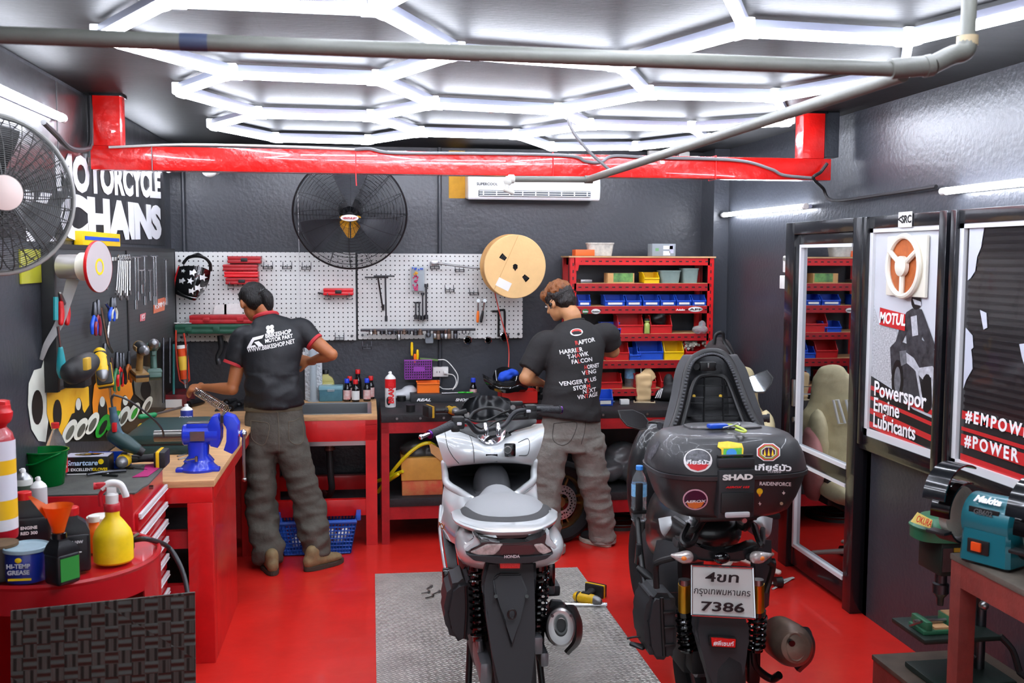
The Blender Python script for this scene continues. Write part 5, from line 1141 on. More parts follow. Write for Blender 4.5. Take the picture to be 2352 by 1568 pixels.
part('rim',B().torus((xc(3.8),3.8,.258),(1,0,0),.148,.03,36,8).cyl((xc(3.8)-.05,3.8,.258),(xc(3.8)+.05,3.8,.258),.05),_m['rim_gold'],rw)
# muffler
mu0,mu1=P(1288,1440,Y=3.72),P(1275,1415,Y=4.1)
mf=part('muffler',B().lathe([(.05,-.004),(.066,.01),(.072,.06),(.07,.3),(.05,.38)],mu0,mu1-mu0,n=36,sx=.86,sy=1.12),M('muffler_black','#1d1d1f',.35,.3),sct)
ec=part('end_cap',B().lathe([(.03,.0),(.058,-.006),(.066,.0),(.067,.014)],mu0-Vector((0,.004,0)),mu1-mu0,n=36,sx=.84,sy=1.1),M('brushed_alloy','#b6b4b4',.32,.9),mf,'brushed silver end cap')
part('outlet',B().lathe([(.022,.03),(.022,-.012),(.029,-.012),(.031,0)],mu0+Vector((0,-.006,.012)),mu1-mu0,n=28,sx=.85,sy=1.25,cap=False).lathe([(.001,.02),(.024,.02)],mu0+Vector((0,-.006,.012)),mu1-mu0,sx=.85,sy=1.2),GBL,ec)
for dx,dz_ in ((-.035,.05),(.038,.048),(0,-.06)):part('bolt',B().cyl(mu0+Vector((dx,-.012,dz_)),mu0+Vector((dx,-.004,dz_)),.006,n=10),DST,ec)
part('heat_shield',patch([[(1300,1388,3.78),(1316,1388,3.85),(1325,1395,3.95)],[(1322,1420,3.74),(1334,1425,3.82),(1338,1432,3.95)],[(1322,1470,3.74),(1332,1470,3.82),(1334,1474,3.95)],[(1300,1500,3.78),(1306,1504,3.85),(1310,1500,3.95)]],thick=.012),BLK,mf)
part('muffler_bracket',plate([(1270,1382),(1292,1382),(1300,1395),(1280,1402),(1262,1400)],3.8,.02,MBL,'x',None).data,MBL,sct) if 0 else plate([(1268,1380),(1292,1382),(1300,1394),(1280,1400),(1262,1396)],3.8,.03,MBL,'muffler_bracket',sct)
part('front_indicator',B().c(P(1262,1310,Y=4.0),(.03,.12,.1),.012),GBL,sct,'black side case')
part('passenger_peg',B().c(P(1030,1330,Y=4.0),(.05,.05,.09),.012),GBL,sct);part('passenger_peg',B().c(P(1262,1340,Y=3.98),(.04,.05,.08),.012),M('peg_alloy','#8c8c90',.35,.8),sct)
part('wheel_hub_arm',B().tube([P(1100,1470,Y=3.74),P(1103,1490,Y=3.74),P(1108,1510,Y=3.76)],.014,10),_m['cast_alloy'],sct);part('brake_caliper',B().c(P(1233,1478,Y=3.75),(.04,.05,.07),.01),_m['cast_alloy'],sct)
for s in (-1,1):part('stand_leg',B().cyl((xc(4.1)+s*.14,4.1,.26),(xc(4.1)+s*.16,4.02,.01),.014),BLK,sct)
text('PCX',.03,P(1022,1208,Y=3.87)+Vector((-.012,0,0)),(.35,-.9,0),(0,0,1),M('gold_badge','#a88a50',.3,.8),sct,name='badge',bold=.03)
sh_=bvh([o for o in sct.children if o.name.startswith('front_shield')][0]);sp2=bvh([o for o in sct.children if o.name.startswith('storage_panel')][0])
for g in ([(1072,990),(1082,1008),(1088,1035),(1089,1062)],[(1022,992),(1028,1025),(1040,1048),(1054,1064)],[(1190,1016),(1214,1008),(1213,1042),(1192,1046)]):stitch(g,BLK,sct,sh_,Yp=4.5)
stitch([(1092,1132),(1088,1122),(1102,1100),(1150,1099),(1166,1118),(1162,1128)],BLK,sct,sp2,Yp=4.4)
# ---------------------------------------------------------------- black scooter with top box and raised seat
X2=1.30
def xc2(y):return 1.30+.10*(y-3.5)
s2c=thing('scooter','black scooter with raised seat, stickered top box and white licence plate','scooter',(1.33,4.1,0))
BXM=M('top_box_black','#2a2a2c',.42,bump=.08,bs=400,coat=.15)
def sq(a,bb,z,cx,cy,n=40,e=3.2):
    r=[]
    for i in range(n):
        t=2*PI*i/n;c,s=math.cos(t),math.sin(t)
        r.append((cx+a*abs(c)**(2/e)*(1 if c > 0 else -1),cy+bb*abs(s)**(2/e)*(1 if s > 0 else -1),z))
    return r
bx_,by_=1.33,3.62
lid=part('box_lid',B().rings([sq(a,d,z,bx_,by_) for a,d,z in ((.292,.212,1.078),(.29,.21,1.095),(.282,.2,1.13),(.262,.178,1.172),(.235,.155,1.197),(.2,.13,1.205),(.12,.08,1.208))]),BXM,s2c)
base_=part('box_base',B().rings([sq(a,d,z,bx_,by_) for a,d,z in ((.16,.12,.905),(.2,.15,.908),(.232,.17,.925),(.258,.188,.97),(.28,.203,1.03),(.286,.208,1.055),(.296,.216,1.06),(.297,.217,1.074),(.29,.21,1.076))]),BXM,s2c)
part('lid_pad',B().rings([sq(a,d,z,bx_+.01,by_+.05,e=4) for a,d,z in ((.15,.07,1.2),(.145,.066,1.214),(.135,.06,1.217))]),BXM,lid)
yf=by_-.222;lx_=1.298
lt=part('latch_panel',B().bx(lx_-.068,lx_+.068,yf-.004,yf+.05,.925,1.1,.01).bx(lx_-.068,lx_+.068,yf+.003,yf+.05,1.105,1.14,.008),MBL,s2c)
for k in range(4):part('latch_rib',B().bx(lx_-.066,lx_+.066,yf+.004+k*.003,yf+.03,1.108+k*.012,1.114+k*.012,.002),BLK,lt)
part('latch_handle',B().bx(lx_-.06,lx_+.06,yf-.012,yf,.945,1.02,.006),BLK,lt)
part('release_button',B().bx(lx_-.046,lx_+.046,yf-.02,yf-.005,.93,.95,.008),M('button_grey','#b8b8ba',.5),lt)
part('lock',B().cyl((lx_+.028,yf,.917),(lx_+.028,yf-.012,.917),.009,n=16),M('lock_pinkish','#a86060',.4,.5),lt)
BV=bvh(lid);BV2=bvh(base_)
fit_text('SHAD',(lx_-.056,yf-.009,1.075),(lx_+.056,yf-.009,1.075),.021,M('badge_white','#e4e4e0',.4),lt,bold=.05,name='badge')
fit_text('AEROX 155',(lx_-.045,yf-.009,1.04),(lx_+.045,yf-.009,1.038),.007,RTX,lt,bold=.03,shear=.3,name='badge')
# stickers
def ppx(x,y):return P(x,y,Y=3.3)
def stick(pts,m,tree,name='sticker',par=None,lift=.002,lab=None):
    d=Vector((0,1,-.25)).normalized()
    o=decal(pts,m,par or s2c,tree,name,pf=ppx,fwd='eye',lab=lab);
    return o
def circ(cx,cy,rx,ry,n=24):return [(cx+rx*math.cos(2*PI*i/n),cy+ry*math.sin(2*PI*i/n)) for i in range(n)]
def lift(o,k):o.location += -CF*k;return o
stw=M('sticker_white','#e8e6e4',.4);stk=M('sticker_dark_art','#4a4a50',.4,var=.9,vs=70);str_=M('sticker_red','#c81c24',.4);sty=M('sticker_yellow','#f0c828',.4,var=.2,vs=40);stg=M('sticker_green','#58b048',.4,var=.3,vs=60);stb=M('sticker_blue','#3c8cd0',.4);stm=M('sticker_maroon','#3a0a30',.4);sto=M('sticker_orange','#e88430',.4)
stick(circ(1603,1057,33,27),stw,BV,lab='round white-edged sticker');lift(stick(circ(1603,1052,29,20),stk,BV),.001);lift(stick([(1576,1064),(1630,1064),(1620,1076),(1603,1081),(1586,1076)],str_,BV),.0015)
stick(circ(1597,1147,29,24),M('sticker_pink','#e0b8c8',.4),BV2,lab='round pink-edged sticker');lift(stick(circ(1597,1147,26,21),stm,BV2),.001);lift(stick([(1576,1152),(1618,1152),(1610,1164),(1597,1168),(1582,1164)],sto,BV2),.0015)
stick([(1650,1015),(1672,1013),(1704,1018),(1708,1030),(1704,1060),(1706,1062),(1658,1062),(1657,1032),(1648,1026)],sty,BV,lab='yellow picture sticker');lift(stick([(1662,1030),(1704,1028),(1703,1055),(1660,1056)],stg,BV),.001);lift(stick(circ(1680,1040,12,10),stb,BV),.0015)
oc=[(1765+29*math.cos(PI/8+i*PI/4),1038+22*math.sin(PI/8+i*PI/4)) for i in range(8)];stick(oc,stw,BV,lab='octagonal sticker')
for k,(f_,m_) in enumerate(((.9,str_),(.78,M('sticker_olive','#8a8c3a',.4)),(.62,stw),(.55,stm))):lift(stick([(1765+(x-1765)*f_,1038+(y-1038)*f_) for x,y in oc],m_,BV),.001+.0006*k)
for k in (-9,0,9):lift(stick([(1765+k-3,1046),(1765+k+3,1046),(1765+k,1030 if k else 1027)],sty,BV),.004)
stick([(1486,1050),(1492,1030),(1512,1012),(1516,1016),(1506,1040),(1494,1056)],stk,BV);
fit_text('เกียร์มัว',ppx(1734,1072),ppx(1818,1074),.024,WTX,s2c,nrm=-CF,onto=BV,depth='eye',bold=.03)
lift(fit_text('เกียร์มัว',ppx(1572,1060),ppx(1632,1061),.016,WTX,s2c,nrm=-CF,onto=BV,depth='eye',bold=.03),.003)
fit_text('ทัวร์ริ่ง',ppx(1764,1082),ppx(1794,1083),.009,WTX,s2c,nrm=-CF,onto=BV,depth='eye')
fit_text('RAIDENFORCE',ppx(1745,1110),ppx(1817,1112),.013,WTX,s2c,nrm=-CF,onto=BV2,depth='eye',bold=.02)
lift(fit_text('AEROX',ppx(1572,1152),ppx(1622,1150),.009,WTX,s2c,nrm=-CF,onto=BV2,depth='eye',bold=.03,shear=.2),.003)
stick(circ(1745,1128,7,7)+[],sty,BV2,lab='yellow balloon sticker');stick([(1741,1134),(1749,1134),(1746,1140),(1744,1140)],sto,BV2)
for x,y in ((1800,1131),(1745,1156)):stick([(x-4,y),(x-1,y-1),(x,y-5),(x+1,y-1),(x+4,y),(x+1,y+1),(x,y+5),(x-1,y+1)],stw,BV2,'star_sticker')
stick(circ(1795,1156,4,4,8),M('sticker_pale','#c8c0a0',.5),BV2)
# keys on the lid
kz=1.218
q=P(1648,978,Z=kz+.008);t=thing('key_fob','blue key fob with yellow-green strap lying on the top box','key',q)
part('fob',B().c(q,(.075,.035,.016),.006,rot=Matrix.Rotation(.12,3,'Z')),BLU,t)
part('strap',B().tube([P(1672,975,Z=kz+.006),P(1690,978,Z=kz+.006),P(1712,988,Z=kz+.006),P(1708,992,Z=kz+.006),P(1690,986,Z=kz+.006)],.0045,8),M('strap_lime','#b4c850',.7),t);part('key',B().tube([P(1660,982,Z=kz+.005),P(1684,976,Z=kz+.01),P(1696,971,Z=kz+.015),P(1700,976,Z=kz+.01)],.003,6),STL,t)
# raised seat, seen from beneath
part('seat_base',patch([
 [(1540,1005,4.05),(1590,1000,4.12),(1642,998,4.14),(1694,998,4.12),(1746,990,4.05)],
 [(1556,960,4.12),(1598,955,4.2),(1642,953,4.22),(1690,953,4.2),(1727,955,4.12)],
 [(1572,900,4.2),(1606,897,4.27),(1640,895,4.29),(1676,896,4.27),(1702,900,4.2)],
 [(1582,850,4.25),(1608,845,4.31),(1636,842,4.33),(1664,844,4.31),(1684,852,4.25)],
 [(1600,818,4.3),(1615,812,4.34),(1635,809,4.36),(1654,812,4.34),(1668,822,4.3)]],thick=.07),MBL,s2c)
part('seat_rim',B().tube([P(x,y,Y=Y) for x,y,Y in ((1528,1015,4.0),(1552,965,4.08),(1568,905,4.16),(1578,855,4.21),(1592,826,4.25),(1612,812,4.27),(1635,808,4.28),(1656,812,4.27),(1674,828,4.25),(1688,858,4.21),(1706,905,4.16),(1730,960,4.08),(1762,1002,4.0))],.018,10,6),BLK,s2c)
b=B()
pr=spl([P(x,y,Y=Y) for x,y,Y in ((1536,1005,3.99),(1560,950,4.08),(1572,895,4.15),(1584,845,4.2),(1602,822,4.23),(1635,812,4.25),(1664,822,4.23),(1682,850,4.2),(1700,898,4.14),(1722,950,4.07),(1752,998,3.99))],7)
for i in range(0,len(pr),1):b.c(pr[i],(.012,.01,.008),.002)
part('staples',b,M('staple_grey','#55565a',.5),s2c,kind='stuff')
part('inner_rim',B().tube([P(x,y,Y=Y) for x,y,Y in ((1566,985,4.08),(1580,930,4.15),(1590,890,4.2),(1602,868,4.23),(1622,862,4.25),(1650,862,4.25),(1668,870,4.23),(1680,895,4.2),(1695,935,4.15),(1715,985,4.08))],.01,8),BLK,s2c)
for y,Y,xl,xr in ((885,4.225,1592,1680),(912,4.2,1585,1688),(925,4.19,1582,1692),(955,4.165,1576,1702)):part('rib',B().limb([(P(xl,y,Y=Y),(.003,.012)),(P(xr,y,Y=Y),(.003,.012))],side=(0,0,1),n=8),BLK,s2c)
for x in (1618,1660):part('rib',B().limb([(P(x,868,Y=4.24),(.003,.01)),(P(x+(2 if x > 1640 else -2),985,Y=4.12),(.003,.01))],n=8),BLK,s2c)
for x in (1594,1655):part('plug',B().cyl(P(x,909,Y=4.21),P(x,909,Y=4.195),.007,n=14),M('plug_yellow','#c8a020',.5),s2c)
hg=part('hinge',B().c(P(1625,841,Y=4.26),(.075,.03,.04),.008),BLK,s2c)
for x in (1600,1651):part('rubber_stop',B().cyl(P(x,842,Y=4.27),P(x,842,Y=4.235),.014,n=18),RUB,hg)
part('hinge_pin',B().c(P(1627,839,Y=4.24),(.008,.008,.022),.002),STL,hg)
part('seat_cushion',cage([(z,[(0,0)]) for z in ()],0) if 0 else fuse(B().limb([(P(1640,990,Y=4.22),(.15,.05)),(P(1638,920,Y=4.3),(.12,.05)),(P(1636,850,Y=4.37),(.09,.05)),(P(1635,830,Y=4.39),(.06,.04))]),.012,4),SEATB,s2c)
# bars and mirrors
hb2=part('handlebar',B().tube([P(1535,975,Y=4.5),P(1570,985,Y=4.5),P(1640,990,Y=4.52),P(1710,975,Y=4.5),P(1735,962,Y=4.5)],.012,10),HB,s2c)
part('grip',B().cyl(P(1722,962,Y=4.5),P(1765,960,Y=4.46),.0175,n=14).cyl(P(1762,960,Y=4.46),P(1768,960,Y=4.455),.021,n=14),_m['grip_rubber'],hb2)
part('grip',B().cyl(P(1545,978,Y=4.5),P(1515,978,Y=4.46),.0175,n=14),_m['grip_rubber'],hb2)
MG=M('mirror_face','#dfe3e6',.03,1)
def mirror(pts,Y,stem,lab,nrm):
    P3=[P(x,y,Y=Y) for x,y in pts];c=sum(P3,Vector())/len(P3);n=Vector(nrm).normalized()
    # the glass faces back to the rider
    P3=[p+n*0 for p in P3];k=len(P3)
    P3=[p-Vector((0,1,0))*((p-c).dot(n)/n.y) for p in P3]
    b=B();a=[b.V(c+(p-c)*1.07) for p in P3];d=[b.V(c+(p-c)*1.02-n*.02) for p in P3];e=[b.V(c+(p-c)*.6-n*.045) for p in P3]
    b.face(a[::-1]);
    for u,v in ((a,d),(d,e)):
        for i in range(k):b.face([u[i],u[(i+1) % k],v[(i+1) % k],v[i]])
    b.face(e);h_=part('mirror_housing',b,BLK,hb2)
    b=B().sheet([c+(p-c)*.97+n*.001 for p in P3],n*.002);part('mirror_glass',b,MG,h_,'mirror glass')
    part('mirror_stem',B().tube(stem,.006,8),BLK,h_)
mirror([(1424,945),(1456,943),(1478,952),(1487,966),(1482,980),(1468,983),(1440,975),(1428,960)],4.5,[P(1484,970,Y=4.52),P(1505,970,Y=4.52),P(1528,974,Y=4.5)],'l',(-.1,-1,.5))
mirror([(1712,886),(1722,868),(1764,852),(1774,868),(1768,880),(1752,898),(1722,899),(1713,895)],4.5,[P(1714,898,Y=4.52),P(1698,912,Y=4.52),P(1690,950,Y=4.5)],'r',(-.2,-1,.45))
# body
WBK=M('panel_black','#1c1c1e',.3,coat=.3)
part('body',cage([(3.62,[(0,.84),(.06,.84),(.1,.8),(.08,.76),(0,.74)]),(3.75,[(0,.86),(.1,.86),(.15,.8),(.13,.7),(0,.66)]),(4.0,[(0,.86),(.12,.86),(.17,.78),(.17,.62),(0,.55)]),(4.3,[(0,.84),(.12,.84),(.17,.74),(.17,.52),(0,.45)]),(4.55,[(0,.8),(.08,.78),(.12,.65),(.12,.45),(0,.4)])],xc2),WBK,s2c)
part('front_fairing',cage([(4.62,[(0,1.0),(.12,.98),(.2,.85),(.17,.5),(0,.42)]),(4.75,[(0,1.08),(.12,1.05),(.2,.85),(.17,.5),(0,.42)]),(4.95,[(0,1.05),(.08,1.0),(.13,.8),(.1,.6),(0,.5)]),(5.08,[(0,.9),(.04,.88),(.06,.8),(.04,.7),(0,.66)])],xc2),WBK,s2c)
for s,pts in ((-1,[(1512,1190,3.95),(1520,1225,3.9),(1545,1245,3.9)]),(1,[(1775,1190,3.95),(1770,1225,3.92),(1755,1240,3.92)])):
    part('side_cowl',patch([[pts[0],((pts[0][0]+(35 if s < 0 else -25)),1185,3.85),((pts[0][0]+(62 if s < 0 else -45)),1196,3.85)],[pts[1],(pts[1][0]+(20 if s < 0 else -14),1208,3.82),(pts[1][0]+(42 if s < 0 else -30),1204,3.84)],[pts[2],(pts[2][0]+(4 if s < 0 else -3),1232,3.86),(pts[2][0]+(14 if s < 0 else -10),1216,3.88)]],thick=.02),SIL,s2c,'white side cowl')
part('box_carrier',B().bx(xc2(3.6)-.11,xc2(3.6)+.11,3.5,3.75,.885,.905,.006).tube([(xc2(3.6)-.09,3.52,.89),(xc2(3.6)-.1,3.6,.83),(xc2(3.7)-.12,3.8,.82)],.014,8).tube([(xc2(3.6)+.09,3.52,.89),(xc2(3.6)+.1,3.6,.83),(xc2(3.7)+.12,3.8,.82)],.014,8),BLK,s2c)
part('grab_bar',B().tube([P(1580,1205,Y=3.6),P(1566,1235,Y=3.52),P(1572,1250,Y=3.48),P(1592,1245,Y=3.52),P(1605,1210,Y=3.62)],.011,8),BLK,s2c)
part('grab_bar',B().tube([P(1730,1205,Y=3.62),P(1742,1240,Y=3.5),P(1750,1250,Y=3.48),P(1752,1215,Y=3.6)],.011,8),BLK,s2c)
tf=plate([(1560,1240),(1598,1248),(1625,1268),(1650,1274),(1680,1274),(1705,1264),(1735,1250),(1750,1252),(1735,1275),(1705,1290),(1620,1290),(1590,1282),(1556,1262)],3.5,.08,WBK,'tail_fairing',s2c,bev=.008)
part('tail_light',B().ell(P(1658,1281,Y=3.47),(.032,.02,.022)),GBL,tf)
for s,x in ((-1,1566),(1,1748)):
    c=P(x,1279,Y=3.46);xi=P(x+(32 if s < 0 else -32),1280,Y=3.5)
    st_=part('indicator_stalk',B().cyl(c,xi,.011,n=12).cyl(c+(xi-c)*.6,c+(xi-c)*.85,.015,n=12),RUB,s2c)
    part('indicator',fuse(B().limb([(c+Vector((s*.038,0,.008)),(.006,.006)),(c,(.022,.02)),(c-Vector((s*.022,0,0)),(.024,.022))],side=(0,0,1),n=14),.004,2),LENS,st_,'clear turn signal');part('bulb',B().ell(c+Vector((-s*.004,-.012,0)),(.013,.012,.01)),M('amber','#e8802a',.3,alpha=1),st_)
# licence plate
pc=[P(1588,1297,Y=3.46),P(1729,1303,Y=3.46),P(1734,1419,Y=3.42),P(1588,1411,Y=3.42)]
nx=(pc[1]-pc[0]).normalized();nn=nx.cross(Vector((0,-.04,1))).normalized()
b=B();a=[b.V(p) for p in pc];c=[b.V(p+Vector((0,.006,0))) for p in pc];b.face(a[::-1]);b.face(c)
for i in range(4):b.face([a[i],a[(i+1) % 4],c[(i+1) % 4],c[i]])
lp=part('licence_plate',b,M('plate_white','#cfd0cc',.35,.2),s2c,'white licence plate')
b=B()
for i in range(4):b.cyl(pc[i]+Vector((0,-.002,0)),pc[(i+1) % 4]+Vector((0,-.002,0)),.0045,n=8)
part('plate_frame',b,CHR,lp)
pq=lambda x,y:P(x,y,Y=3.43)
pk=M('plate_ink','#16161a',.5)
fit_text('4ขท',pq(1620,1324),pq(1697,1327),.036,pk,lp,bold=.02,name='plate_lettering');fit_text('กรุงเทพมหานคร',pq(1594,1359),pq(1723,1366),.028,pk,lp,name='plate_lettering');fit_text('7386',P(1610,1391,Y=3.418),P(1710,1396,Y=3.418),.036,pk,lp,bold=.02,name='plate_lettering')
# mudguard, reflector
plate([(1602,1400),(1712,1405),(1720,1440),(1726,1468),(1716,1500),(1704,1540),(1698,1600),(1640,1600),(1622,1530),(1608,1480),(1596,1450)],[3.47,3.47,3.45,3.44,3.44,3.43,3.42,3.42,3.43,3.44,3.45],.06,MBL,'mudguard',s2c,bev=.012)
r_=plate([(1630,1462),(1693,1465),(1692,1490),(1632,1487)],3.415,.02,BLK,'reflector_holder',s2c);plate([(1634,1465),(1690,1468),(1689,1487),(1636,1484)],3.41,.01,rf_,'reflector',r_,'red reflector',.001)
fit_text('#พี่เซนท์',P(1639,1476,Y=3.404),P(1685,1478,Y=3.404),.02,WTX,r_,bold=.01)
GLD=M('gold_reservoir','#c8962a',.3,.9)
for x0,x1 in ((1572,1580),(1741,1735)):
    s_=shock(s2c,P(x0,1400,Y=3.64),P(x1,1492,Y=3.66),.033,6);part('reservoir',B().cyl(P(x0,1340,Y=3.6),P(x0,1402,Y=3.62),.024,n=20),GLD,s_,'gold reservoir');part('reservoir_cap',B().cyl(P(x0,1330,Y=3.6),P(x0,1342,Y=3.6),.022,n=20),STL,s_)
part('rack_tube',B().tube([P(1548,1280,Y=3.55),P(1514,1290,Y=3.6),P(1506,1302,Y=3.62),P(1508,1350,Y=3.62)],.012,8),BLK,s2c);part('rack_tube',B().tube([P(1762,1288,Y=3.55),P(1775,1300,Y=3.6),P(1768,1330,Y=3.62),P(1758,1360,Y=3.62)],.012,8),BLK,s2c)
part('side_panel',patch([[(1508,1240,3.95),(1530,1240,3.85),(1560,1250,3.75)],[(1498,1300,3.95),(1522,1300,3.82),(1556,1300,3.72)],[(1510,1360,3.95),(1530,1360,3.82),(1560,1360,3.72)]],thick=.02),MBL,s2c)
part('side_panel',patch([[(1735,1250,3.78),(1755,1240,3.85),(1772,1240,3.95)],[(1735,1310,3.72),(1755,1310,3.82),(1772,1300,3.95)],[(1735,1400,3.72),(1752,1400,3.82),(1766,1390,3.95)]],thick=.02),MBL,s2c)
plate([(1490,1380),(1502,1364),(1548,1366),(1560,1390),(1556,1500),(1540,1520),(1500,1518),(1486,1490),(1480,1430)],3.63,.2,MBL,'air_filter_case',s2c,bev=.02)
part('case_seam',B().tube([P(1520,1372,Y=3.628),P(1522,1430,Y=3.626),P(1526,1505,Y=3.628)],.008,8),BLK,s2c)
for y in (1405,1440,1480):part('case_clip',B().c(P(1535,y,Y=3.63),(.05,.02,.012),.004),BLK,s2c)
part('engine_block',B().c((xc2(3.8),3.85,.34),(.24,.3,.24),.03).c((xc2(3.9)-.02,3.7,.3),(.2,.15,.1),.02),_m['engine_dark'],s2c)
rw=part('rear_wheel',B().lathe([(.15,-.045),(.17,-.06),(.235,-.068),(.262,-.045),(.272,0),(.262,.045),(.235,.068),(.17,.06),(.15,.045),(.15,-.045)],(xc2(3.6)-.01,3.68,.274),(1,0,0),n=48,cap=False),RUB,s2c)
part('rim',B().torus((xc2(3.6)-.01,3.68,.274),(1,0,0),.148,.03,36,8).cyl((xc2(3.6)-.06,3.68,.274),(xc2(3.6)+.04,3.68,.274),.05),_m['cast_alloy'],rw)
fw=part('front_wheel',B().lathe([(.17,-.035),(.19,-.05),(.24,-.055),(.262,-.03),(.27,0),(.262,.03),(.24,.055),(.19,.05),(.17,.035),(.17,-.035)],(xc2(5),5.0,.272),(1,0,0),n=48,cap=False),RUB,s2c);part('rim',B().torus((xc2(5),5.0,.272),(1,0,0),.165,.02,36,8).cyl((xc2(5)-.04,5.0,.272),(xc2(5)+.04,5.0,.272),.035).bx(xc2(5)-.01,xc2(5)+.01,4.85,5.15,.262,.282),_m['cast_alloy'],fw)
part('fork',B().cyl((xc2(5)-.07,5.0,.27),(xc2(4.8)-.07,4.85,.66),.016).cyl((xc2(5)+.07,5.0,.27),(xc2(4.8)+.07,4.85,.66),.016),GBL,s2c)
part('floor_tunnel',cage([(4.3,[(0,.6),(.12,.58),(.16,.45),(.12,.32),(0,.3)]),(4.5,[(0,.62),(.12,.6),(.16,.45),(.12,.32),(0,.3)]),(4.75,[(0,.6),(.1,.58),(.14,.45),(.1,.36),(0,.34)])],xc2),MBL,s2c)
# muffler
m0,m1=P(1830,1488,Y=3.5),P(1790,1462,Y=3.78)
BR=M('burnt_steel','#6e5a4e',.42,.6,var=.35,vs=9)
mf=part('muffler',B().lathe([(.02,0),(.055,.012),(.074,.05),(.08,.1),(.08,.28),(.05,.36)],m0,m1-m0,n=40,sx=1,sy=1.05),BR,s2c)
part('tail_hole',B().cyl(m0+Vector((-.02,-.004,.02)),m0+Vector((-.018,.03,.02)),.012,n=20),GBL,mf);part('pressed_panel',B().torus(m0+Vector((0,.012,0)),m1-m0,.042,.006,28,6,.8,1.2),BR,mf)
part('heat_shield',patch([[(1838,1438,3.56),(1856,1440,3.62),(1864,1450,3.72)],[(1860,1470,3.52),(1872,1476,3.6),(1872,1484,3.72)],[(1858,1510,3.52),(1866,1514,3.6),(1864,1516,3.72)],[(1830,1540,3.56),(1838,1544,3.62),(1840,1540,3.72)]],thick=.015),BLK,mf)
part('exhaust_pipe',B().tube([m1,P(1770,1475,Y=3.9),P(1740,1480,Y=4.0)],.018,10),DST,s2c)
part('swing_arm',B().tube([P(1728,1490,Y=3.66),P(1735,1530,Y=3.66),P(1770,1558,Y=3.66),P(1790,1550,Y=3.62)],.016,10).c(P(1728,1520,Y=3.68),(.05,.06,.16),.014),M('arm_black','#1a1a1c',.3,.5),s2c)
# left side: crash bar and bottle
part('crash_bar',B().tube([P(1464,1190,Y=4.2),P(1470,1260,Y=4.1),P(1478,1320,Y=4.0),P(1486,1380,Y=3.9)],.013,10),BLK,s2c)
part('footpeg',B().limb([(P(1466,1304,Y=4.0),(.012,.008)),(P(1484,1318,Y=3.98),(.02,.012)),(P(1500,1330,Y=3.96),(.016,.01))],n=12),BLK,s2c);part('side_peg',B().c(P(1467,1262,Y=4.08),(.02,.03,.05),.006),RUB,s2c)
part('bottle_cage',B().c(P(1468,1140,Y=4.17),(.03,.02,.12),.006).c(P(1466,1172,Y=4.2),(.06,.06,.02),.006),BLK,s2c)
part('lever',B().tube([P(1440,1466,Y=3.75),P(1460,1462,Y=3.75),P(1500,1462,Y=3.72)],.004,6).limb([(P(1450,1478,Y=3.75),(.012,.008)),(P(1478,1486,Y=3.72),(.02,.008))]),BLK,s2c)
wt=M('water_label','#7cb4dc',.3,var=.3,vs=60)
PET=M('pet_plastic','#f2f8fc',.08,trans=.9,ior=1.12,bump=.3,bs=30)
def pet(loc,label,h=.26,r=.033,rot=None):
    t=thing('water_bottle',label,'bottle',loc,local=True)
    pr_=[(r*.8,0),(r,.008)]+[(r*(1 if k % 2 else .94),.02+k*h*.035) for k in range(9)]+[(r,h*.45),(r,h*.68),(r*.8,h*.8),(r*.45,h*.89),(r*.4,h*.92),(r*.4,h*.96)]
    part('body',B().lathe(pr_,n=26),PET,t);part('label',B().lathe([(r*1.01,h*.46),(r*1.01,h*.68)],n=26,cap=False),wt,t);part('cap',B().lathe([(r*.46,h*.93),(r*.46,h),(r*.4,h*1.005)],n=18),M('cap_blue','#3c8ce0',.4),t);return t
pet(P(1467,1196,Y=4.22)+Vector((0,0,.0)),'clear water bottle held in a cage on the left of the black scooter',.245,.034)
# ---------------------------------------------------------------- pegboards on the back wall
PB=dots(M('pegboard_white','#d4d5d2',.55,var=.06,vs=5),.0325,.0048)
yw=7.2
def onw(x,y,Y=7.17):return P(x,y,Y=Y)
for xa,xb,lab in ((402,818,'white pegboard behind the left mechanic with red and green cases'),(821,1200,'white pegboard with socket rail, left of the cable drum')):
    a=P(xa,578,Y=yw-.02);c=P(xb,781 if xa < 500 else 776,Y=yw-.02)
    t=thing('pegboard',lab,'pegboard',((a.x+c.x)/2,yw-.01,c.z))
    part('board',B().bx(a.x,c.x,yw-.022,yw-.01,c.z,a.z+(0 if xa < 500 else -.012),.001),PB,t)
    b=B()
    for i,j in ((a.x+.03,c.z+.03),(c.x-.03,c.z+.03),(a.x+.03,a.z-.06),(c.x-.03,a.z-.06),((a.x+c.x)/2,c.z+.03)):b.cyl((i,yw-.03,j),(i,yw-.01,j),.009,n=10)
    part('fixing_bolts',b,DST,t,kind='stuff')
def hook(x,y,label='empty wire hook on the pegboard',group='empty double wire hooks on the white pegboards'):
    p=onw(x,y,7.175);b=B()
    for s in (-.03,.03):b.tube([p+Vector((s,.005,.02)),p+Vector((s,-.005,-.01)),p+Vector((s,-.02,-.03)),p+Vector((s,-.05,-.03)),p+Vector((s,-.055,-.01))],.0025,6,3)
    b.tube([p+Vector((-.03,-.01,-.015)),p+Vector((.03,-.01,-.015))],.0025,6,1).tube([p+Vector((-.03,-.02,-.03)),p+Vector((.03,-.02,-.03))],.0025,6,1).tube([p+Vector((0,-.01,.0)),p+Vector((0,-.015,-.03))],.0025,6,1)
    return one('wire_hook',b,DST,label,'hook',group)
hk='empty wire hook, one of three in a row left of the fan cord on the upper left white pegboard'
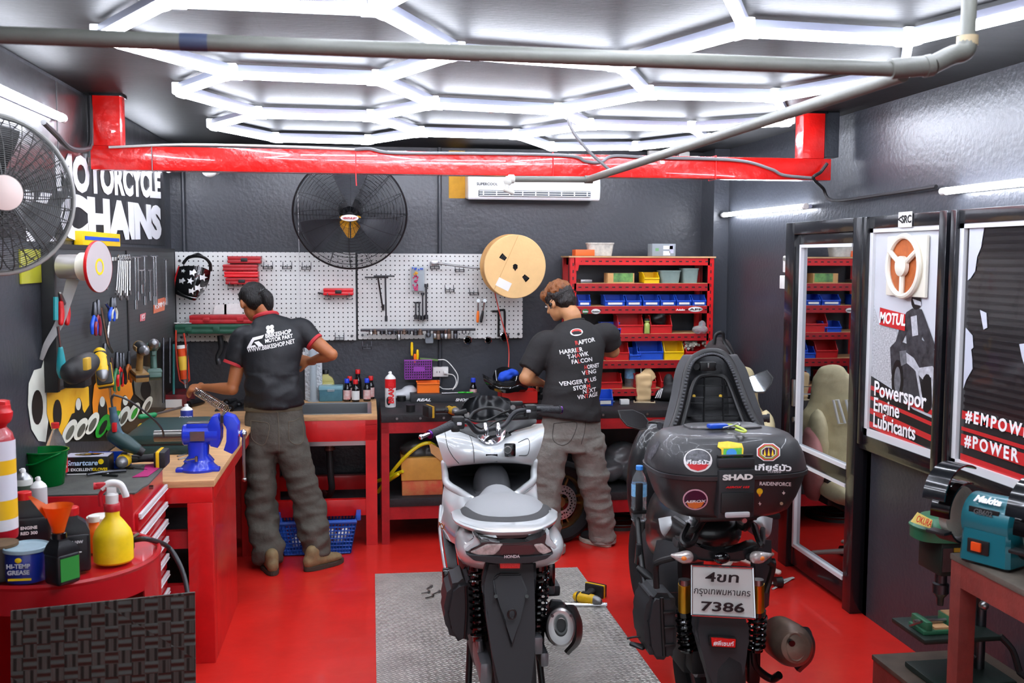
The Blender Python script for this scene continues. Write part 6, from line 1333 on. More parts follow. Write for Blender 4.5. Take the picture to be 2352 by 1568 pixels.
for x,y,lb in ((616,607,'empty wire hook nearest the red case stack, in the row of three'),(660,607,'middle empty wire hook of the row of three under the fan'),(704,608,'right empty wire hook of the row of three, beside the fan cord'),(843,790,'empty wire hook hanging at the lower edge of the right pegboard'),(1032,660,'empty wire hook in the middle of the right pegboard, left of two'),(1088,667,'empty wire hook beside the cable drum on the right pegboard'),(780,770,'small round-topped wire hook at the lower right of the left pegboard')):hook(x,y,lb,None)
CSR=M('case_red','#a81820',.45,var=.25,vs=14,bump=.04);CSG=M('case_green','#144a36',.5,var=.2,vs=12);CST=M('case_bright_red','#d41420',.35)
def case(xa,xb,ya,yb,m,label,Y=7.08,d=.1,latch=True,n=1,hooks=False,group=None,r=.012):
    a=P(xa,ya,Y=Y);c=P(xb,yb,Y=Y);t=thing('tool_case',label,'tool case',((a.x+c.x)/2,Y+d/2,c.z),group=group)
    h=a.z-c.z
    part('shell',B().bx(a.x,c.x,Y,Y+d,c.z,c.z+h*.47,r*.7).bx(a.x,c.x,Y,Y+d,c.z+h*.5,a.z,r*.7).bx(a.x+.004,c.x-.004,Y+.004,Y+d-.004,c.z+.01,a.z-.01),m,t)
    for k in range(n):
        x=a.x+(c.x-a.x)*(k+.5)/n
        if latch:part('latch',B().bx(x-.022,x+.022,Y-.006,Y+.005,c.z+h*.25,c.z+h*.75,.004),BLK if n == 1 else m,t)
    if hooks:
        for x in (a.x+.03,c.x-.03):part('support_hook',B().tube([(x,Y+d,c.z+.01),(x,Y+.0,c.z-.006),(x,Y-.006,c.z+.015)],.003,6,2).tube([(x-.02,Y+.05,c.z-.03),(x+.02,Y+.05,c.z-.03),(x+.02,Y+.05,c.z-.005),(x-.02,Y+.05,c.z-.005)],.0025,6,1,loop=True),DST,t)
    return t
case(522,599,588,605,CSR,'dark red case with black latch, topmost of the stack of four on the pegboard')
case(511,591,607,622,CSR,'red case without latch, second from the top of the stack on the pegboard',latch=False)
case(514,593,623,637,CST,'plain bright red case with yellow marks, third in the stack on the pegboard',latch=False)
case(517,593,638,653,CSR,'scuffed dark red case with black latch at the bottom of the stack of four',hooks=True)
case(742,812,662,678,CST,'single small bright red case hanging beside the pegboard joint',hooks=True)
case(434,590,724,743,CSR,'long red case lying on the long green case',Y=7.0,d=.14,n=2)
case(400,592,745,766,CSG,'long green case on brackets below the long red case',Y=6.98,d=.14,n=3,r=.02)
for x in (430,575):one('shelf_bracket',B().tube([onw(x,770,7.18),onw(x,770,6.98),onw(x,764,6.97)],.004,6,1),DST,'wire bracket under the long green case, %s' % ('left one' if x < 500 else 'right one'),'bracket')
for pts,lb in (([(490,725),(492,702),(520,698),(520,725)],'grey sketch sheet tucked behind the long red case'),([(515,724),(515,697),(556,696),(556,724)],'white paper with black frame tucked behind the long red case'),([(512,768),(530,797),(534,770)],'torn white paper hanging under the long green case')):
    b=B().sheet([P(x,y,Y=7.165) for x,y in pts],(0,.001,0));one('paper_sheet',b,M('paper','#dcdcd8',.8,var=.1,vs=30),lb,'paper')
# welding mask with stars
t=thing('welding_mask','black welding mask painted with white stars hanging on the pegboard','welding mask',P(443,640,Y=7.05))
mk=patch([[(412,612,7.08),(430,610,7.0),(460,612,6.98),(484,622,7.06)],[(404,640,7.1),(425,645,6.98),(455,645,6.96),(480,645,7.06)],[(402,668,7.1),(425,672,6.98),(450,676,6.97),(470,668,7.06)],[(405,676,7.12),(425,684,7.02),(448,690,7.02),(458,680,7.08)]],thick=.012)
sh=part('shell',mk,GBL,t)
MT=bvh(sh)
for cx,cy,r in ((443,626,9),(467,637,10),(418,645,8),(437,645,9),(456,661,10),(441,668,9),(421,622,5),(470,662,6)):
    decal([(cx+(r if k % 2 == 0 else r*.42)*math.sin(k*PI/5+.3),cy-(r if k % 2 == 0 else r*.42)*math.cos(k*PI/5+.3)) for k in range(10)],WT1,sh,MT,'star',fwd='eye',Yp=6.8)
part('visor',B().tube([P(408,668,Y=7.06),P(425,678,Y=6.97),P(450,684,Y=6.97),P(460,676,Y=7.03)],.003,6),STL,sh)
part('headband',B().tube([P(484,622,Y=7.06),P(482,605,Y=7.0),P(470,592,Y=6.98),P(450,588,Y=7.0),P(432,592,Y=7.08),P(420,606,Y=7.1)],.011,8,flat=.4).tube([P(440,588,Y=7.05),P(455,583,Y=7.05),P(470,592,Y=7.0)],.008,8),BLK,t)
part('edge',B().tube([P(412,612,Y=7.09),P(403,640,Y=7.11),P(400,662,Y=7.11)],.008,6),RPL,t,'red edge')
# tools on the right pegboard
def wr_T(p0,p1,hw_,label,r=.006):
    p0,p1=Vector(p0),Vector(p1)
    return one('t_handle_wrench',B().cyl(p0-Vector((hw_,0,0)),p0+Vector((hw_*.8,0,0)),r,n=10).cyl(p0,p1,r,n=10).cyl(p1+Vector((0,0,.04)),p1,r*1.6,n=10),DST,label,'wrench')
wr_T(onw(868,637,7.1),onw(880,712),.09,'shorter T-handle wrench hanging on the right pegboard');wr_T(onw(885,634,7.08),onw(887,738,7.1),.08,'longer T-handle wrench hanging on the right pegboard')
one('long_ratchet',B().cyl(onw(992,603,7.1),onw(1110,618,7.1),.007,n=10).c(onw(998,604,7.1),(.05,.03,.04),.01),STL,'long steel ratchet bar lying on hooks, ending at the cable drum','ratchet')
hook(998,607,'wire hook holding the left end of the long ratchet bar',None);hook(1055,614,'wire hook holding the middle of the long ratchet bar',None)
t=thing('fitting_box','clear hanging box with blue and pink fittings on the right pegboard','box',onw(960,665))
a=P(945,612,Y=7.12);c=P(975,668,Y=7.12)
part('case',B().bx(a.x,c.x,7.12,7.16,c.z,a.z,.004),FROST,t)
R2=random.Random(3)
for k,(y,m_) in enumerate(((617,BLU),(627,_m['fan_yellow']),(636,M('pink_plastic','#c02860',.4)),(646,M('pink_plastic','#c02860',.4)),(656,_m['pink_plastic']),(663,_m['pink_plastic']))):
    b=B()
    for i in range(7):b.c((R2.uniform(a.x+.008,(a.x+c.x)/2+(.03 if k == 0 else -.0)),7.116,P(950,y,Y=7.13).z+R2.uniform(-.008,.008)),(.009,.01,.012),.002)
    part('fittings',b,m_,t,kind='stuff')
for i,(x,y0_,y1_,r,lb) in enumerate(((955,693,733,.009,'left'),(963,693,734,.009,'second'),(971,672,735,.009,'third'),(979,652,733,.011,'right'))):
    one('extension_bar',B().lathe([(r*1.3,0),(r*1.3,.03),(r*.6,.035),(r*.6,.9*(P(x,y0_,Y=7.14).z-P(x,y1_,Y=7.14).z)),(r*1.4,.92*(P(x,y0_,Y=7.14).z-P(x,y1_,Y=7.14).z)),(r*1.4,(P(x,y0_,Y=7.14).z-P(x,y1_,Y=7.14).z))],P(x,y1_,Y=7.14),(0,0,1),n=14),DST,lb+' steel extension bar of the four hanging under the fitting box','extension bar')
for x,m_,lb in ((1098,ORG,'ratchet with orange handle on the right pegboard'),(1113,BLK,'ratchet with black handle on the right pegboard')):
    t=thing('ratchet',lb,'ratchet',onw(x,735));a=onw(x,690,7.13);c=onw(x+(-4 if x > 1100 else 0),715,7.14);d=onw(x+(-8 if x > 1100 else -1),738,7.14)
    part('head',B().lathe([(.013,0),(.013,.018)],a,(0,-1,0)).cyl(a,c,.006,n=10),CHR,t);part('handle',B().limb([(c,(.008,.008)),((c+d)/2,(.011,.01)),(d,(.009,.009))]),m_,t)
for x,y,dy,lb in ((1142,715,58,'left bent hex key of the two black ones'),(1156,712,58,'right bent hex key of the two black ones')):
    s=-1;one('hex_key',B().tube([onw(x-12,y,7.12),onw(x-2,y,7.12),onw(x+3,y+4,7.12),onw(x+3,y+dy,7.13)],.009,6,3),BLK,lb,'hex key')
t=thing('socket_rail','long steel rail holding sockets along the right pegboard','tool rail',onw(957,760));a=P(828,757,Y=7.1);c=P(1092,757,Y=7.1)
part('rail',B().bx(a.x,c.x,7.09,7.12,a.z-.012,a.z+.006,.003),DST,t);
sx_=[(843,.01,8),(852,.02,16),(861,.021,15),(877,.02,15),(887,.02,15),(895,.019,16),(905,.022,15),(916,.02,32),(928,.022,15),(939,.02,15),(954,.024,18),(965,.024,17),(984,.021,22),(999,.017,26),(1007,.02,30),(1015,.02,26),(1024,.022,28),(1031,.022,28),(1046,.02,27),(1052,.008,12),(1062,.006,14),(1070,.006,14),(1079,.006,14)]
for i,(x,r,hh) in enumerate(sx_):
    p=P(x,755,Y=7.105);h_=(P(x,755,Y=7.105).z-P(x,755-hh*.8,Y=7.105).z)
    s_=one('socket',B().lathe([(r*.75,0),(r*.8,h_*.45),(r*.7,h_*.5),(r*.78,h_*.55),(r*.8,h_),(r*.55,h_),(r*.5,h_*.9)],p,(0,0,1),n=16),[DST,STL,_m['burnt_steel']][i % 3 if i % 5 else 0],'steel socket standing on the long pegboard rail','socket','sockets on the pegboard rail')
for x,y,r,lb in ((1073,780,.03,'chrome round holder with star opening, left of three below the pegboard'),(1120,780,.026,'grey round holder with black centre, middle of three below the pegboard'),(1157,772,.034,'largest chrome round holder under the bent hex keys')):
    p=onw(x,y,7.14);t=thing('bit_holder',lb,'holder',p);part('ring',B().lathe([(r,0),(r,.04),(r*.8,.045),(r*.7,.03)],p,(0,-1,0),cap=False,n=24),CHR,t);part('core',B().lathe([(r*.7,.02),(.001,.02)],p,(0,-1,0),n=6),GBL,t)
one('magnet_holder',B().c(onw(986,777,7.13),(.06,.03,.07),.012),M('grey_foam','#7c848a',.7,var=.2,vs=20),'grey foam block with yellow clip hung under the socket rail','holder')
one('yellow_clip',B().lathe([(.012,0),(.012,.01)],onw(1000,774,7.14),(0,-1,0)),YEL,'yellow clip beside the grey foam block','clip')
one('chain_tool',B().tube([onw(505,770,7.12),onw(508,800,7.12),onw(500,818,7.12),onw(503,836,7.12)],[.02,.018,.016,.02],10),M('tool_gunmetal','#3a3c3e',.4,.6),'curved dark clamp hanging under the long green case','clamp')
t=one('pipe_key',B().cyl(onw(748,676,7.13),onw(730,672,7.13),.006,n=8),DST,'small steel pin left of the single red case','pin')
# purple basket, socket outlet
t=thing('wall_basket','purple plastic basket with screwdrivers fixed to the wall over the bench','basket',P(961,868,Y=7.1))
a=P(930,828,Y=7.1);c=P(991,869,Y=7.1)
PUR=M('purple_plastic','#8a3a9c',.4)
b=B();n_,m_=12,7
for k in range(n_+1):x=a.x+(c.x-a.x)*k/n_;b.bx(x-.003,x+.003,7.1,7.104,c.z,a.z)
for k in range(m_+1):z=c.z+(a.z-c.z)*k/m_;b.bx(a.x,c.x,7.1,7.104,z-.003,z+.003)
b.bx(a.x,c.x,7.1,7.2,c.z-.004,c.z).bx(a.x-.006,c.x+.006,7.094,7.1,a.z-.004,a.z+.006).bx(a.x-.003,a.x,7.1,7.2,c.z,a.z).bx(c.x,c.x+.003,7.1,7.2,c.z,a.z).bx(a.x+.06,c.x-.05,7.098,7.102,c.z+.05,c.z+.085)
part('basket',b,PUR,t)
for x,y,yt,m_,lb in ((946,828,788,YEL,'yellow screwdriver standing highest in the purple basket'),(959,828,805,YEL,'shorter yellow and black screwdriver in the purple basket'),(953,832,815,ORG,'orange handled tool in the purple basket')):
    p=P(x,y+20,Y=7.14);q=P(x,yt,Y=7.14);s=thing('screwdriver',lb,'screwdriver',p);part('shaft',B().cyl(p,p*.4+q*.6,.003,n=8),STL,s);part('handle',B().limb([(p*.45+q*.55,(.008,.008)),(p*.2+q*.8,(.01,.01)),(q,(.009,.009))]),m_,s)
one('phone',B().c(P(985,825,Y=7.14),(.13,.05,.012),.004,rot=Matrix.Rotation(.1,3,'Y')),M('phone_green','#5a7a3a',.3),'dark green phone charging on top of the purple basket','phone')
t=thing('power_outlet','white wall outlet with a plugged cable right of the purple basket','outlet',P(1012,865,Y=7.2));a=P(994,843,Y=7.17);c=P(1030,865,Y=7.17)
part('plate',B().bx(a.x,c.x,7.17,7.22,c.z,a.z,.006),WHT,t);
for i in range(2):part('socket_holes',B().c((a.x+.03+i*.018,7.168,(a.z+c.z)/2),(.004,.004,.012)),BLK,t)
part('plug',B().c((c.x-.02,7.15,(a.z+c.z)/2),(.03,.04,.02),.005),WHT,t)
cable('charging_cable',[P(1006,826,Y=7.12),P(1025,828,Y=7.1),P(1045,850,Y=7.08),P(1052,868,Y=7.08),P(1045,890,Y=7.08),P(1020,893,Y=7.05),P(1010,888,Y=7.02)],.0035,WHT,'white cable looping from the phone down the wall');cable('charging_cable',[P(1026,858,Y=7.14),P(1042,862,Y=7.1),P(1048,878,Y=7.08),P(1040,895,Y=7.03)],.0035,WHT,'short white cable from the outlet to the bench')
cable('string',[P(1135,665,Y=7.0),P(1148,720,Y=7.05),P(1165,780,Y=7.08),P(1169,810,Y=7.1),P(1168,845,Y=7.05)],.004,M('cord_red','#c84438',.5),'thin red cord hanging from the cable drum to the bench')
# cable drum on the wall
sc0=P(1182,612,Y=6.86);t=thing('cable_drum','big round cardboard cable drum with white label hanging on the pegboard corner','cable drum',sc0)
axd=Vector((.12,-1,-.05)).normalized();rd=.218
part('back_disc',B().lathe([(rd*.99,0),(rd,.004),(rd,.014),(rd*.99,.016)],sc0-axd*.12,axd,n=64),CARD,t);part('core',B().lathe([(rd*.8,-.11),(rd*.8,0)],sc0,axd,n=48),M('coil_brown','#6a5238',.7,var=.4,vs=30),t)
fd=part('front_disc',B().lathe([(rd*.985,0),(rd,.003),(rd,.013),(rd*.985,.016)],sc0,axd,n=64),M('disc_cardboard','#dcb57c',.8,var=.08,vs=7,bump=.05),t)
dX=axd.cross(Vector((0,0,1))).normalized()*-1
if dX.x < 0:dX=-dX
dZ=dX.cross(-axd).normalized();dZ=dZ if dZ.z > 0 else -dZ
o=sc0+axd*.0165
def arcp(r0,r1,a0,a1,k=5):return [(r0*math.cos(a0+(a1-a0)*i/k),r0*math.sin(a0+(a1-a0)*i/k)) for i in range(k+1)]+[(r1*math.cos(a1+(a0-a1)*i/k),r1*math.sin(a1+(a0-a1)*i/k)) for i in range(k+1)]
for a0 in (2.35,-.95):
    part('slot',B().poly(arcp(.085,.13,a0,a0+.3),o,dX,dZ,.001),GBL,fd)
    for r in (.095,.105,.115):part('slot_lines',B().poly(arcp(r,r+.003,a0+.02,a0+.28),o+axd*.001,dX,dZ,.0006),DST,fd)
part('hub_hole',B().poly([(.02*math.cos(i*PI/6)*(1 if i % 2 else .8),.02*math.sin(i*PI/6)-.01*(i == 9)) for i in range(12)],o,dX,dZ,.001),GBL,fd)
ca,sa=math.cos(-.45),math.sin(-.45);part('label',B().poly([(-.08+x*ca-y*sa,-.12+x*sa+y*ca) for x,y in ((-.05,-.03),(.05,-.03),(.05,.03),(-.05,.03))],o,dX,dZ,.001),WHT,fd,'white paper label')
part('fold_line',B().poly([(-.15,-.16),(-.146,-.162),(.02,.213),(.016,.214)],o,dX,dZ,.0004),CARD,fd)
# yellow level and black pegboard on the left wall
PK=dots(M('pegboard_grey','#3c3f40',.5,var=.1,vs=6),.022,.0034,plane='YZ')
t=thing('pegboard','dark grey pegboard crowded with hand tools on the left wall','pegboard',(-1.29,5.6,1.3))
ya,yb=4.42,7.1
part('board',B().bx(-1.305,-1.29,ya,yb,1.3,1.88),PK,t)
part('frame',B().bx(-1.33,-1.275,ya-.035,ya,1.285,1.9,.002).bx(-1.33,-1.285,ya,yb,1.88,1.9).bx(-1.33,-1.285,ya,yb,1.285,1.3),M('frame_dark','#2a2b2c',.45,.3,var=.2,vs=10),t)
part('divider',B().bx(-1.29,-1.283,5.7,5.72,1.3,1.88),BLK,t)
b=B()
for i in range(11):b.c((-1.287,5.14+i*.055,1.835),(.004,.03,.02),.001)
part('white_tabs',b,WHT,t,kind='stuff')
LX=-1.26
def lw(x,y,X=LX):return P(x,y,X=X)
t=thing('spirit_level','short yellow spirit level with blue stripe lying on top of the dark pegboard','spirit level',lw(225,565));a=lw(183,565,-1.3);c=lw(270,568,-1.3)
part('body',B().bx(-1.325,-1.285,a.y,c.y,1.9,1.965,.003),YEL,t);part('stripe',B().bx(-1.284,-1.282,a.y+.03,c.y-.03,1.925,1.942),BLU,t)
# hooks rows and hanging tools
def rod(x,ya_,yb_,label,name='wrench',m=None,r=.006,X=LX,head=True,cat='wrench',dx=0,group=None):
    a,c=lw(x,ya_,X),lw(x+dx,yb_,X);b=B().cyl(a,c,r*.75,n=8)
    if head:b.torus(a,(1,0,0),r*1.7,r*.7,12,6).lathe([(r*1.7,0),(r*1.7,r*1.4),(r,r*1.5)],c-Vector((r*.7,0,0)),(1,0,0),n=12)
    return one(name,b,m or CHR,label,cat,group)
for i,x in enumerate((231,236,241,246,251)):rod(x,592,652+i*2,'short combination wrench in the bunch right of the tape roll',dx=-6,r=.007,m=STL,group='short wrenches beside the tape roll')
for i,x in enumerate((273,277,281,285,289,293,298)):rod(x,592,672+(i % 3)*6,'long combination wrench in the middle bunch on the dark pegboard',dx=-6+i,r=.0075,m=STL,group='long wrenches in the middle of the dark pegboard')
for x,a_,c_,lb in ((310,590,710,'leftmost long T-bar'),(316,590,690,'second long T-bar'),(324,620,674,'short T-bar with cross handle, left'),(331,588,700,'third long T-bar'),(343,620,690,'short T-bar with cross handle, right'),(352,588,700,'fourth long T-bar'),(357,588,700,'fifth long T-bar'),(380,596,700,'thin long T-bar nearest the white pegboard')):
    a,c=lw(x,a_),lw(x+2,c_);one('t_bar',B().cyl(a,c,.006,n=8).cyl(c+Vector((0,0,.05)),c,.009,n=10).cyl(a-Vector((0,.06,0)),a+Vector((0,.06,0)),.006,n=8),CHR,lb+' hanging on the dark left pegboard','wrench')
def pliers(x,y0_,y1_,m,lb,X=-1.25,name='pliers'):
    t=thing(name,lb,'pliers',lw(x,y1_,X));a,mid=lw(x,y0_,X),lw(x,y0_*.6+y1_*.4,X);e1,e2=lw(x-5,y1_,X),lw(x+5,y1_,X)
    part('jaws',B().limb([(a,(.006,.008)),(mid,(.012,.014))],side=(0,1,0),n=10),DST,t)
    for e in (e1,e2):part('handle',B().limb([(mid,(.007,.007)),((mid+e)/2+Vector((0,(e-mid).y*.5,0)),(.009,.009)),(e,(.007,.007))],side=(0,1,0),n=10),m,t)
for x,a_,c_,m_,lb in ((217,695,765,BLU,'blue and red handled pliers left of the crowbar on the dark pegboard'),(225,690,768,M('plier_red','#8a2030',.4),'dark red handled pliers on the dark pegboard'),(257,685,735,BLU,'blue handled pliers hanging right of the crowbar'),(262,685,730,M('plier_white','#c8c8b8',.5),'pale handled pliers beside the blue ones'),
    (240,790,860,YEL,'yellow handled pliers above the yellow driver'),(268,810,895,M('plier_green','#2a6a40',.4),'green handled pliers in the lower row'),(276,812,885,RPL,'red handled pliers in the lower row'),(283,812,880,BLK,'black handled pliers in the lower row'),(296,808,876,M('plier_orange','#c86a20',.4),'orange and black handled pliers in the lower row')):pliers(x,a_,c_,m_,lb)
one('crowbar',B().tube([lw(232,705),lw(242,760),lw(248,790),lw(258,808)],.008,8),STL,'bent steel bar hanging across the middle of the dark pegboard','crowbar')
one('crowbar',B().tube([lw(243,695),lw(252,718),lw(247,780),lw(256,805)],.008,8),STL,'second bent steel bar with a kink, right of the first','crowbar')
one('long_hook',B().tube([lw(246,830),lw(252,890),lw(255,915),lw(262,905)],.006,8),STL,'long steel hook tool reaching below the dark pegboard','hook tool')
one('long_hook',B().tube([lw(256,820),lw(262,880),lw(265,900)],.006,8),STL,'shorter steel hook tool beside the long one','hook tool')
# screwdriver with teal handle, red-handled tool, tape roll, grinder, yellow driver
def sdriver(x,ya_,ym,yb_,m,lb,X=-1.24,r=.018):
    a,mid,c=lw(x-6,ya_,X),lw(x,ym,X),lw(x+3,yb_,X);t=thing('screwdriver',lb,'screwdriver',c)
    part('shaft',B().cyl(a,mid,.006,n=10),STL,t);part('handle',B().limb([(mid,(r*.55,r*.55)),(mid*.6+c*.4,(r*.9,r*.9)),(mid*.2+c*.8,(r*1.1,r*1.1)),(c,(r*.8,r*.8))],n=16),m,t);return t
sdriver(139,750,800,862,M('teal_plastic','#1c8a90',.4),'big teal handled screwdriver at the near end of the dark pegboard')
t=thing('snips','red handled snips with teal clip at the near end of the dark pegboard','snips',lw(148,745,-1.24))
for x in (140,154):part('handle',B().limb([(lw(x,696,-1.24),(.012,.01)),(lw(x+1,720,-1.24),(.016,.012)),(lw(x,742,-1.24),(.012,.01))],side=(0,1,0)),RPL,t)
part('clip',B().tube([lw(128,682,-1.25),lw(128,735,-1.25)],.01,8),_m['teal_plastic'],t);part('jaws',B().limb([(lw(138,674,-1.24),(.008,.008)),(lw(144,696,-1.24),(.014,.01))]),STL,t)
t=thing('tape_roll','roll of wide tape with a red-rimmed disc and a long loose end','tape',lw(180,620,-1.2))
a=P(140,612,X=-1.25);c=P(205,612,Y=a.y+.0);axr=Vector((1,-.25,0)).normalized()
o=a;
part('core',B().lathe([(.05,0),(.05,.1),(.055,.1),(.055,.15)],o,axr,n=32),M('tape_silver','#b8b4b0',.25,.5),t);part('spindle',B().lathe([(.058,.09),(.058,.155)],o,axr,n=32),_m['cream_plastic'],t)
part('disc',B().lathe([(.03,.155),(.105,.155),(.105,.167),(.03,.167)],o,axr,n=40),M('disc_grey','#b0a8a8',.4),t);part('rim',B().lathe([(.1055,.154),(.1065,.156),(.1065,.166),(.1055,.168)],o,axr,n=40,cap=False),RPL,t,'red rim');part('inner_ring',B().lathe([(.034,.15),(.034,.168),(.024,.168)],o,axr,n=28,cap=False),YEL,t)
part('loose_end',B().limb([(o+axr*.05+Vector((0,0,-.05)),(.025,.002)),(P(150,700,Y=a.y-.02),(.02,.002)),(P(135,745,Y=a.y-.04),(.018,.002)),(P(108,790,Y=a.y-.06),(.013,.002)),(P(95,825,Y=a.y-.06),(.008,.003))],side=(1,0,0),n=8),M('tape_grey','#9a9896',.35),t)
t=thing('angle_grinder','black corded grinder hanging low on the dark pegboard','power tool',lw(185,860,-1.2))
part('body',B().limb([(P(165,856,X=-1.2),(.045,.05)),(P(185,845,X=-1.18),(.05,.055)),(P(205,830,X=-1.17),(.04,.045))],side=(0,1,0)),DB,t);part('vents',B().c(P(200,835,X=-1.125),(.02,.06,.05),.006),M('vent_yellow','#c8a030',.5),t);part('battery',B().c(P(178,872,X=-1.2),(.09,.1,.06),.012),DB,t)
cordless(P(232,835,X=-1.19),(.2,.9,-1.2),'yellow and black cordless driver hanging in the lower left of the dark pegboard')
GT=M('tool_tan','#8a6a3a',.5,var=.2,vs=30);GG=M('tool_sage','#3c5a50',.45)
cordless(P(325,800,X=-1.16),(0,.15,-1.1),'old tan cordless drill hanging on the dark pegboard',ym=DB,bm_=GT)
cordless(P(352,793,X=-1.12),(0,-.25,-1.3),'grey-green cordless drill hanging beside the tan one',ym=GG,bm_=GG)
for x,a_,c_,m_,lb in ((375,775,925,DST,'long thin steel rod hanging at the far end of the dark pegboard'),(399,790,905,M('file_teal','#2a7a78',.5),'teal and red handled long tool at the back left corner'),(390,775,880,DST,'dark blade tool at the far end of the dark pegboard')):rod(x,a_,c_,lb,'long_tool',m_,.01,X=-1.27,head=False,cat='tool')
# red socket caulking tube in a gun
t=thing('caulking_gun','orange caulking gun with printed tube hanging in the back left corner','caulking gun',P(420,870,Y=6.9));a,c=P(416,800,Y=6.85),P(424,870,Y=6.85)
part('cartridge',B().cyl(a,c,.026,n=20),M('cartridge_orange','#d84a18',.4),t);part('label',B().cyl(a*.75+c*.25,a*.3+c*.7,.0265,n=20),M('label_yellow','#e8c040',.4),t);part('cap',B().cyl(a+(a-c)*.1,a,.027,n=20),WHT,t);part('nozzle',B().cyl(c,c+(c-a)*.3,.01,.004,n=12),FROST,t)
part('gun_frame',B().tube([a+Vector((-.03,0,.12)),a+Vector((-.032,0,0)),c+Vector((-.03,0,-.01)),c+Vector((.03,0,-.01)),a+Vector((.032,0,0)),a+Vector((.02,0,.1))],.006,8,2),M('gun_red','#b83018',.5),t)
rod(430,790,905,'pale steel bar hanging right of the caulking gun','steel_bar',CHR,.006,X=-1.17,head=False,cat='tool')
t=one('spool_bracket',B().tube([lw(400,742,-1.28),P(440,742,Y=7.0)],.004,6,1),STL,'thin rod bracket at the corner of the two pegboards','bracket')
# posters, stickers on the pegboard
for pts,m_,s,lb in ((((353,690),(380,682),(378,712),(353,720)),M('sticker_salmon','#e07a58',.5),'RSPIMI','pale red sticker with white letters on the dark pegboard'),(((322,722),(335,718),(333,736),(322,738)),M('sticker_rose','#d06a70',.5),'JCS','small pink sticker low on the dark pegboard')):
    b=B().sheet([lw(x,y,-1.286) for x,y in pts],(-.0015,0,0));o_=one('sticker',b,m_,lb,'sticker')
    fit_text(s,lw(pts[0][0]+3,(pts[0][1]+pts[3][1])/2,-1.283),lw(pts[1][0]-3,(pts[1][1]+pts[2][1])/2,-1.283),.03,WTX,o_,nrm=(1,0,0))
one('wall_patch',B().bx(-1.329,-1.322,P(45,573,X=-1.325).y,4.38,P(100,648,X=-1.325).z,P(100,573,X=-1.325).z),M('panel_yellow_green','#a8a824',.4,coat=.3),'yellow-green painted square on the left wall beside the pegboard','wall patch')
# banner
bm_=M('banner_black','#1e1d20',.3,coat=.35,bump=.35,bs=5,var=.2,vs=2)
t=thing('wall_banner','black vinyl banner with big white words MOTORCYCLE CHAINS on the left wall','banner',(-1.32,5.6,2.0))
part('sheet',B().bx(-1.328,-1.322,3.2,6.98,1.92,2.6),bm_,t)
part('seam',B().bx(-1.3225,-1.3205,4.66,4.675,1.92,2.6),BLK,t)
def onb(x,y):return P(x,y,X=-1.32)
bw=M('banner_white','#dfe0e4',.4)
fit_text('MOTORCYCLE',onb(128,392),onb(368,425),.175,bw,t,nrm=(1,0,0),bold=.05)
fit_text('CHAINS',onb(138,498),onb(370,511),.215,bw,t,nrm=(1,0,0),bold=.065)
fit_text('K',onb(58,495),onb(128,500),.2,bw,t,nrm=(1,0,0),bold=.05)
# mural of painted chain links under the pegboard
t=thing('wall_mural','sprayed mural of yellow and white chain links under the dark pegboard','mural',(-1.32,5.4,.9))
def mu(pts,m,lv,name):
    b=B();X=-1.328+lv*.0012;vs=[b.V(P(x,y,X=X)) for x,y in pts];f=b.face(vs);bmesh.ops.triangulate(b.bm,faces=b.bm.faces[:]);return part(name,b,m,t)
def blob(cx,cy,rx,ry,k=18,rot_=0):return [(cx+rx*math.cos(a)*math.cos(rot_)-ry*math.sin(a)*math.sin(rot_),cy+rx*math.cos(a)*math.sin(rot_)+ry*math.sin(a)*math.cos(rot_)) for a in [2*PI*i/k for i in range(k)]]
mw=M('mural_white','#dfe2d4',.5,var=.06,vs=8);my=M('mural_yellow','#f0ab0c',.5,c2='#f8c832',var=.2,vs=5);mo=M('mural_orange','#ea8a16',.5,var=.08,vs=6);mk_=M('mural_black','#14140f',.4,var=.3,vs=7);mg=M('mural_grey','#5a5a50',.45,var=.5,vs=9);mgr=M('mural_green','#1c9a28',.45,var=.3,vs=9)
mu([(82,850),(100,845),(115,800),(112,765),(130,800),(400,800),(400,960),(300,1010),(105,1015)],mk_,0,'ground')
mu([(64,930),(66,880),(78,850),(95,845),(108,800),(116,870),(112,960),(105,1015),(88,1012),(72,985)],mw,1,'white_link');mu([(64,930),(68,885),(80,855),(95,850),(108,880),(110,930),(104,980),(88,1010),(74,985)],mw,1.2,'white_link');mu(blob(86,935,13,40),mk_,2,'link_hole')
mu([(108,892),(115,880),(190,868),(204,890),(205,930),(190,955),(160,990),(140,1000),(118,985),(108,950)],my,3,'yellow_link');mu([(150,985),(165,950),(190,940),(200,960),(180,1000),(150,1012)],mk_,3.4,'shadow_shape')
mu(blob(132,950,10,33),mk_,4,'link_hole');mu(blob(181,945,9,32),mk_,4,'link_hole');mu(blob(180,928,6,14),mw,5,'highlight')
mu([(212,925),(216,885),(232,862),(285,862),(302,878),(306,905),(290,935),(250,960),(228,965),(214,950)],mo,3,'orange_link');mu(blob(236,945,11,32),mk_,4,'link_hole');mu(blob(235,922,6,12),mw,5,'highlight');mu(blob(287,935,9,28),mk_,4,'link_hole');mu(blob(288,920,6,11),mw,5,'highlight')
mu([(310,905),(305,855),(330,840),(352,845),(372,870),(380,905),(370,935),(345,935)],mg,3,'grey_link');mu(blob(335,895,12,22),mk_,4,'link_hole')
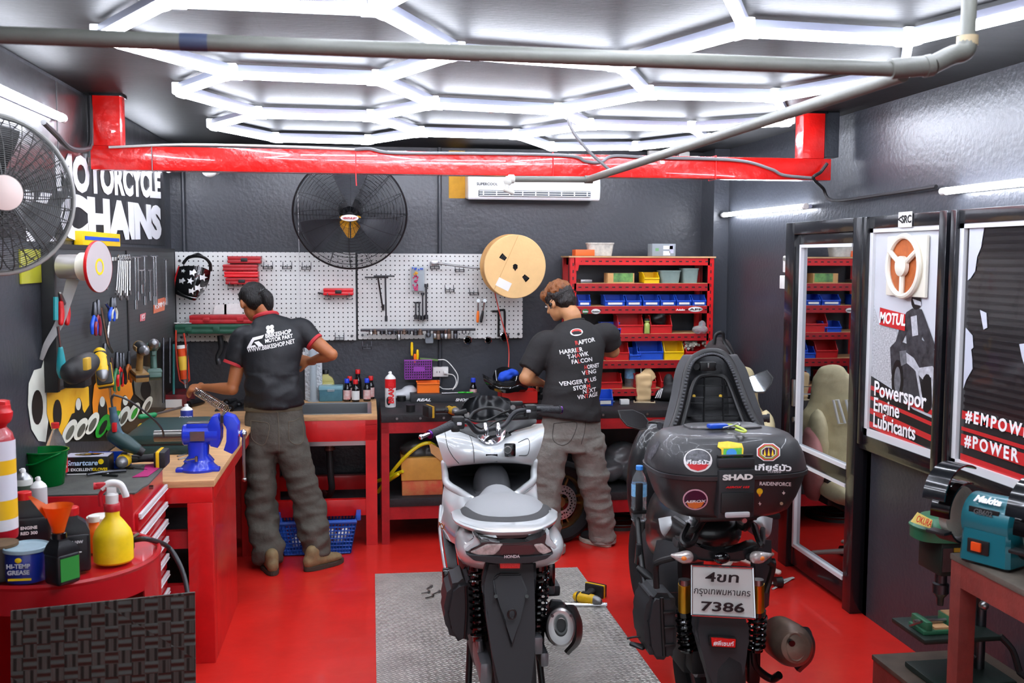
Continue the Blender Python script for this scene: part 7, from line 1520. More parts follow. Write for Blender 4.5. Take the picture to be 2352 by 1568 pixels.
for cx_,cy_,rx_,ry_,m_,hm in ((160,990,13,30,mw,mg),(186,985,13,28,mw,mg),(212,972,12,28,mw,mg),(236,978,12,30,mgr,mk_),(262,968,12,28,mgr,mg),(284,956,11,26,mw,mg),(308,946,10,24,mw,mgr),(338,930,9,22,mw,mg)):
    mu(blob(cx_,cy_,rx_,ry_,18,.45),m_,6,'small_link');mu(blob(cx_+1,cy_+3,rx_*.5,ry_*.62,18,.45),hm,7,'link_hole')
# ---------------------------------------------------------------- red slotted shelf
ys,ye=6.88,7.17
t=thing('shelf_unit','red slotted-angle shelf unit standing on the black bench against the back wall','shelf',(1.9,7.0,ZB))
x0,x1=1.389,2.425
def slots(m):
    nt=m.node_tree;N=nt.nodes;L=nt.links;bs=N['Principled BSDF'];tc=N.new('ShaderNodeTexCoord');s=N.new('ShaderNodeSeparateXYZ');L.new(tc.outputs['Object'],s.inputs[0])
    def band(o,sp,w_):
        q=N.new('ShaderNodeMath');q.operation='PINGPONG';q.inputs[1].default_value=sp/2;L.new(o,q.inputs[0]);c=N.new('ShaderNodeMath');c.operation='LESS_THAN';c.inputs[1].default_value=w_;L.new(q.outputs[0],c.inputs[0]);return c.outputs[0]
    return m
part('slot_top',B().bx(x0-.01,x1+.01,ys-.01,ye,1.852,1.862),WOOD,t)
lv=[(1.852,1.80),(1.672,1.62),(1.513,1.462),(1.318,1.268),(1.13,1.075)]
lv += [(.93,.88)]
for z1,z0 in lv:
    if z1 < 1.8:part('shelf_board',B().bx(x0+.02,x1-.02,ys+.01,ye,z1-.008,z1+.002),WOOD,t)
    r_=part('rail',B().bx(x0+.03,x1-.03,ys,ys+.003,z0,z1).bx(x0+.03,x1-.03,ye-.003,ye,z0,z1),DRED if z1 < 1.8 else RED,t)
    b=B()
    for k in range(20):xx=x0+.06+k*.048;b.bx(xx,xx+.022,ys-.001,ys+.0005,(z0+z1)/2-.004,(z0+z1)/2+.004)
    part('slots',b,BTX,r_,kind='stuff')
for xx in (x0,x1-.045):
    for yy in (ys,ye-.003):
        p_=part('post',B().bx(xx,xx+.045,yy,yy+.003,ZB,1.86).bx(xx if xx < 1.5 else xx+.042,(xx if xx < 1.5 else xx+.042)+.003,yy-(0 if yy < 7 else .04),yy+(.04 if yy < 7 else 0),ZB,1.86),RED,t)
    b=B()
    for k in range(20):b.bx(xx+.019,xx+.026,ys-.001,ys+.0005,.88+k*.048,.902+k*.048)
    part('slots',b,BTX,p_,kind='stuff')
part('corner_plate',B().poly([(0,0),(.1,0),(.1,-.015),(.045,-.03),(.03,-.045),(.02,-.1),(0,-.1)],(x0+.035,ys-.003,1.86),(1,0,0),(0,0,1),.003),RED,t)
def ons(x,y,z,Y=ys+.012):q=P(x,y,Y=Y);return Vector((q.x,Y,z))
def sbin(xa,xb,lvz,h,m,label,d=.14,group=None,tagm=None,Y=None):
    Y=Y or ys+.012;a,c=P(xa,700,Y=Y).x,P(xb,700,Y=Y).x
    return bin_(((a+c)/2,Y,lvz+.002),(c-a)*.96,d,h,m,label,group,tagm=tagm)
BL3='labelled blue bin, %s on the third shelf'
for i,(a,c) in enumerate(((1328,1357),(1389,1436),(1438,1474),(1477,1515),(1517,1552),(1554,1588),(1590,1622))):sbin(a,c,1.513,.075,BLU,BL3 % ('separate one at the far left','first of the six','second of the six','third of the six','fourth of the six','fifth of the six','last of the six')[i],tagm=WHT)
sbin(1385,1427,1.318,.075,BLU,'blue bin left of the red ones on the fourth shelf');rb1=sbin(1419,1479,1.318,.13,RPL,'large red bin left of the green jar on the fourth shelf');rb2=sbin(1494,1545,1.318,.125,RPL,'red bin holding black cloth on the fourth shelf')
sbin(1392,1447,1.13,.12,RPL,'red bin at the left of the fifth shelf');sbin(1447,1474,1.13,.08,BLU,'small blue bin between red and blue bins on the fifth shelf');sbin(1464,1526,1.13,.125,BLU,'large dusty blue bin on the fifth shelf',Y=ys+.02);sbin(1527,1573,1.13,.125,YEL,'large yellow bin on the fifth shelf');rb3=sbin(1577,1627,1.13,.12,RPL,'red bin full of connectors at the right of the fifth shelf')
sbin(1378,1432,.93,.1,RPL,'red bin on the lowest shelf left of the water bottle');sbin(1462,1510,.93,.1,RPL,'red bin behind the paper bag on the lowest shelf');sbin(1520,1572,.93,.1,RPL,'red bin behind the black pouch on the lowest shelf')
sbin(1478,1514,1.672,.075,YEL,'small yellow bin on the second shelf')
b=B()
for k in range(26):b.c((rb3.location.x+R.uniform(-.08,.08),ys+R.uniform(.03,.1),1.2+R.uniform(-.0,.06)),(.03,.02,.018),.004,rot=Matrix.Rotation(R.uniform(0,3),3,(1,1,R.random())))
tag(part('connectors',b,M('connector_mix','#2c2c2c',.5,c2='#e0dcc8',var=1,vs=30)),'heap of black and white connectors in the right red bin','connectors',kind='stuff')
one('cloth',fuse(B().ell((rb2.location.x,ys+.07,1.42),(.055,.05,.05)).ell((rb2.location.x+.02,ys+.06,1.46),(.045,.04,.03)),.008,1,wr=cloth(.012,25,5)),BLK,'black crumpled cloth in the red bin on the fourth shelf','cloth')
bottle(ons(1486,767,1.32),'jar','small jar of yellow-green powder between the two red bins','jar',.04,.04,.105,BLK,M('jar_green','#a4b45c',.3),.018,.015,shape='round',neck=.018)
one('plastic_bag',fuse(B().ell(ons(1608,760,1.345),(.055,.05,.03)).ell(ons(1612,750,1.38),(.025,.03,.03)),.008,1,wr=cloth(.01,30,9)),M('bag_clear','#e8ecf0',.15,trans=.8,ior=1.1),'crumpled clear plastic bag at the right of the fourth shelf','bag')
def box_(xa,xb,ya,yb,z,m,label,name='carton',d=.12,Y=None,cat='box'):
    Y=Y or ys+.02;a,c=P(xa,yb,Y=Y),P(xb,ya,Y=Y);return one(name,B().bx(a.x,c.x,Y,Y+d,z,z+(c.z-a.z),.002),m,label,cat)
o_=box_(1396,1457,630,653,1.674,CARD,'small carton with green landscape picture on the second shelf');a=o_.location
part('picture',B().bx(a.x-.055,a.x+.085,a.y-.062,a.y-.059,a.z+.008,a.z+.07),M('picture_green','#2a4a3a',.4,var=.8,vs=18,c2='#7ab05a'),o_,'green landscape picture')
box_(1334,1360,646,654,1.674,STL,'flat grey metal case at the left of the second shelf','flat_case')
def tub(xa,xb,ya,yb,z,m,label,lidm=None,Y=None,cont=None):
    Y=Y or ys+.02;a,c=P(xa,yb,Y=Y),P(xb,ya,Y=Y);h=c.z-a.z;w_=c.x-a.x;cx=(a.x+c.x)/2
    t=thing('plastic_tub',label,'tub',(cx,Y+.06,z))
    part('tub',B().rings([sq(w_*.43,.05,z,cx,Y+.06,24,5),sq(w_*.5,.06,z+h*.93,cx,Y+.06,24,5)]),m,t);part('lid',B().rings([sq(w_*.52,.063,z+h*.9,cx,Y+.06,24,5),sq(w_*.52,.063,z+h,cx,Y+.06,24,5)]),lidm or m,t);return t
FG=M('tub_greenish','#8fa39c',.35,trans=.25,ior=1.2,var=.15,vs=12)
tub(1517,1566,624,653,1.674,FG,'wide cloudy green tub on the second shelf');tub(1569,1607,619,653,1.674,FG,'lidded cloudy green tub at the right of the second shelf')
tub(1352,1412,556,586,1.864,M('tub_milky','#dcd8cc',.35,trans=.3,ior=1.15,var=.3,vs=25),'milky plastic tub on top of the red shelf')
box_(1322,1366,573,587,1.864,M('carton_orange','#e8601c',.5),'flat orange carton left of the milky tub on top of the shelf')
o_=box_(1498,1552,559,587,1.864,M('carton_grey','#8c9498',.5),'grey carton with white labels on top of the shelf');a=o_.location
for dx,dz_,w_,h_,m_ in ((.03,.06,.07,.025,WHT),(.02,.02,.05,.03,WHT),(-.05,.045,.025,.02,M('label_green2','#6a9a6a',.5)),(.055,.05,.03,.06,_m['panel_lilac'])):part('label',B().bx(a.x+dx-w_/2,a.x+dx+w_/2,a.y-.0615,a.y-.06,a.z+dz_-h_/2,a.z+dz_+h_/2),m_,o_)
for xa,xb,y,s,m_ in ((1337,1352,715,'domino',M('oval_green','#2a6a3a',.5)),(1358,1379,715,'domino',WHT),(1551,1574,711,'Adelin',RED),(1581,1614,710,'APF',WHT)):
    a,c=P(xa,y,Y=ys-.002),P(xb,y,Y=ys-.002);cc=(a+c)/2;w_=(c-a).length/2
    o_=part('shelf_sticker',B().poly([(w_*math.cos(i*PI/10),.018*math.sin(i*PI/10)) for i in range(20)],cc,(1,0,0),(0,0,1),-.001) if m_ is not RED else B().bx(a.x,c.x,ys-.003,ys-.001,a.z-.015,a.z+.015),m_,t)
    fit_text(s,a+Vector((.005,-.004,0)),c+Vector((-.005,-.004,0)),.014,BTX if m_ is WHT else WTX,o_,bold=.02)
# ---------------------------------------------------------------- on the black bench
zt=ZB+.001
def onbench(x,y):return P(x,y,Z=zt)
BRK=M('can_white','#e0e0e0',.35)
t=can(onbench(897,934),'spray_can','tall red and white spray can lettered BRAKE at the left end of the black bench',.036,.24,BRK,lab=None,txt=[]);q=t.location
part('red_band',B().lathe([(.0365,.13),(.0365,.19)],n=28,cap=False),RTX,t);text('BRAKE',.05,Vector((.006,-.0375,.095)),(0,0,1),(-1,0,0),RTX,t,bold=.04,sx=.9);part('cartoon_patch',B().ell((-.012,-.034,.045),(.016,.004,.03)),BLK,t)
a,c=onbench(950,925),onbench(1105,925);bxo=thing('flat_box','long black flat box lettered REAL and SHOCK lying on the bench','box',(a+c)/2)
part('carton',B().bx(a.x-.02,c.x,a.y+.03,a.y+.2,zt,zt+.055,.002),M('carton_charcoal','#2c2d30',.5),bxo)
fit_text('REAL',P(957,918,Y=a.y+.028),P(990,918,Y=a.y+.028),.02,WTX,bxo,shear=.3,bold=.04);fit_text('SHOCK',P(1046,918,Y=a.y+.028),P(1085,918,Y=a.y+.028),.02,WTX,bxo,shear=.3,bold=.04)
zb2=zt+.056;ob=P(984,902,Z=zb2);bin_(ob,.155,.1,.078,ORG,'orange parts bin standing on the long black box',fr=.85)
one('white_bag',fuse(B().ell(onbench(925,905)+Vector((0,.12,.03)),(.09,.08,.035)).ell(onbench(940,895)+Vector((0,.1,.04)),(.07,.06,.05)),.01,1,wr=cloth(.015,14,4)),M('bag_white','#c8ccd0',.5),'white plastic bag behind the BRAKE spray can','bag')
t=thing('scissors','green handled scissors lying on the long black box','scissors',P(1070,903,Z=zb2));part('blades',B().tube([P(1015,903,Z=zb2+.004),P(1052,902,Z=zb2+.006)],.005,6,1),STL,t)
for x,y in ((1060,901),(1078,901)):part('handle',B().torus(P(x,y,Z=zb2+.008),(0,.1,1),.022,.005,20,6,1.1,.8),M('lime_green','#2ab82a',.4),t)
def oilb(x,y,capm,lb,h=.155,w=.05,z=None,lm=None,Y=0):
    return bottle((P(x,y,Z=z or zt)+Vector((0,Y,0))),'oil_bottle',lb,'bottle',w,w*.85,h,capm,GBL,.017,.03,lab=lm or M('label_redwhite','#d8d4d0',.5,c2='#c02818',var=1,vs=14),shape='round',neck=.015)
CBL=M('cap_royal','#1c3cc0',.4)
oilb(1087,897,CBL,'black bottle with blue cap and orange label behind the long black box',z=zt)
t=thing('helmet_shell','glossy black broken fairing piece with blue rag inside on the bench','fairing',onbench(1165,900))
part('shell',patch([[(1108,858,6.9),(1135,872,6.78),(1165,880,6.75),(1195,872,6.8),(1215,880,6.85)],[(1112,875,6.85),(1138,888,6.72),(1165,893,6.7),(1190,888,6.74),(1212,893,6.8)],[(1125,893,6.85),(1145,900,6.75),(1165,903,6.74),(1185,900,6.76),(1205,900,6.82)]]),GBL,t);part('rear_shell',patch([[(1130,868,6.95),(1140,848,6.97),(1160,842,6.98),(1185,850,6.97),(1200,870,6.95)],[(1132,880,6.9),(1142,875,6.92),(1160,872,6.93),(1180,874,6.92),(1196,882,6.9)]]),GBL,t)
one('blue_rag',fuse(B().ell(P(1163,862,Y=6.84),(.05,.04,.03)).ell(P(1178,856,Y=6.84),(.04,.035,.022)).ell(P(1152,866,Y=6.84),(.03,.03,.03)),.007,1,wr=cloth(.014,30,2)),M('rag_blue','#1c50d0',.8),'bright blue rag stuffed in the black fairing piece','cloth')
a=P(1148,925,Z=zt);c=P(1214,925,Z=zt);rb=thing('red_box','open red cardboard box with dark foam inside on the bench','box',(a+c)/2)
b=B().bx(a.x,c.x+.06,a.y-.06,a.y+.12,zt,zt+.004)
for q in ((a.x,a.x+.004,a.y-.06,a.y+.12),(c.x+.056,c.x+.06,a.y-.06,a.y+.12),(a.x,c.x+.06,a.y-.06,a.y-.056),(a.x,c.x+.06,a.y+.116,a.y+.12)):b.bx(*q,zt,zt+.085)
part('walls',b,M('box_red','#d8241c',.45),rb);part('foam',B().bx(a.x+.01,c.x+.05,a.y-.05,a.y+.11,zt+.004,zt+.065),M('foam_dark','#2a2422',.9,bump=.3,bs=150),rb)
one('yellow_pouch',B().bx(P(1112,900,Z=zt).x,P(1135,900,Z=zt).x,6.78,6.88,zt,zt+.05,.004),M('pouch_ochre','#c88a20',.6),'ochre packet on the bench left of the red box','packet')
one('white_paper',B().bx(P(1120,903,Z=zt).x,P(1150,903,Z=zt).x,6.68,6.77,zt,zt+.02,.002),WHT,'small white packet beside the ochre packet','packet')
t=cordless(P(1040,942,Z=zt+.035),lay((.3,-1,0),(1,.3,0)),'worn yellow and black cordless driver lying at the front of the black bench',ym=M('worn_yellow','#b8901c',.55,var=.4,vs=40));
one('black_cup',B().lathe([(.03,0),(.032,.035)],onbench(922,920),(0,0,1)),BLK,'short black cap standing right of the BRAKE can','cap');one('round_knob',B().lathe([(.028,0),(.03,.045)],onbench(943,945),(0,0,1)),BLK,'black round knob left of the worn driver','knob')
one('stack_case',B().bx(P(1222,880,Y=7).x,P(1250,880,Y=7).x,7.0,7.1,zt,zt+.05,.006).bx(P(1222,880,Y=7).x,P(1250,880,Y=7).x,7.0,7.1,zt+.055,zt+.1,.006).bx(P(1224,880,Y=7).x,P(1248,880,Y=7).x,7.0,7.1,zt+.1,zt+.15,.006),GBL,'stack of dark clear-lidded parts cases behind the right mechanic','case')
# right part of the bench
pet(onbench(1446,915),'tall clear water bottle with blue cap on the bench before the shelf',.32,.038)
bag=one('paper_bag',fuse(B().c(onbench(1480,920)+Vector((0,.03,.09)),(.1,.06,.18),.01).limb([(onbench(1480,920)+Vector((0,.03,.15)),(.05,.02)),(onbench(1480,920)+Vector((.06,.03,.2)),(.05,.008))]),.008,2,wr=cloth(.012,14,6)),M('paper_tan','#d8b888',.85),'crumpled tan paper bag with a straw beside the water bottle','bag')
one('straw',B().cyl(P(1473,880,Y=bag.location.y),P(1472,838,Y=bag.location.y),.003,n=8),WHT,'white straw sticking out of the tan paper bag','straw')
sbin(1375,1411,.845,.1,BLU,'blue bin with white label at the front of the bench right of the mechanic',Y=6.66,tagm=WHT,d=.1)
t=thing('pouch','black zipped pouch with white stripes on the bench beside the raised seat','pouch',onbench(1540,920))
pb=part('bag',fuse(B().limb([(onbench(1515,920)+Vector((0,.0,.04)),(.03,.035)),(onbench(1540,920)+Vector((0,.0,.06)),(.07,.06)),(onbench(1570,920)+Vector((0,.0,.06)),(.07,.055))],side=(0,1,0)).ell(onbench(1538,920)+Vector((0,.03,.13)),(.035,.04,.06)),.008,3,wr=cloth(.006,20,3)),M('nylon_black','#161618',.6),t)
tb=bvh(pb)
for k in range(3):decal([(1504+k*5,914),(1507+k*5,914),(1517+k*3,892),(1515+k*3,892)],WTX,pb,tb,'stripe',fwd='eye',Yp=6.3)
t=thing('phone','white phone lying flat on the bench before the paper bag','phone',onbench(1480,924));part('slab',B().c(onbench(1480,924)+Vector((0,0,.005)),(.15,.07,.008),.003,rot=Matrix.Rotation(-.25,3,'Z')),M('phone_gold','#d8c4a0',.3),t);part('screen',B().c(onbench(1480,924)+Vector((0,0,.0096)),(.135,.06,.001),rot=Matrix.Rotation(-.25,3,'Z')),GBL,t)
one('small_box',B().c(onbench(1434,928)+Vector((0,0,.018)),(.06,.04,.034),.002),WHT,'tiny white box with green print in front of the water bottle','box')
one('marker',B().cyl(onbench(1385,928)+Vector((0,0,.01)),onbench(1410,926)+Vector((0,0,.01)),.01,n=12),M('marker_navy','#28406a',.4),'dark blue screwdriver handle lying at the bench front edge','screwdriver')
# backpack on the wall, behind raised seat
t=thing('backpack','faded dark backpack hanging at the right end of the red shelf','backpack',P(1655,850,Y=6.5))
part('bag',fuse(B().limb([(P(1650,800,Y=6.55),(.09,.07)),(P(1658,840,Y=6.55),(.11,.09)),(P(1668,900,Y=6.55),(.12,.1))]),.012,3,wr=cloth(.015,10,5)),M('bag_faded','#3a3434',.85,var=.2,vs=9),t);part('strap',B().tube([P(1640,790,Y=6.5),P(1645,768,Y=6.5),P(1660,765,Y=6.5),P(1664,785,Y=6.5),P(1690,830,Y=6.45),P(1698,900,Y=6.45)],.012,8,flat=.4),BLK,t)
# ---------------------------------------------------------------- sink bench top
zwt=ZB+.001
def onw2(x,y):return P(x,y,Z=zwt)
q=P(719,918,Z=zwt)+Vector((0,.05,0));
t=thing('measuring_tube','tall clear plastic measuring tube on the sink edge','tube',q);part('tube',B().lathe([(.024,.005),(.024,.42)],q,n=20),FROST,t);part('foot',B().lathe([(.04,0),(.04,.008)],q),FROST,t)
one('brush',B().bx(q.x-.06,q.x+.06,q.y+.04,q.y+.07,zwt,zwt+.42,.01),M('brush_white','#c8ccd0',.9,bump=1,bs=60),'white fluffy roller brush standing behind the measuring tube','brush')
q=P(750,916,Z=zwt)+Vector((0,.15,0));t=bottle(q,'oil_bottle','pale gold oil bottle with black cap and green label behind the sink','bottle',.1,.07,.21,BLK,M('gold_plastic','#a8a05a',.35),.02,.03)
part('label',B().bx(-.03,.032,-.038,-.034,.02,.11),WHT,t);part('green_swirl',B().poly([(-.03,0),(.0,0),(.01,.03),(-.01,.06),(-.02,.03)],(0,-.0385,.022),(1,0,0),(0,0,1),-.001),M('label_bright_green','#1ca83c',.4),t);text('Castrol',.02,(.004,-.039,.075),(1,0,0),(0,0,1),RTX,t)
a=P(733,916,Z=zwt);c=P(787,916,Z=zwt);t=thing('storage_tub','teal translucent box with lid at the back edge of the sink','tub',(a+c)/2);y_=a.y+.02
part('tub',B().bx(a.x,c.x,y_,y_+.1,zwt,zwt+.1,.008),M('teal_clear','#5a8a98',.3,trans=.3,ior=1.2,var=.2,vs=14),t);part('lid',B().bx(a.x-.003,c.x+.003,y_-.003,y_+.103,zwt+.08,zwt+.108,.006),M('teal_lid','#7aa4b0',.35),t);part('latch',B().bx((a.x+c.x)/2-.025,(a.x+c.x)/2+.025,y_-.008,y_,zwt+.07,zwt+.09,.004),FROST,t)
for x,y,m_,h,w_,lb,lm,dy in ((797,915,CBL,.16,.052,'black bottle with blue cap and orange label next to the teal box',None,.02),(817,915,RPL,.155,.054,'black bottle with red cap and white label in the front of the sink bottles',M('label_plain','#dcdcd8',.5),-.0),(843,915,CBL,.16,.052,'black bottle with blue cap nearest the black bench',None,.02),(822,912,RPL,.21,.05,'tallest black bottle with red cap behind the others',GBL,.14),(803,912,RPL,.165,.05,'red capped bottle hidden behind the left blue capped one',None,.12),(852,912,RPL,.165,.05,'red capped bottle hidden behind the right blue capped one',None,.12)):oilb(x,y,m_,lb,h,w_,zwt,lm,dy)
# left: case, cans, vise and parts
a=P(287,1003,Z=zwt);c=P(465,985,Z=zwt);print('case',a,c)
t=thing('tool_case','large dark teal tool case lying on the left plywood bench','tool case',((a.x+c.x)/2,5.7,zwt));TEA=M('case_teal','#1e3c3c',.45,var=.12,vs=8,bump=.04)
part('lower_shell',B().bx(-1.22,-.87,5.25,5.85,zwt,zwt+.05,.015),TEA,t);part('lid',B().bx(-1.22,-.87,5.25,5.85,zwt+.053,zwt+.105,.02),TEA,t);part('seam',B().bx(-1.215,-.875,5.255,5.845,zwt+.048,zwt+.056),BLK,t)
for k in (5.4,5.7):part('latch',B().bx(-.872,-.862,k,k+.05,zwt+.03,zwt+.075,.003),BLK,t)
t=thing('hammer','green handled long tool lying on the teal case','hammer',P(340,955,Z=zwt+.12));part('handle',B().limb([(P(322,957,Z=zwt+.12),(.014,.014)),(P(355,952,Z=zwt+.12),(.014,.014))]),M('handle_green','#1c8a50',.4),t);part('shaft',B().cyl(P(355,952,Z=zwt+.12),P(418,935,Z=zwt+.12),.008),STL,t)
can(P(430,998,Z=zwt),'spray_can','blue labelled spray can with yellow ring on the left bench beside the vise',.034,.175,M('can_blue','#20308c',.35),WHT,txt=[('CONTACT',.016,.6,(1,0,0),(0,0,1))] and [('CONTACT',.014,.6,WTX,(1,0,0),(0,0,1))]);
t=can(P(350,945,Z=zwt),'spray_can','dark can with red script beside the green handled tool',.03,.12,GBL,capped=True,top=BLK);
a=P(375,938,Z=zwt);t=thing('parts_box','black printed cardboard box with white label at the back of the left bench','box',a+Vector((.1,.1,0)));part('carton',B().bx(a.x,a.x+.15,a.y,a.y+.4,zwt,zwt+.09,.003),M('carton_art','#1c1a1c',.45,var=1,vs=16,c2='#8a1c24'),t);part('label',B().bx(a.x+.01,a.x+.12,a.y-.002,a.y,zwt+.005,zwt+.06),WHT,t)
rs=M('shock_black','#1a1a1c',.35,.4)
for i,(x0_,y0_,x1_,y1_) in enumerate(((415,925,445,912),(432,930,465,915),(520,925,540,912),(548,930,565,915),(528,938,548,925))):
    a,c=P(x0_,y0_,Z=zwt+.02),P(x1_,y1_,Z=zwt+.02);one('damper',B().limb([(a,(.016,.016)),((a+c)/2,(.022,.022)),(c,(.018,.018))]).lathe([(.026,0),(.026,.02)],a,c-a),rs,('black damper part nearest the printed box','black damper part right of the printed box','black shock tube left of the mechanic at the back','black shock tube touching the mechanic','black shock tube in front of the other two')[i],'damper')
one('steel_tray',B().bx(P(500,938,Z=zwt).x,-.72,P(500,945,Z=zwt).y,P(500,912,Z=zwt).y,zwt,zwt+.01,.003),DST,'flat steel tray under the shock parts on the left bench','tray')
# coil spring in the hand
a,c=P(452,898,Y=6.36),P(520,940,Y=6.1);x_,y_,d_=frame(c-a);L_=(c-a).length;n_=20
sp_=one('coil_spring',B().tube([a+d_*(L_*i/(n_*12))+x_*(.024*math.cos(2*PI*i/12))+y_*(.024*math.sin(2*PI*i/12)) for i in range(n_*12+1)],.0032,6,1),CHR,'long bright coil spring held by the left mechanic','spring')
# vise
VB=M('vise_blue','#1534c8',.3,coat=.3,bump=.03)
vz=zwt;v0=P(455,1085,Z=vz);print('vise',v0);vy=4.86;
t=thing('bench_vise','bright blue bench vise with steel screw bolted to the bench corner','vise',(-.84,vy,vz))
def vp(x,y,Y=vy-.03):return P(x,y,Y=Y)
vc=vp(455,1075);cx=vc.x
part('base',B().lathe([(.085,0),(.088,.012),(.07,.03),(.062,.05),(.06,.055)],(cx,vy,vz),n=36).c((cx-.07,vy-.03,vz+.01),(.06,.05,.02),.008).c((cx+.07,vy-.03,vz+.01),(.06,.05,.02),.008),VB,t)
hz=vp(455,1000).z
part('neck',B().rings([sq(.07,.05,vz+.045,cx,vy,24),sq(.045,.045,vz+.075,cx,vy,24),sq(.05,.045,hz-.03,cx,vy,24)]),VB,t)
bl,br=vp(418,1005).x,vp(500,1005).x
part('barrel',B().lathe([(.045,0),(.05,.006),(.05,br-bl)],(bl,vy,hz),(1,0,0),n=32).bx(bl+.02,br,vy-.035,vy+.035,hz+.02,hz+.055,.006),VB,t)
part('anvil',B().bx(bl+.02,br-.01,vy-.03,vy+.03,hz+.055,hz+.06,.002),STL,t)
part('name_plate',B().bx(bl+.04,bl+.105,vy-.0535,vy-.046,hz-.022,hz+.022),STL,t,'silver name plate')
part('screw_bar',B().cyl((vp(352,1010).x,vy,hz-.003),(bl,vy,hz-.003),.027,n=24),M('bar_steel','#7a7874',.3,.9),t)
jx=vp(488,1000).x;kx=vp(512,1000).x;ex=vp(545,1000).x
part('fixed_jaw',B().poly([(0,-.05),(.035,-.06),(.05,-.02),(.045,.02),(.05,.06),(.035,.095),(.01,.09),(-.01,.05)],(jx-.01,vy+.045,hz),(1,0,0),(0,0,1),.09,.005),VB,t)
part('moving_jaw',B().poly([(-.01,-.07),(.03,-.09),(.055,-.06),(.06,.05),(.04,.085),(.0,.1),(-.015,.08),(-.005,.05),(.012,.03),(.01,-.03)],(kx+.012,vy+.045,hz),(1,0,0),(0,0,1),.09,.005),VB,t)
part('jaw_plate',B().bx(kx-.008,kx-.001,vy-.05,vy+.05,hz+.06,hz+.095).bx(kx+.001,kx+.006,vy-.05,vy+.05,hz+.06,hz+.095),DST,t)
part('spindle',B().cyl((ex,vy,hz),(vp(562,1010).x,vy,hz),.014,n=16).ell((vp(557,1010).x,vy,hz),(.018,.02,.02)),CHR,t)
hx=vp(559,1000).x;part('handle',B().cyl((hx,vy-.02,vp(559,1000).z),(hx,vy-.02,vp(561,1100).z),.0075,n=12).ell((hx,vy-.02,vp(561,1102).z),(.011,.011,.011)).ell((hx,vy-.02,vp(559,998).z),(.011,.011,.011)),STL,t)
part('lock_lever',B().cyl((cx+.0,vy-.07,vz+.055),(cx-.0,vy-.07,vz+.08),.007,n=10).cyl((cx-.045,vy-.07,vz+.062),(cx,vy-.07,vz+.07),.004,n=8),STL,t)
cordless(P(310,1000,Z=zwt+.05)+Vector((.04,.25,.0)),(PI/2,0,.1),'yellow grinder shaped cordless tool lying behind the tool chest drill',batt=False)
for i,(x0_,x1_,y) in enumerate(((408,425,1040),(408,428,1048),(410,432,1055))):one('spanner',B().cyl(P(x0_,y,Z=zwt+.004),P(x1_,y-6,Z=zwt+.004),.005,n=8),STL,('topmost','middle','lowest')[i]+' spanner lying beside the vise foot','wrench')
one('paper_card',B().bx(P(465,972,Z=zwt).x,P(495,972,Z=zwt).x,P(465,975,Z=zwt).y,P(465,966,Z=zwt).y,zwt,zwt+.002),M('card_print','#d0d0d0',.6,var=.8,vs=40),'printed card lying behind the vise','card')
# ---------------------------------------------------------------- under the benches
zs_=zs+.001
a=P(922,1140,Z=zs_);t=thing('carton','taped yellow-brown carton on the lower bench shelf','box',a+Vector((.15,.1,0)));c=P(1018,1138,Z=zs_)
part('lower_half',B().bx(a.x+.005,c.x,a.y+.02,a.y+.25,zs_,zs_+.12,.004),M('carton_redtape','#c88a50',.6,c2='#c8302c',var=1,vs=9),t);part('upper_half',B().bx(a.x,c.x+.01,a.y+.01,a.y+.26,zs_+.1,zs_+.25,.006),M('tape_yellow','#c89440',.35,var=.15,vs=8),t)
one('bag_of_parts',fuse(B().ell((a.x+.1,a.y+.13,zs_+.28),(.1,.08,.07)).ell((a.x+.2,a.y+.13,zs_+.27),(.08,.07,.05)),.01,1,wr=cloth(.02,14,7)),M('bag_grey_dark','#3c3e3c',.35,var=.4,vs=12),'dark plastic bag of parts spilling from the taped carton','bag')
one('cardboard_flap',B().sheet([P(985,1015,Y=6.5),P(1020,1035,Y=6.5),P(1020,1065,Y=6.5),P(990,1040,Y=6.5)],(0,.004,0)),CARD,'loose cardboard flap over the taped carton','cardboard')
YH=M('hose_yellow','#d8c814',.4)
for pts,lb in (([(868,1130,6.7),(900,1085,6.55),(930,1050,6.5),(960,1025,6.5),(985,1017,6.5),(1000,1025,6.6)],'yellow hose arching over the taped carton'),([(846,1112,6.75),(880,1100,6.6),(905,1090,6.55),(925,1082,6.5)],'yellow hose running behind the bench legs'),([(886,1108,6.6),(910,1092,6.5),(915,1088,6.5)],'cut yellow hose end left of the carton')):cable('yellow_hose',[P(*p[:2],Y=p[2]) for p in pts],.012,YH,lb,'hose')
one('grey_sheet',fuse(B().ell(P(1425,1060,Y=6.75),(.13,.12,.13)).ell(P(1450,1075,Y=6.7),(.09,.12,.09)).ell(P(1400,1075,Y=6.7),(.1,.1,.08)),.012,1,wr=cloth(.03,12,12)),M('sheet_grey','#5c5e60',.3,var=.15,vs=5),'crumpled grey plastic sheet on the lower shelf right of the mechanic','plastic sheet')
for px,lb in ((1420,'old floor fan cage lying under the bench right of the mechanic'),):one('fan_cage',B().torus(P(px,1205,Y=6.75),(0,0,1),.2,.006,40,6).torus(P(px,1190,Y=6.75),(0,0,1),.2,.006,40,6).torus(P(px,1185,Y=6.75),(0,0,1),.12,.005,40,6).lathe([(.2,.0),(.19,.06)],P(px,1205,Y=6.75)-Vector((0,0,.03)),(0,0,1),cap=False,n=40),M('cage_dark','#2a2a28',.5,.4),lb,'fan')
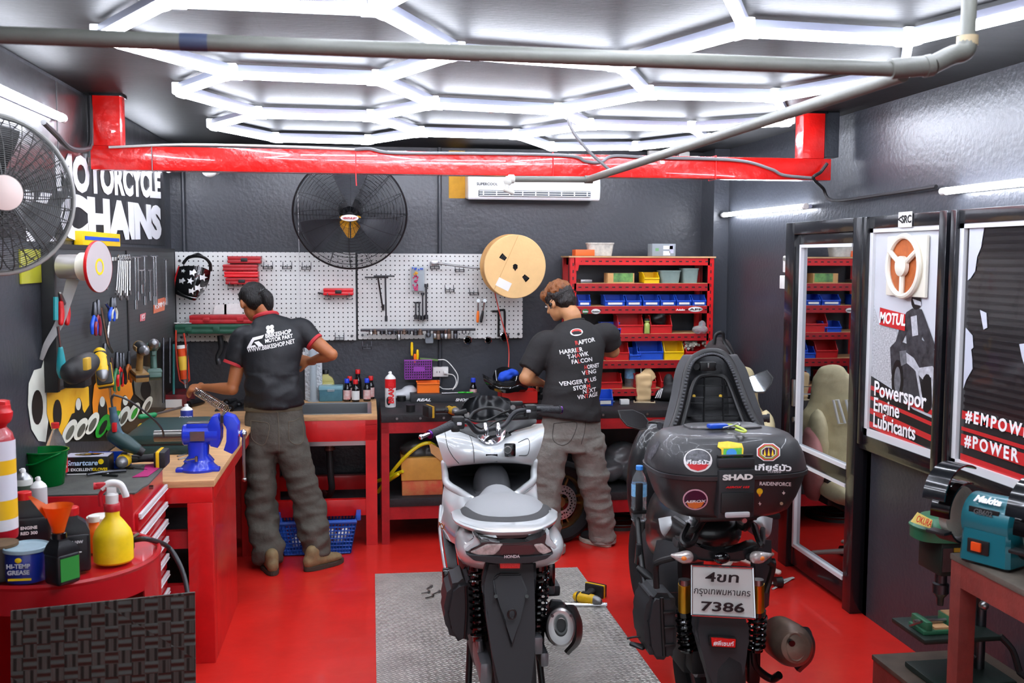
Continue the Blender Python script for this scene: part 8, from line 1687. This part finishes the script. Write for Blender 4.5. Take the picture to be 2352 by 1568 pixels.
# blue basket
a,c=P(652,1283,Z=0),P(805,1275,Z=0);BB=M('basket_blue','#1850b0',.4);y0_=a.y+.05
t=thing('basket','blue plastic basket of bottles under the sink bench','basket',((a.x+c.x)/2,y0_+.12,0));b=B();h_=.23;xa,xb=a.x,c.x;sx2=.035
def wallgrid(b,p0,p1,q0,q1,nu,nv):
    for i in range(nu+1):
        u=i/nu;A_,C_=Vector(p0).lerp(Vector(p1),u),Vector(q0).lerp(Vector(q1),u);b.cyl(A_,C_,.0045,n=4)
    for j in range(nv+1):
        v=j/nv;b.cyl(Vector(p0).lerp(Vector(q0),v),Vector(p1).lerp(Vector(q1),v),.0045,n=4)
y1_=y0_+.26
for A_,C_,nu in (((xa,y0_,.01),(xb,y0_,.01),22),((xa,y1_,.01),(xb,y1_,.01),22),((xa,y0_,.01),(xa,y1_,.01),14),((xb,y0_,.01),(xb,y1_,.01),14)):
    f_=lambda p:(p[0]+(sx2 if p[0] > (xa+xb)/2 else -sx2),p[1]+(.02 if p[1] > y0_+.1 else -.02),h_-.03)
    wallgrid(b,A_,C_,f_(A_),f_(C_),nu,8)
b.bx(xa,xb,y0_,y1_,.004,.01)
part('mesh_walls',b,BB,t)
b=B().tube([(xa-sx2,y0_-.02,h_-.02),(xb+sx2,y0_-.02,h_-.02),(xb+sx2,y1_+.02,h_-.02),(xa-sx2,y1_+.02,h_-.02)],.014,8,1,loop=True).bx(xb+sx2,xb+sx2+.03,y0_+.04,y1_-.04,h_-.03,h_+.005,.006).bx(xa-sx2-.03,xa-sx2,y0_+.04,y1_-.04,h_-.03,h_+.005,.006)
part('rim',b,BB,t)
for i in range(4):one('waste_bottle',B().limb([(Vector((xa+.06+i*.09,y0_+.12,.05+.02*(i % 2))),(.032,.032)),(Vector((xa+.1+i*.09,y0_+.14,.1)),(.03,.03))]),[WHT,YEL,M('silver_bits','#b8b8b8',.3,.6),WHT][i],('white bottle at the left inside the blue basket','yellow bottle inside the blue basket','silver can inside the blue basket','white bottle at the right inside the blue basket')[i],'bottle')
# ---------------------------------------------------------------- floor: chequer plate, wheel, driver, bolts
CP=M('chequer_plate','#c2bfb8',.36,.5,var=.25,vs=5)
nt=CP.node_tree;N=nt.nodes;L=nt.links;tc=N.new('ShaderNodeTexCoord');mp=N.new('ShaderNodeMapping');mp.inputs['Rotation'].default_value=(0,0,PI/4);L.new(tc.outputs['Object'],mp.inputs[0])
ck=N.new('ShaderNodeTexChecker');ck.inputs['Scale'].default_value=1/.024;L.new(mp.outputs[0],ck.inputs[0]);wv=[]
for ax_ in ('X','Y'):
    w_=N.new('ShaderNodeTexWave');w_.bands_direction=ax_;w_.inputs['Scale'].default_value=1/.024*.95*.5;L.new(mp.outputs[0],w_.inputs[0]);wv.append(w_)
mx=N.new('ShaderNodeMix');mx.data_type='FLOAT';L.new(ck.outputs['Fac'],mx.inputs[0]);L.new(wv[0].outputs['Fac'],mx.inputs[2]);L.new(wv[1].outputs['Fac'],mx.inputs[3])
bp=N.new('ShaderNodeBump');bp.inputs['Strength'].default_value=1;bp.inputs['Distance'].default_value=.004;L.new(mx.outputs[0],bp.inputs['Height']);L.new(bp.outputs[0],N['Principled BSDF'].inputs['Normal'])
one('chequer_plate',B().poly([(0,0),(1.2,.03),(1.24,3.0),(-.01,3.0)][::-1],(.03,5.83,.0005),(1,0,0),(0,-1,0),-.004),CP,'steel chequer plate on the red floor under the white scooter','plate')
wc=P(1282,1172,Y=6.35);wc.z=.272
t=thing('wheel','loose front wheel with gold rim and drilled disc behind the right mechanic','wheel',(wc.x,wc.y,0));axw=Vector((.3,-.95,.05)).normalized()
part('tyre',B().lathe([(.178,-.035),(.19,-.046),(.235,-.052),(.26,-.035),(.27,0),(.26,.035),(.235,.052),(.19,.046),(.178,.035),(.178,-.035)],wc,axw,n=64,cap=False),RUB,t)
RG=M('rim_bronze','#a08658',.3,.85);x_,y_,d_=frame(axw)
b=B().lathe([(.165,-.035),(.18,-.03),(.172,0),(.18,.03),(.165,.035),(.16,0),(.165,-.035)],wc,axw,n=56,cap=False).cyl(wc-axw*.035,wc+axw*.035,.035)
for k in range(10):a_=2*PI*(k//2)/5+(.16 if k % 2 else -.16);b.cyl(wc+x_*.03*math.cos(a_)+y_*.03*math.sin(a_),wc+x_*.165*math.cos(a_*1.0)+y_*.165*math.sin(a_),.009,n=8)
part('rim',b,RG,t)
dsk=part('brake_disc',B().lathe([(.055,.038),(.112,.038),(.112,.043),(.055,.043),(.055,.038)],wc,axw,n=48,cap=False),M('disc_steel','#dcdcdc',.3,.8),t);b=B()
for k in range(28):
    a_=2*PI*k/28
    for r in (.1,.072+.006*(k % 2)):p=wc+axw*.0425+x_*r*math.cos(a_+(.05 if r < .09 else 0))+y_*r*math.sin(a_+(.05 if r < .09 else 0));b.cyl(p,p+axw*.0015,.0042 if r > .09 else .006,n=8)
part('disc_holes',b,GBL,dsk,kind='stuff')
cordless(P(1348,1374,Z=.035),lay((.75,-.66,0),(-.66,-.75,0)),'clean yellow and black cordless driver lying on the red floor at the plate edge')
one('socket_bar',B().cyl(P(1295,1388,Z=.012),P(1390,1389,Z=.012),.011,n=14).cyl(P(1384,1389,Z=.012),P(1394,1389,Z=.012),.014,n=14),CHR,'steel axle bolt lying on the plate before the floor driver','axle')
for i,(x0_,y0_,x1_,y1_) in enumerate(((980,1352,990,1346),(968,1362,984,1359),(994,1364,1008,1358),(977,1373,993,1368))):one('bolt',B().cyl(P(x0_,y0_,Z=.012),P(x1_,y1_,Z=.012),.004,n=8).cyl(P(x1_,y1_,Z=.012),P(x1_+2,y1_-1,Z=.012),.009,n=6),STL,'loose bolt lying on the chequer plate left of the white scooter','bolt','loose bolts on the plate')
a=P(1768,1340,Z=.01);one('bracket_strip',B().tube([a,P(1822,1326,Z=.01)],.012,6,1,flat=.4).tube([P(1775,1352,Z=.006),P(1815,1330,Z=.006)],.008,6,1,flat=.4),M('strip_white','#c8c8c4',.4),'small white toothed strip on the red floor right of the black scooter','strip')
# ---------------------------------------------------------------- cream chair by the door
CRM=M('chair_cream','#cdbf94',.55,var=.2,vs=6,bump=.1);PNK=M('chair_pink','#c07f78',.6,var=.15,vs=8)
t=thing('office_chair','worn cream and pink racing style chair with star base beside the glass door','chair',(2.14,5.62,0));cxh,cyh=2.1,5.62
part('backrest',fuse(B().limb([((cxh+.08,cyh+.12,.5),(.15,.07)),((cxh+.07,cyh+.15,.7),(.25,.065)),((cxh+.07,cyh+.17,.95),(.22,.055)),((cxh+.12,cyh+.18,1.1),(.13,.05)),((cxh+.13,cyh+.18,1.16),(.09,.045))],side=(1,.2,0)).ell((cxh+.25,cyh+.08,.75),(.06,.09,.2)),.012,4,wr=cloth(.004,20,3)),CRM,t)
part('side_bolster',fuse(B().limb([((cxh+.26,cyh+.08,.45),(.06,.08)),((cxh+.3,cyh+.04,.62),(.06,.12)),((cxh+.28,cyh+.1,.8),(.045,.07))],side=(1,0,0)),.012,3,wr=cloth(.004,20,8)),PNK,t,'pink outer bolster')
for dx in (.02,.1):part('back_slot',B().tube([(cxh+dx+.02,cyh+.09,1.0),(cxh+dx+.05,cyh+.09,1.0),(cxh+dx+.02,cyh+.07,.86),(cxh+dx-.02,cyh+.07,.86)],.008,8,1,loop=True),WHT,t)
part('seat',fuse(B().ell((cxh,cyh-.1,.46),(.26,.25,.07)).ell((cxh+.22,cyh-.08,.49),(.06,.22,.06)),.012,4,wr=cloth(.005,16,6)),CRM,t);part('seat_pan',B().bx(cxh-.2,cxh+.2,cyh-.3,cyh+.12,.38,.42,.02).bx(cxh+.22,cxh+.26,cyh-.1,cyh+.1,.4,.56,.01),BLK,t)
part('gas_lift',B().cyl((cxh,cyh-.08,.1),(cxh,cyh-.08,.4),.028),BLK,t)
sb=part('star_base',B().cyl((cxh,cyh-.08,.09),(cxh,cyh-.08,.15),.045),M('base_cream','#d8c8bc',.4),t)
for k in range(5):
    a_=2*PI*k/5+.35;e_=Vector((cxh+.3*math.cos(a_),cyh-.08+.3*math.sin(a_),.085))
    part('spoke',B().limb([((cxh,cyh-.08,.12),(.028,.02)),(e_,(.02,.014))],n=10),_m['base_cream'],sb);part('caster',B().cyl(e_+Vector((-.02,0,-.055)),e_+Vector((.02,0,-.055)),.03,n=18),BLK,sb)
# ---------------------------------------------------------------- right foreground: table, grinder, drill press
TBL=M('table_red_brown','#7a3028',.6,bump=.15,bs=30,var=.25,vs=7)
t=thing('table','dull red-brown wooden table carrying the bench grinder at the right edge','table',(2.15,2.9,0));tx0,tx1,ty0,ty1,tz=1.905,2.48,2.3,3.04,.88
part('table_top',B().bx(tx0,tx1,ty0,ty1,tz-.02,tz,.003),M('table_top_dirty','#5a5248',.7,var=.35,vs=9),t);part('apron',B().bx(tx0+.004,tx0+.03,ty0,ty1-.004,tz-.1,tz-.02).bx(tx0+.004,tx1,ty1-.03,ty1-.004,tz-.1,tz-.02),TBL,t)
for xx in (tx0,tx1-.06):
    for yy in (ty0,ty1-.06):part('leg',B().bx(xx+.003,xx+.062,yy,yy+.058,0,tz-.02,.003),TBL,t)
MK=M('grinder_teal','#0b6470',.35,coat=.3,bump=.03)
gx,gy=1.99,2.92;t=thing('bench_grinder','teal bench grinder with two wheels and black guards on the red-brown table','bench grinder',(gx,gy,tz),rz=-1.12,local=True)
t.scale=(1.12,1.12,1.12)
part('base',B().bx(-.07,.075,-.065,.065,0,.05,.008),BLK,t)
part('housing',B().rings([[(x*s,y*s,z) for x,y in ((-.07,-.06),(-.06,-.07),(.065,-.07),(.075,-.06),(.075,.06),(.065,.07),(-.06,.07),(-.07,.06))] for z,s in ((.01,1.05),(.1,.98))]).lathe([(.045,-.085),(.07,-.07),(.072,.07),(.05,.09)],(0,0,.125),(1,0,0),n=32),MK,t)
part('switch_plate',B().bx(-.045,.02,-.076,-.068,.035,.075,.003),BLK,t);part('switch',B().bx(-.03,.0,-.083,-.075,.042,.068,.003),M('switch_orange','#d84a14',.35),t)
part('badge',B().bx(-.05,.04,-.066,-.062,.142,.165,.001),BLK,t);text('GB602',.02,(-.005,-.068,.153),(1,0,0),(0,.2,1),STL,t,bold=.03);text('Makita',.03,(0,-.055,.187),(1,0,0),(0,.7,.7),WTX,t,bold=.04,shear=.2)
for s,wm in ((-1,M('stone_white','#c4beb0',.85,bump=.2,bs=200)),(1,M('stone_green','#6a8a84',.85,bump=.2,bs=200))):
    g_=part('grinding_wheel',B().lathe([(.02,s*.115),(.075,s*.115),(.075,s*.138),(.02,s*.138)],(0,0,.125),(1,0,0),n=40),wm,t);part('flange',B().lathe([(.03,s*.138),(.032,s*.145),(.012,s*.15),(.01,s*.17)],(0,0,.125),(1,0,0),n=20),STL,g_)
    b=B()
    def arc(r,a0,a1,k=16):return [(r*math.cos(math.radians(a0+(a1-a0)*i/k)),r*math.sin(math.radians(a0+(a1-a0)*i/k))) for i in range(k+1)]
    b.poly(arc(.09,70,185)+arc(.084,185,70),(s*.095 if s > 0 else -.155,0,.125),(0,1,0),(0,0,1),.06)
    part('wheel_guard',b,GBL,t)
    part('eye_shield',B().poly(arc(.105,60,175)+arc(.1,175,60),(s*.09 if s > 0 else -.16,-.02,.165),(0,1,0),(0,0,1),.07).bx(s*.125-.01,s*.125+.01,-.07,-.055,.17,.22),M('smoked_plastic','#101216',.15,coat=.4),t)
    part('spark_tray',B().poly(arc(.088,215,300)+arc(.082,300,215),(s*.095 if s > 0 else -.155,0,.12),(0,1,0),(0,0,1),.06).bx(s*.125-.03,s*.125+.03,-.11,-.07,.07,.08,.003),BLK,t)
cable('coiled_cable',[(2.25,2.95,tz+.02),(2.3,3.0,tz+.12),(2.36,2.98,tz+.2),(2.42,2.93,tz+.14),(2.36,2.9,tz+.1),(2.3,2.95,tz+.17),(2.38,3.0,tz+.21),(2.44,2.95,tz+.1),(2.4,2.9,tz+.01)],.006,DCB,'coiled black power cable behind the bench grinder')
one('yellow_bit',B().ell((2.36,2.62,tz+.012),(.02,.03,.012)),M('pale_yellow','#d8d060',.6),'small pale yellow lump on the table near the grinder','lump')
# drill press on its low stand
t=thing('stand','low dark red wooden stand under the drill press','stand',(2.25,3.6,0));part('stand_top',B().bx(2.015,2.49,3.3,3.735,.23,.25,.003),M('stand_top_dirty','#4a3c30',.65,var=.4,vs=8),t)
for xx in (2.02,2.44):
    for yy in (3.305,3.685):part('leg',B().bx(xx,xx+.045,yy,yy+.045,0,.23),TBL,t)
part('side',B().bx(2.02,2.03,3.35,3.685,.12,.23).bx(2.065,2.44,3.72,3.73,.12,.23),TBL,t)
DPG=M('press_green','#2c6a4a',.4,coat=.2,var=.12,vs=9);DPD=M('press_dark','#1c2a24',.45,.2)
t=thing('drill_press','green bench drill press with belt cover and clamp on its table','drill press',(2.2,3.55,.25))
dpx,dpy=2.22,3.52
part('foot',B().bx(2.08,2.4,3.36,3.6,.251,.275,.008),DPD,t);part('column',B().cyl((2.33,3.5,.27),(2.33,3.5,.8),.022),DST,t)
h0=P(2083,1200,Y=3.55);print('dp',h0)
part('belt_cover',B().rings([sq(.16,.09,z,2.215+o2,3.52,32,3) for z,o2 in ((.79,0),(.83,0))]+[sq(.165,.094,.832,2.215,3.52,32,3),sq(.165,.094,.838,2.215,3.52,32,3),sq(.13,.075,.875,2.225,3.52,32,3)]),DPG,t)
lb_=part('label_plate',B().sheet([P(2092,1198,Y=3.44),P(2138,1214,Y=3.4),P(2142,1194,Y=3.46),P(2108,1176,Y=3.48)],(0,.003,0)),M('label_buff','#c0a850',.5),t);fit_text('OKURA',P(2106,1190,Y=3.42),P(2140,1203,Y=3.4),.026,RTX,lb_)
part('head',B().bx(2.12,2.24,3.44,3.6,.66,.79,.01),DPD,t);part('data_plate',B().bx(2.125,2.165,3.436,3.44,.68,.77),STL,t);part('yellow_strip',B().bx(2.17,2.24,3.436,3.44,.755,.77),M('strip_ochre','#a88820',.5),t)
part('quill',B().lathe([(.022,0),(.022,-.04),(.03,-.045),(.03,-.08),(.014,-.1),(.012,-.13)],(2.16,3.5,.66)),DST,t);part('feed_lever',B().cyl((2.25,3.43,.7),(2.27,3.4,.58),.006).ell((2.272,3.395,.56),(.018,.018,.018)),STL,t)
part('work_table',B().bx(2.03,2.34,3.38,3.62,.425,.445,.006),DPD,t);
t=thing('machine_vise','green machine vise on the drill press table','vise',(2.14,3.5,.446));part('frame',B().bx(2.05,2.22,3.42,3.53,.446,.462,.004).bx(2.06,2.085,3.42,3.53,.46,.495,.005).bx(2.17,2.22,3.42,3.53,.46,.5,.005),DPG,t);part('screw',B().cyl((2.04,3.475,.48),(2.17,3.475,.48),.008),STL,t);part('handle',B().cyl((2.04,3.42,.5),(2.04,3.5,.455),.005),STL,t);part('wood_block',B().bx(2.1,2.16,3.43,3.52,.462,.47).bx(2.175,2.215,3.43,3.52,.5,.504),WOOD,t)
cable('press_cable',[(2.26,3.43,.74),(2.2,3.4,.66),(2.18,3.4,.55),(2.2,3.42,.42),(2.25,3.4,.36)],.006,DCB,'black cable looping down the front of the drill press')
t=thing('crank_handle','black crank lever on the drill press column','lever',(2.42,3.42,.3));part('arm',B().tube([(2.36,3.42,.43),(2.4,3.4,.38),(2.42,3.38,.3)],.012,8),BLK,t);part('knob',B().limb([((2.42,3.38,.3),(.012,.012)),((2.46,3.36,.27),(.014,.014))]),RUB,t)
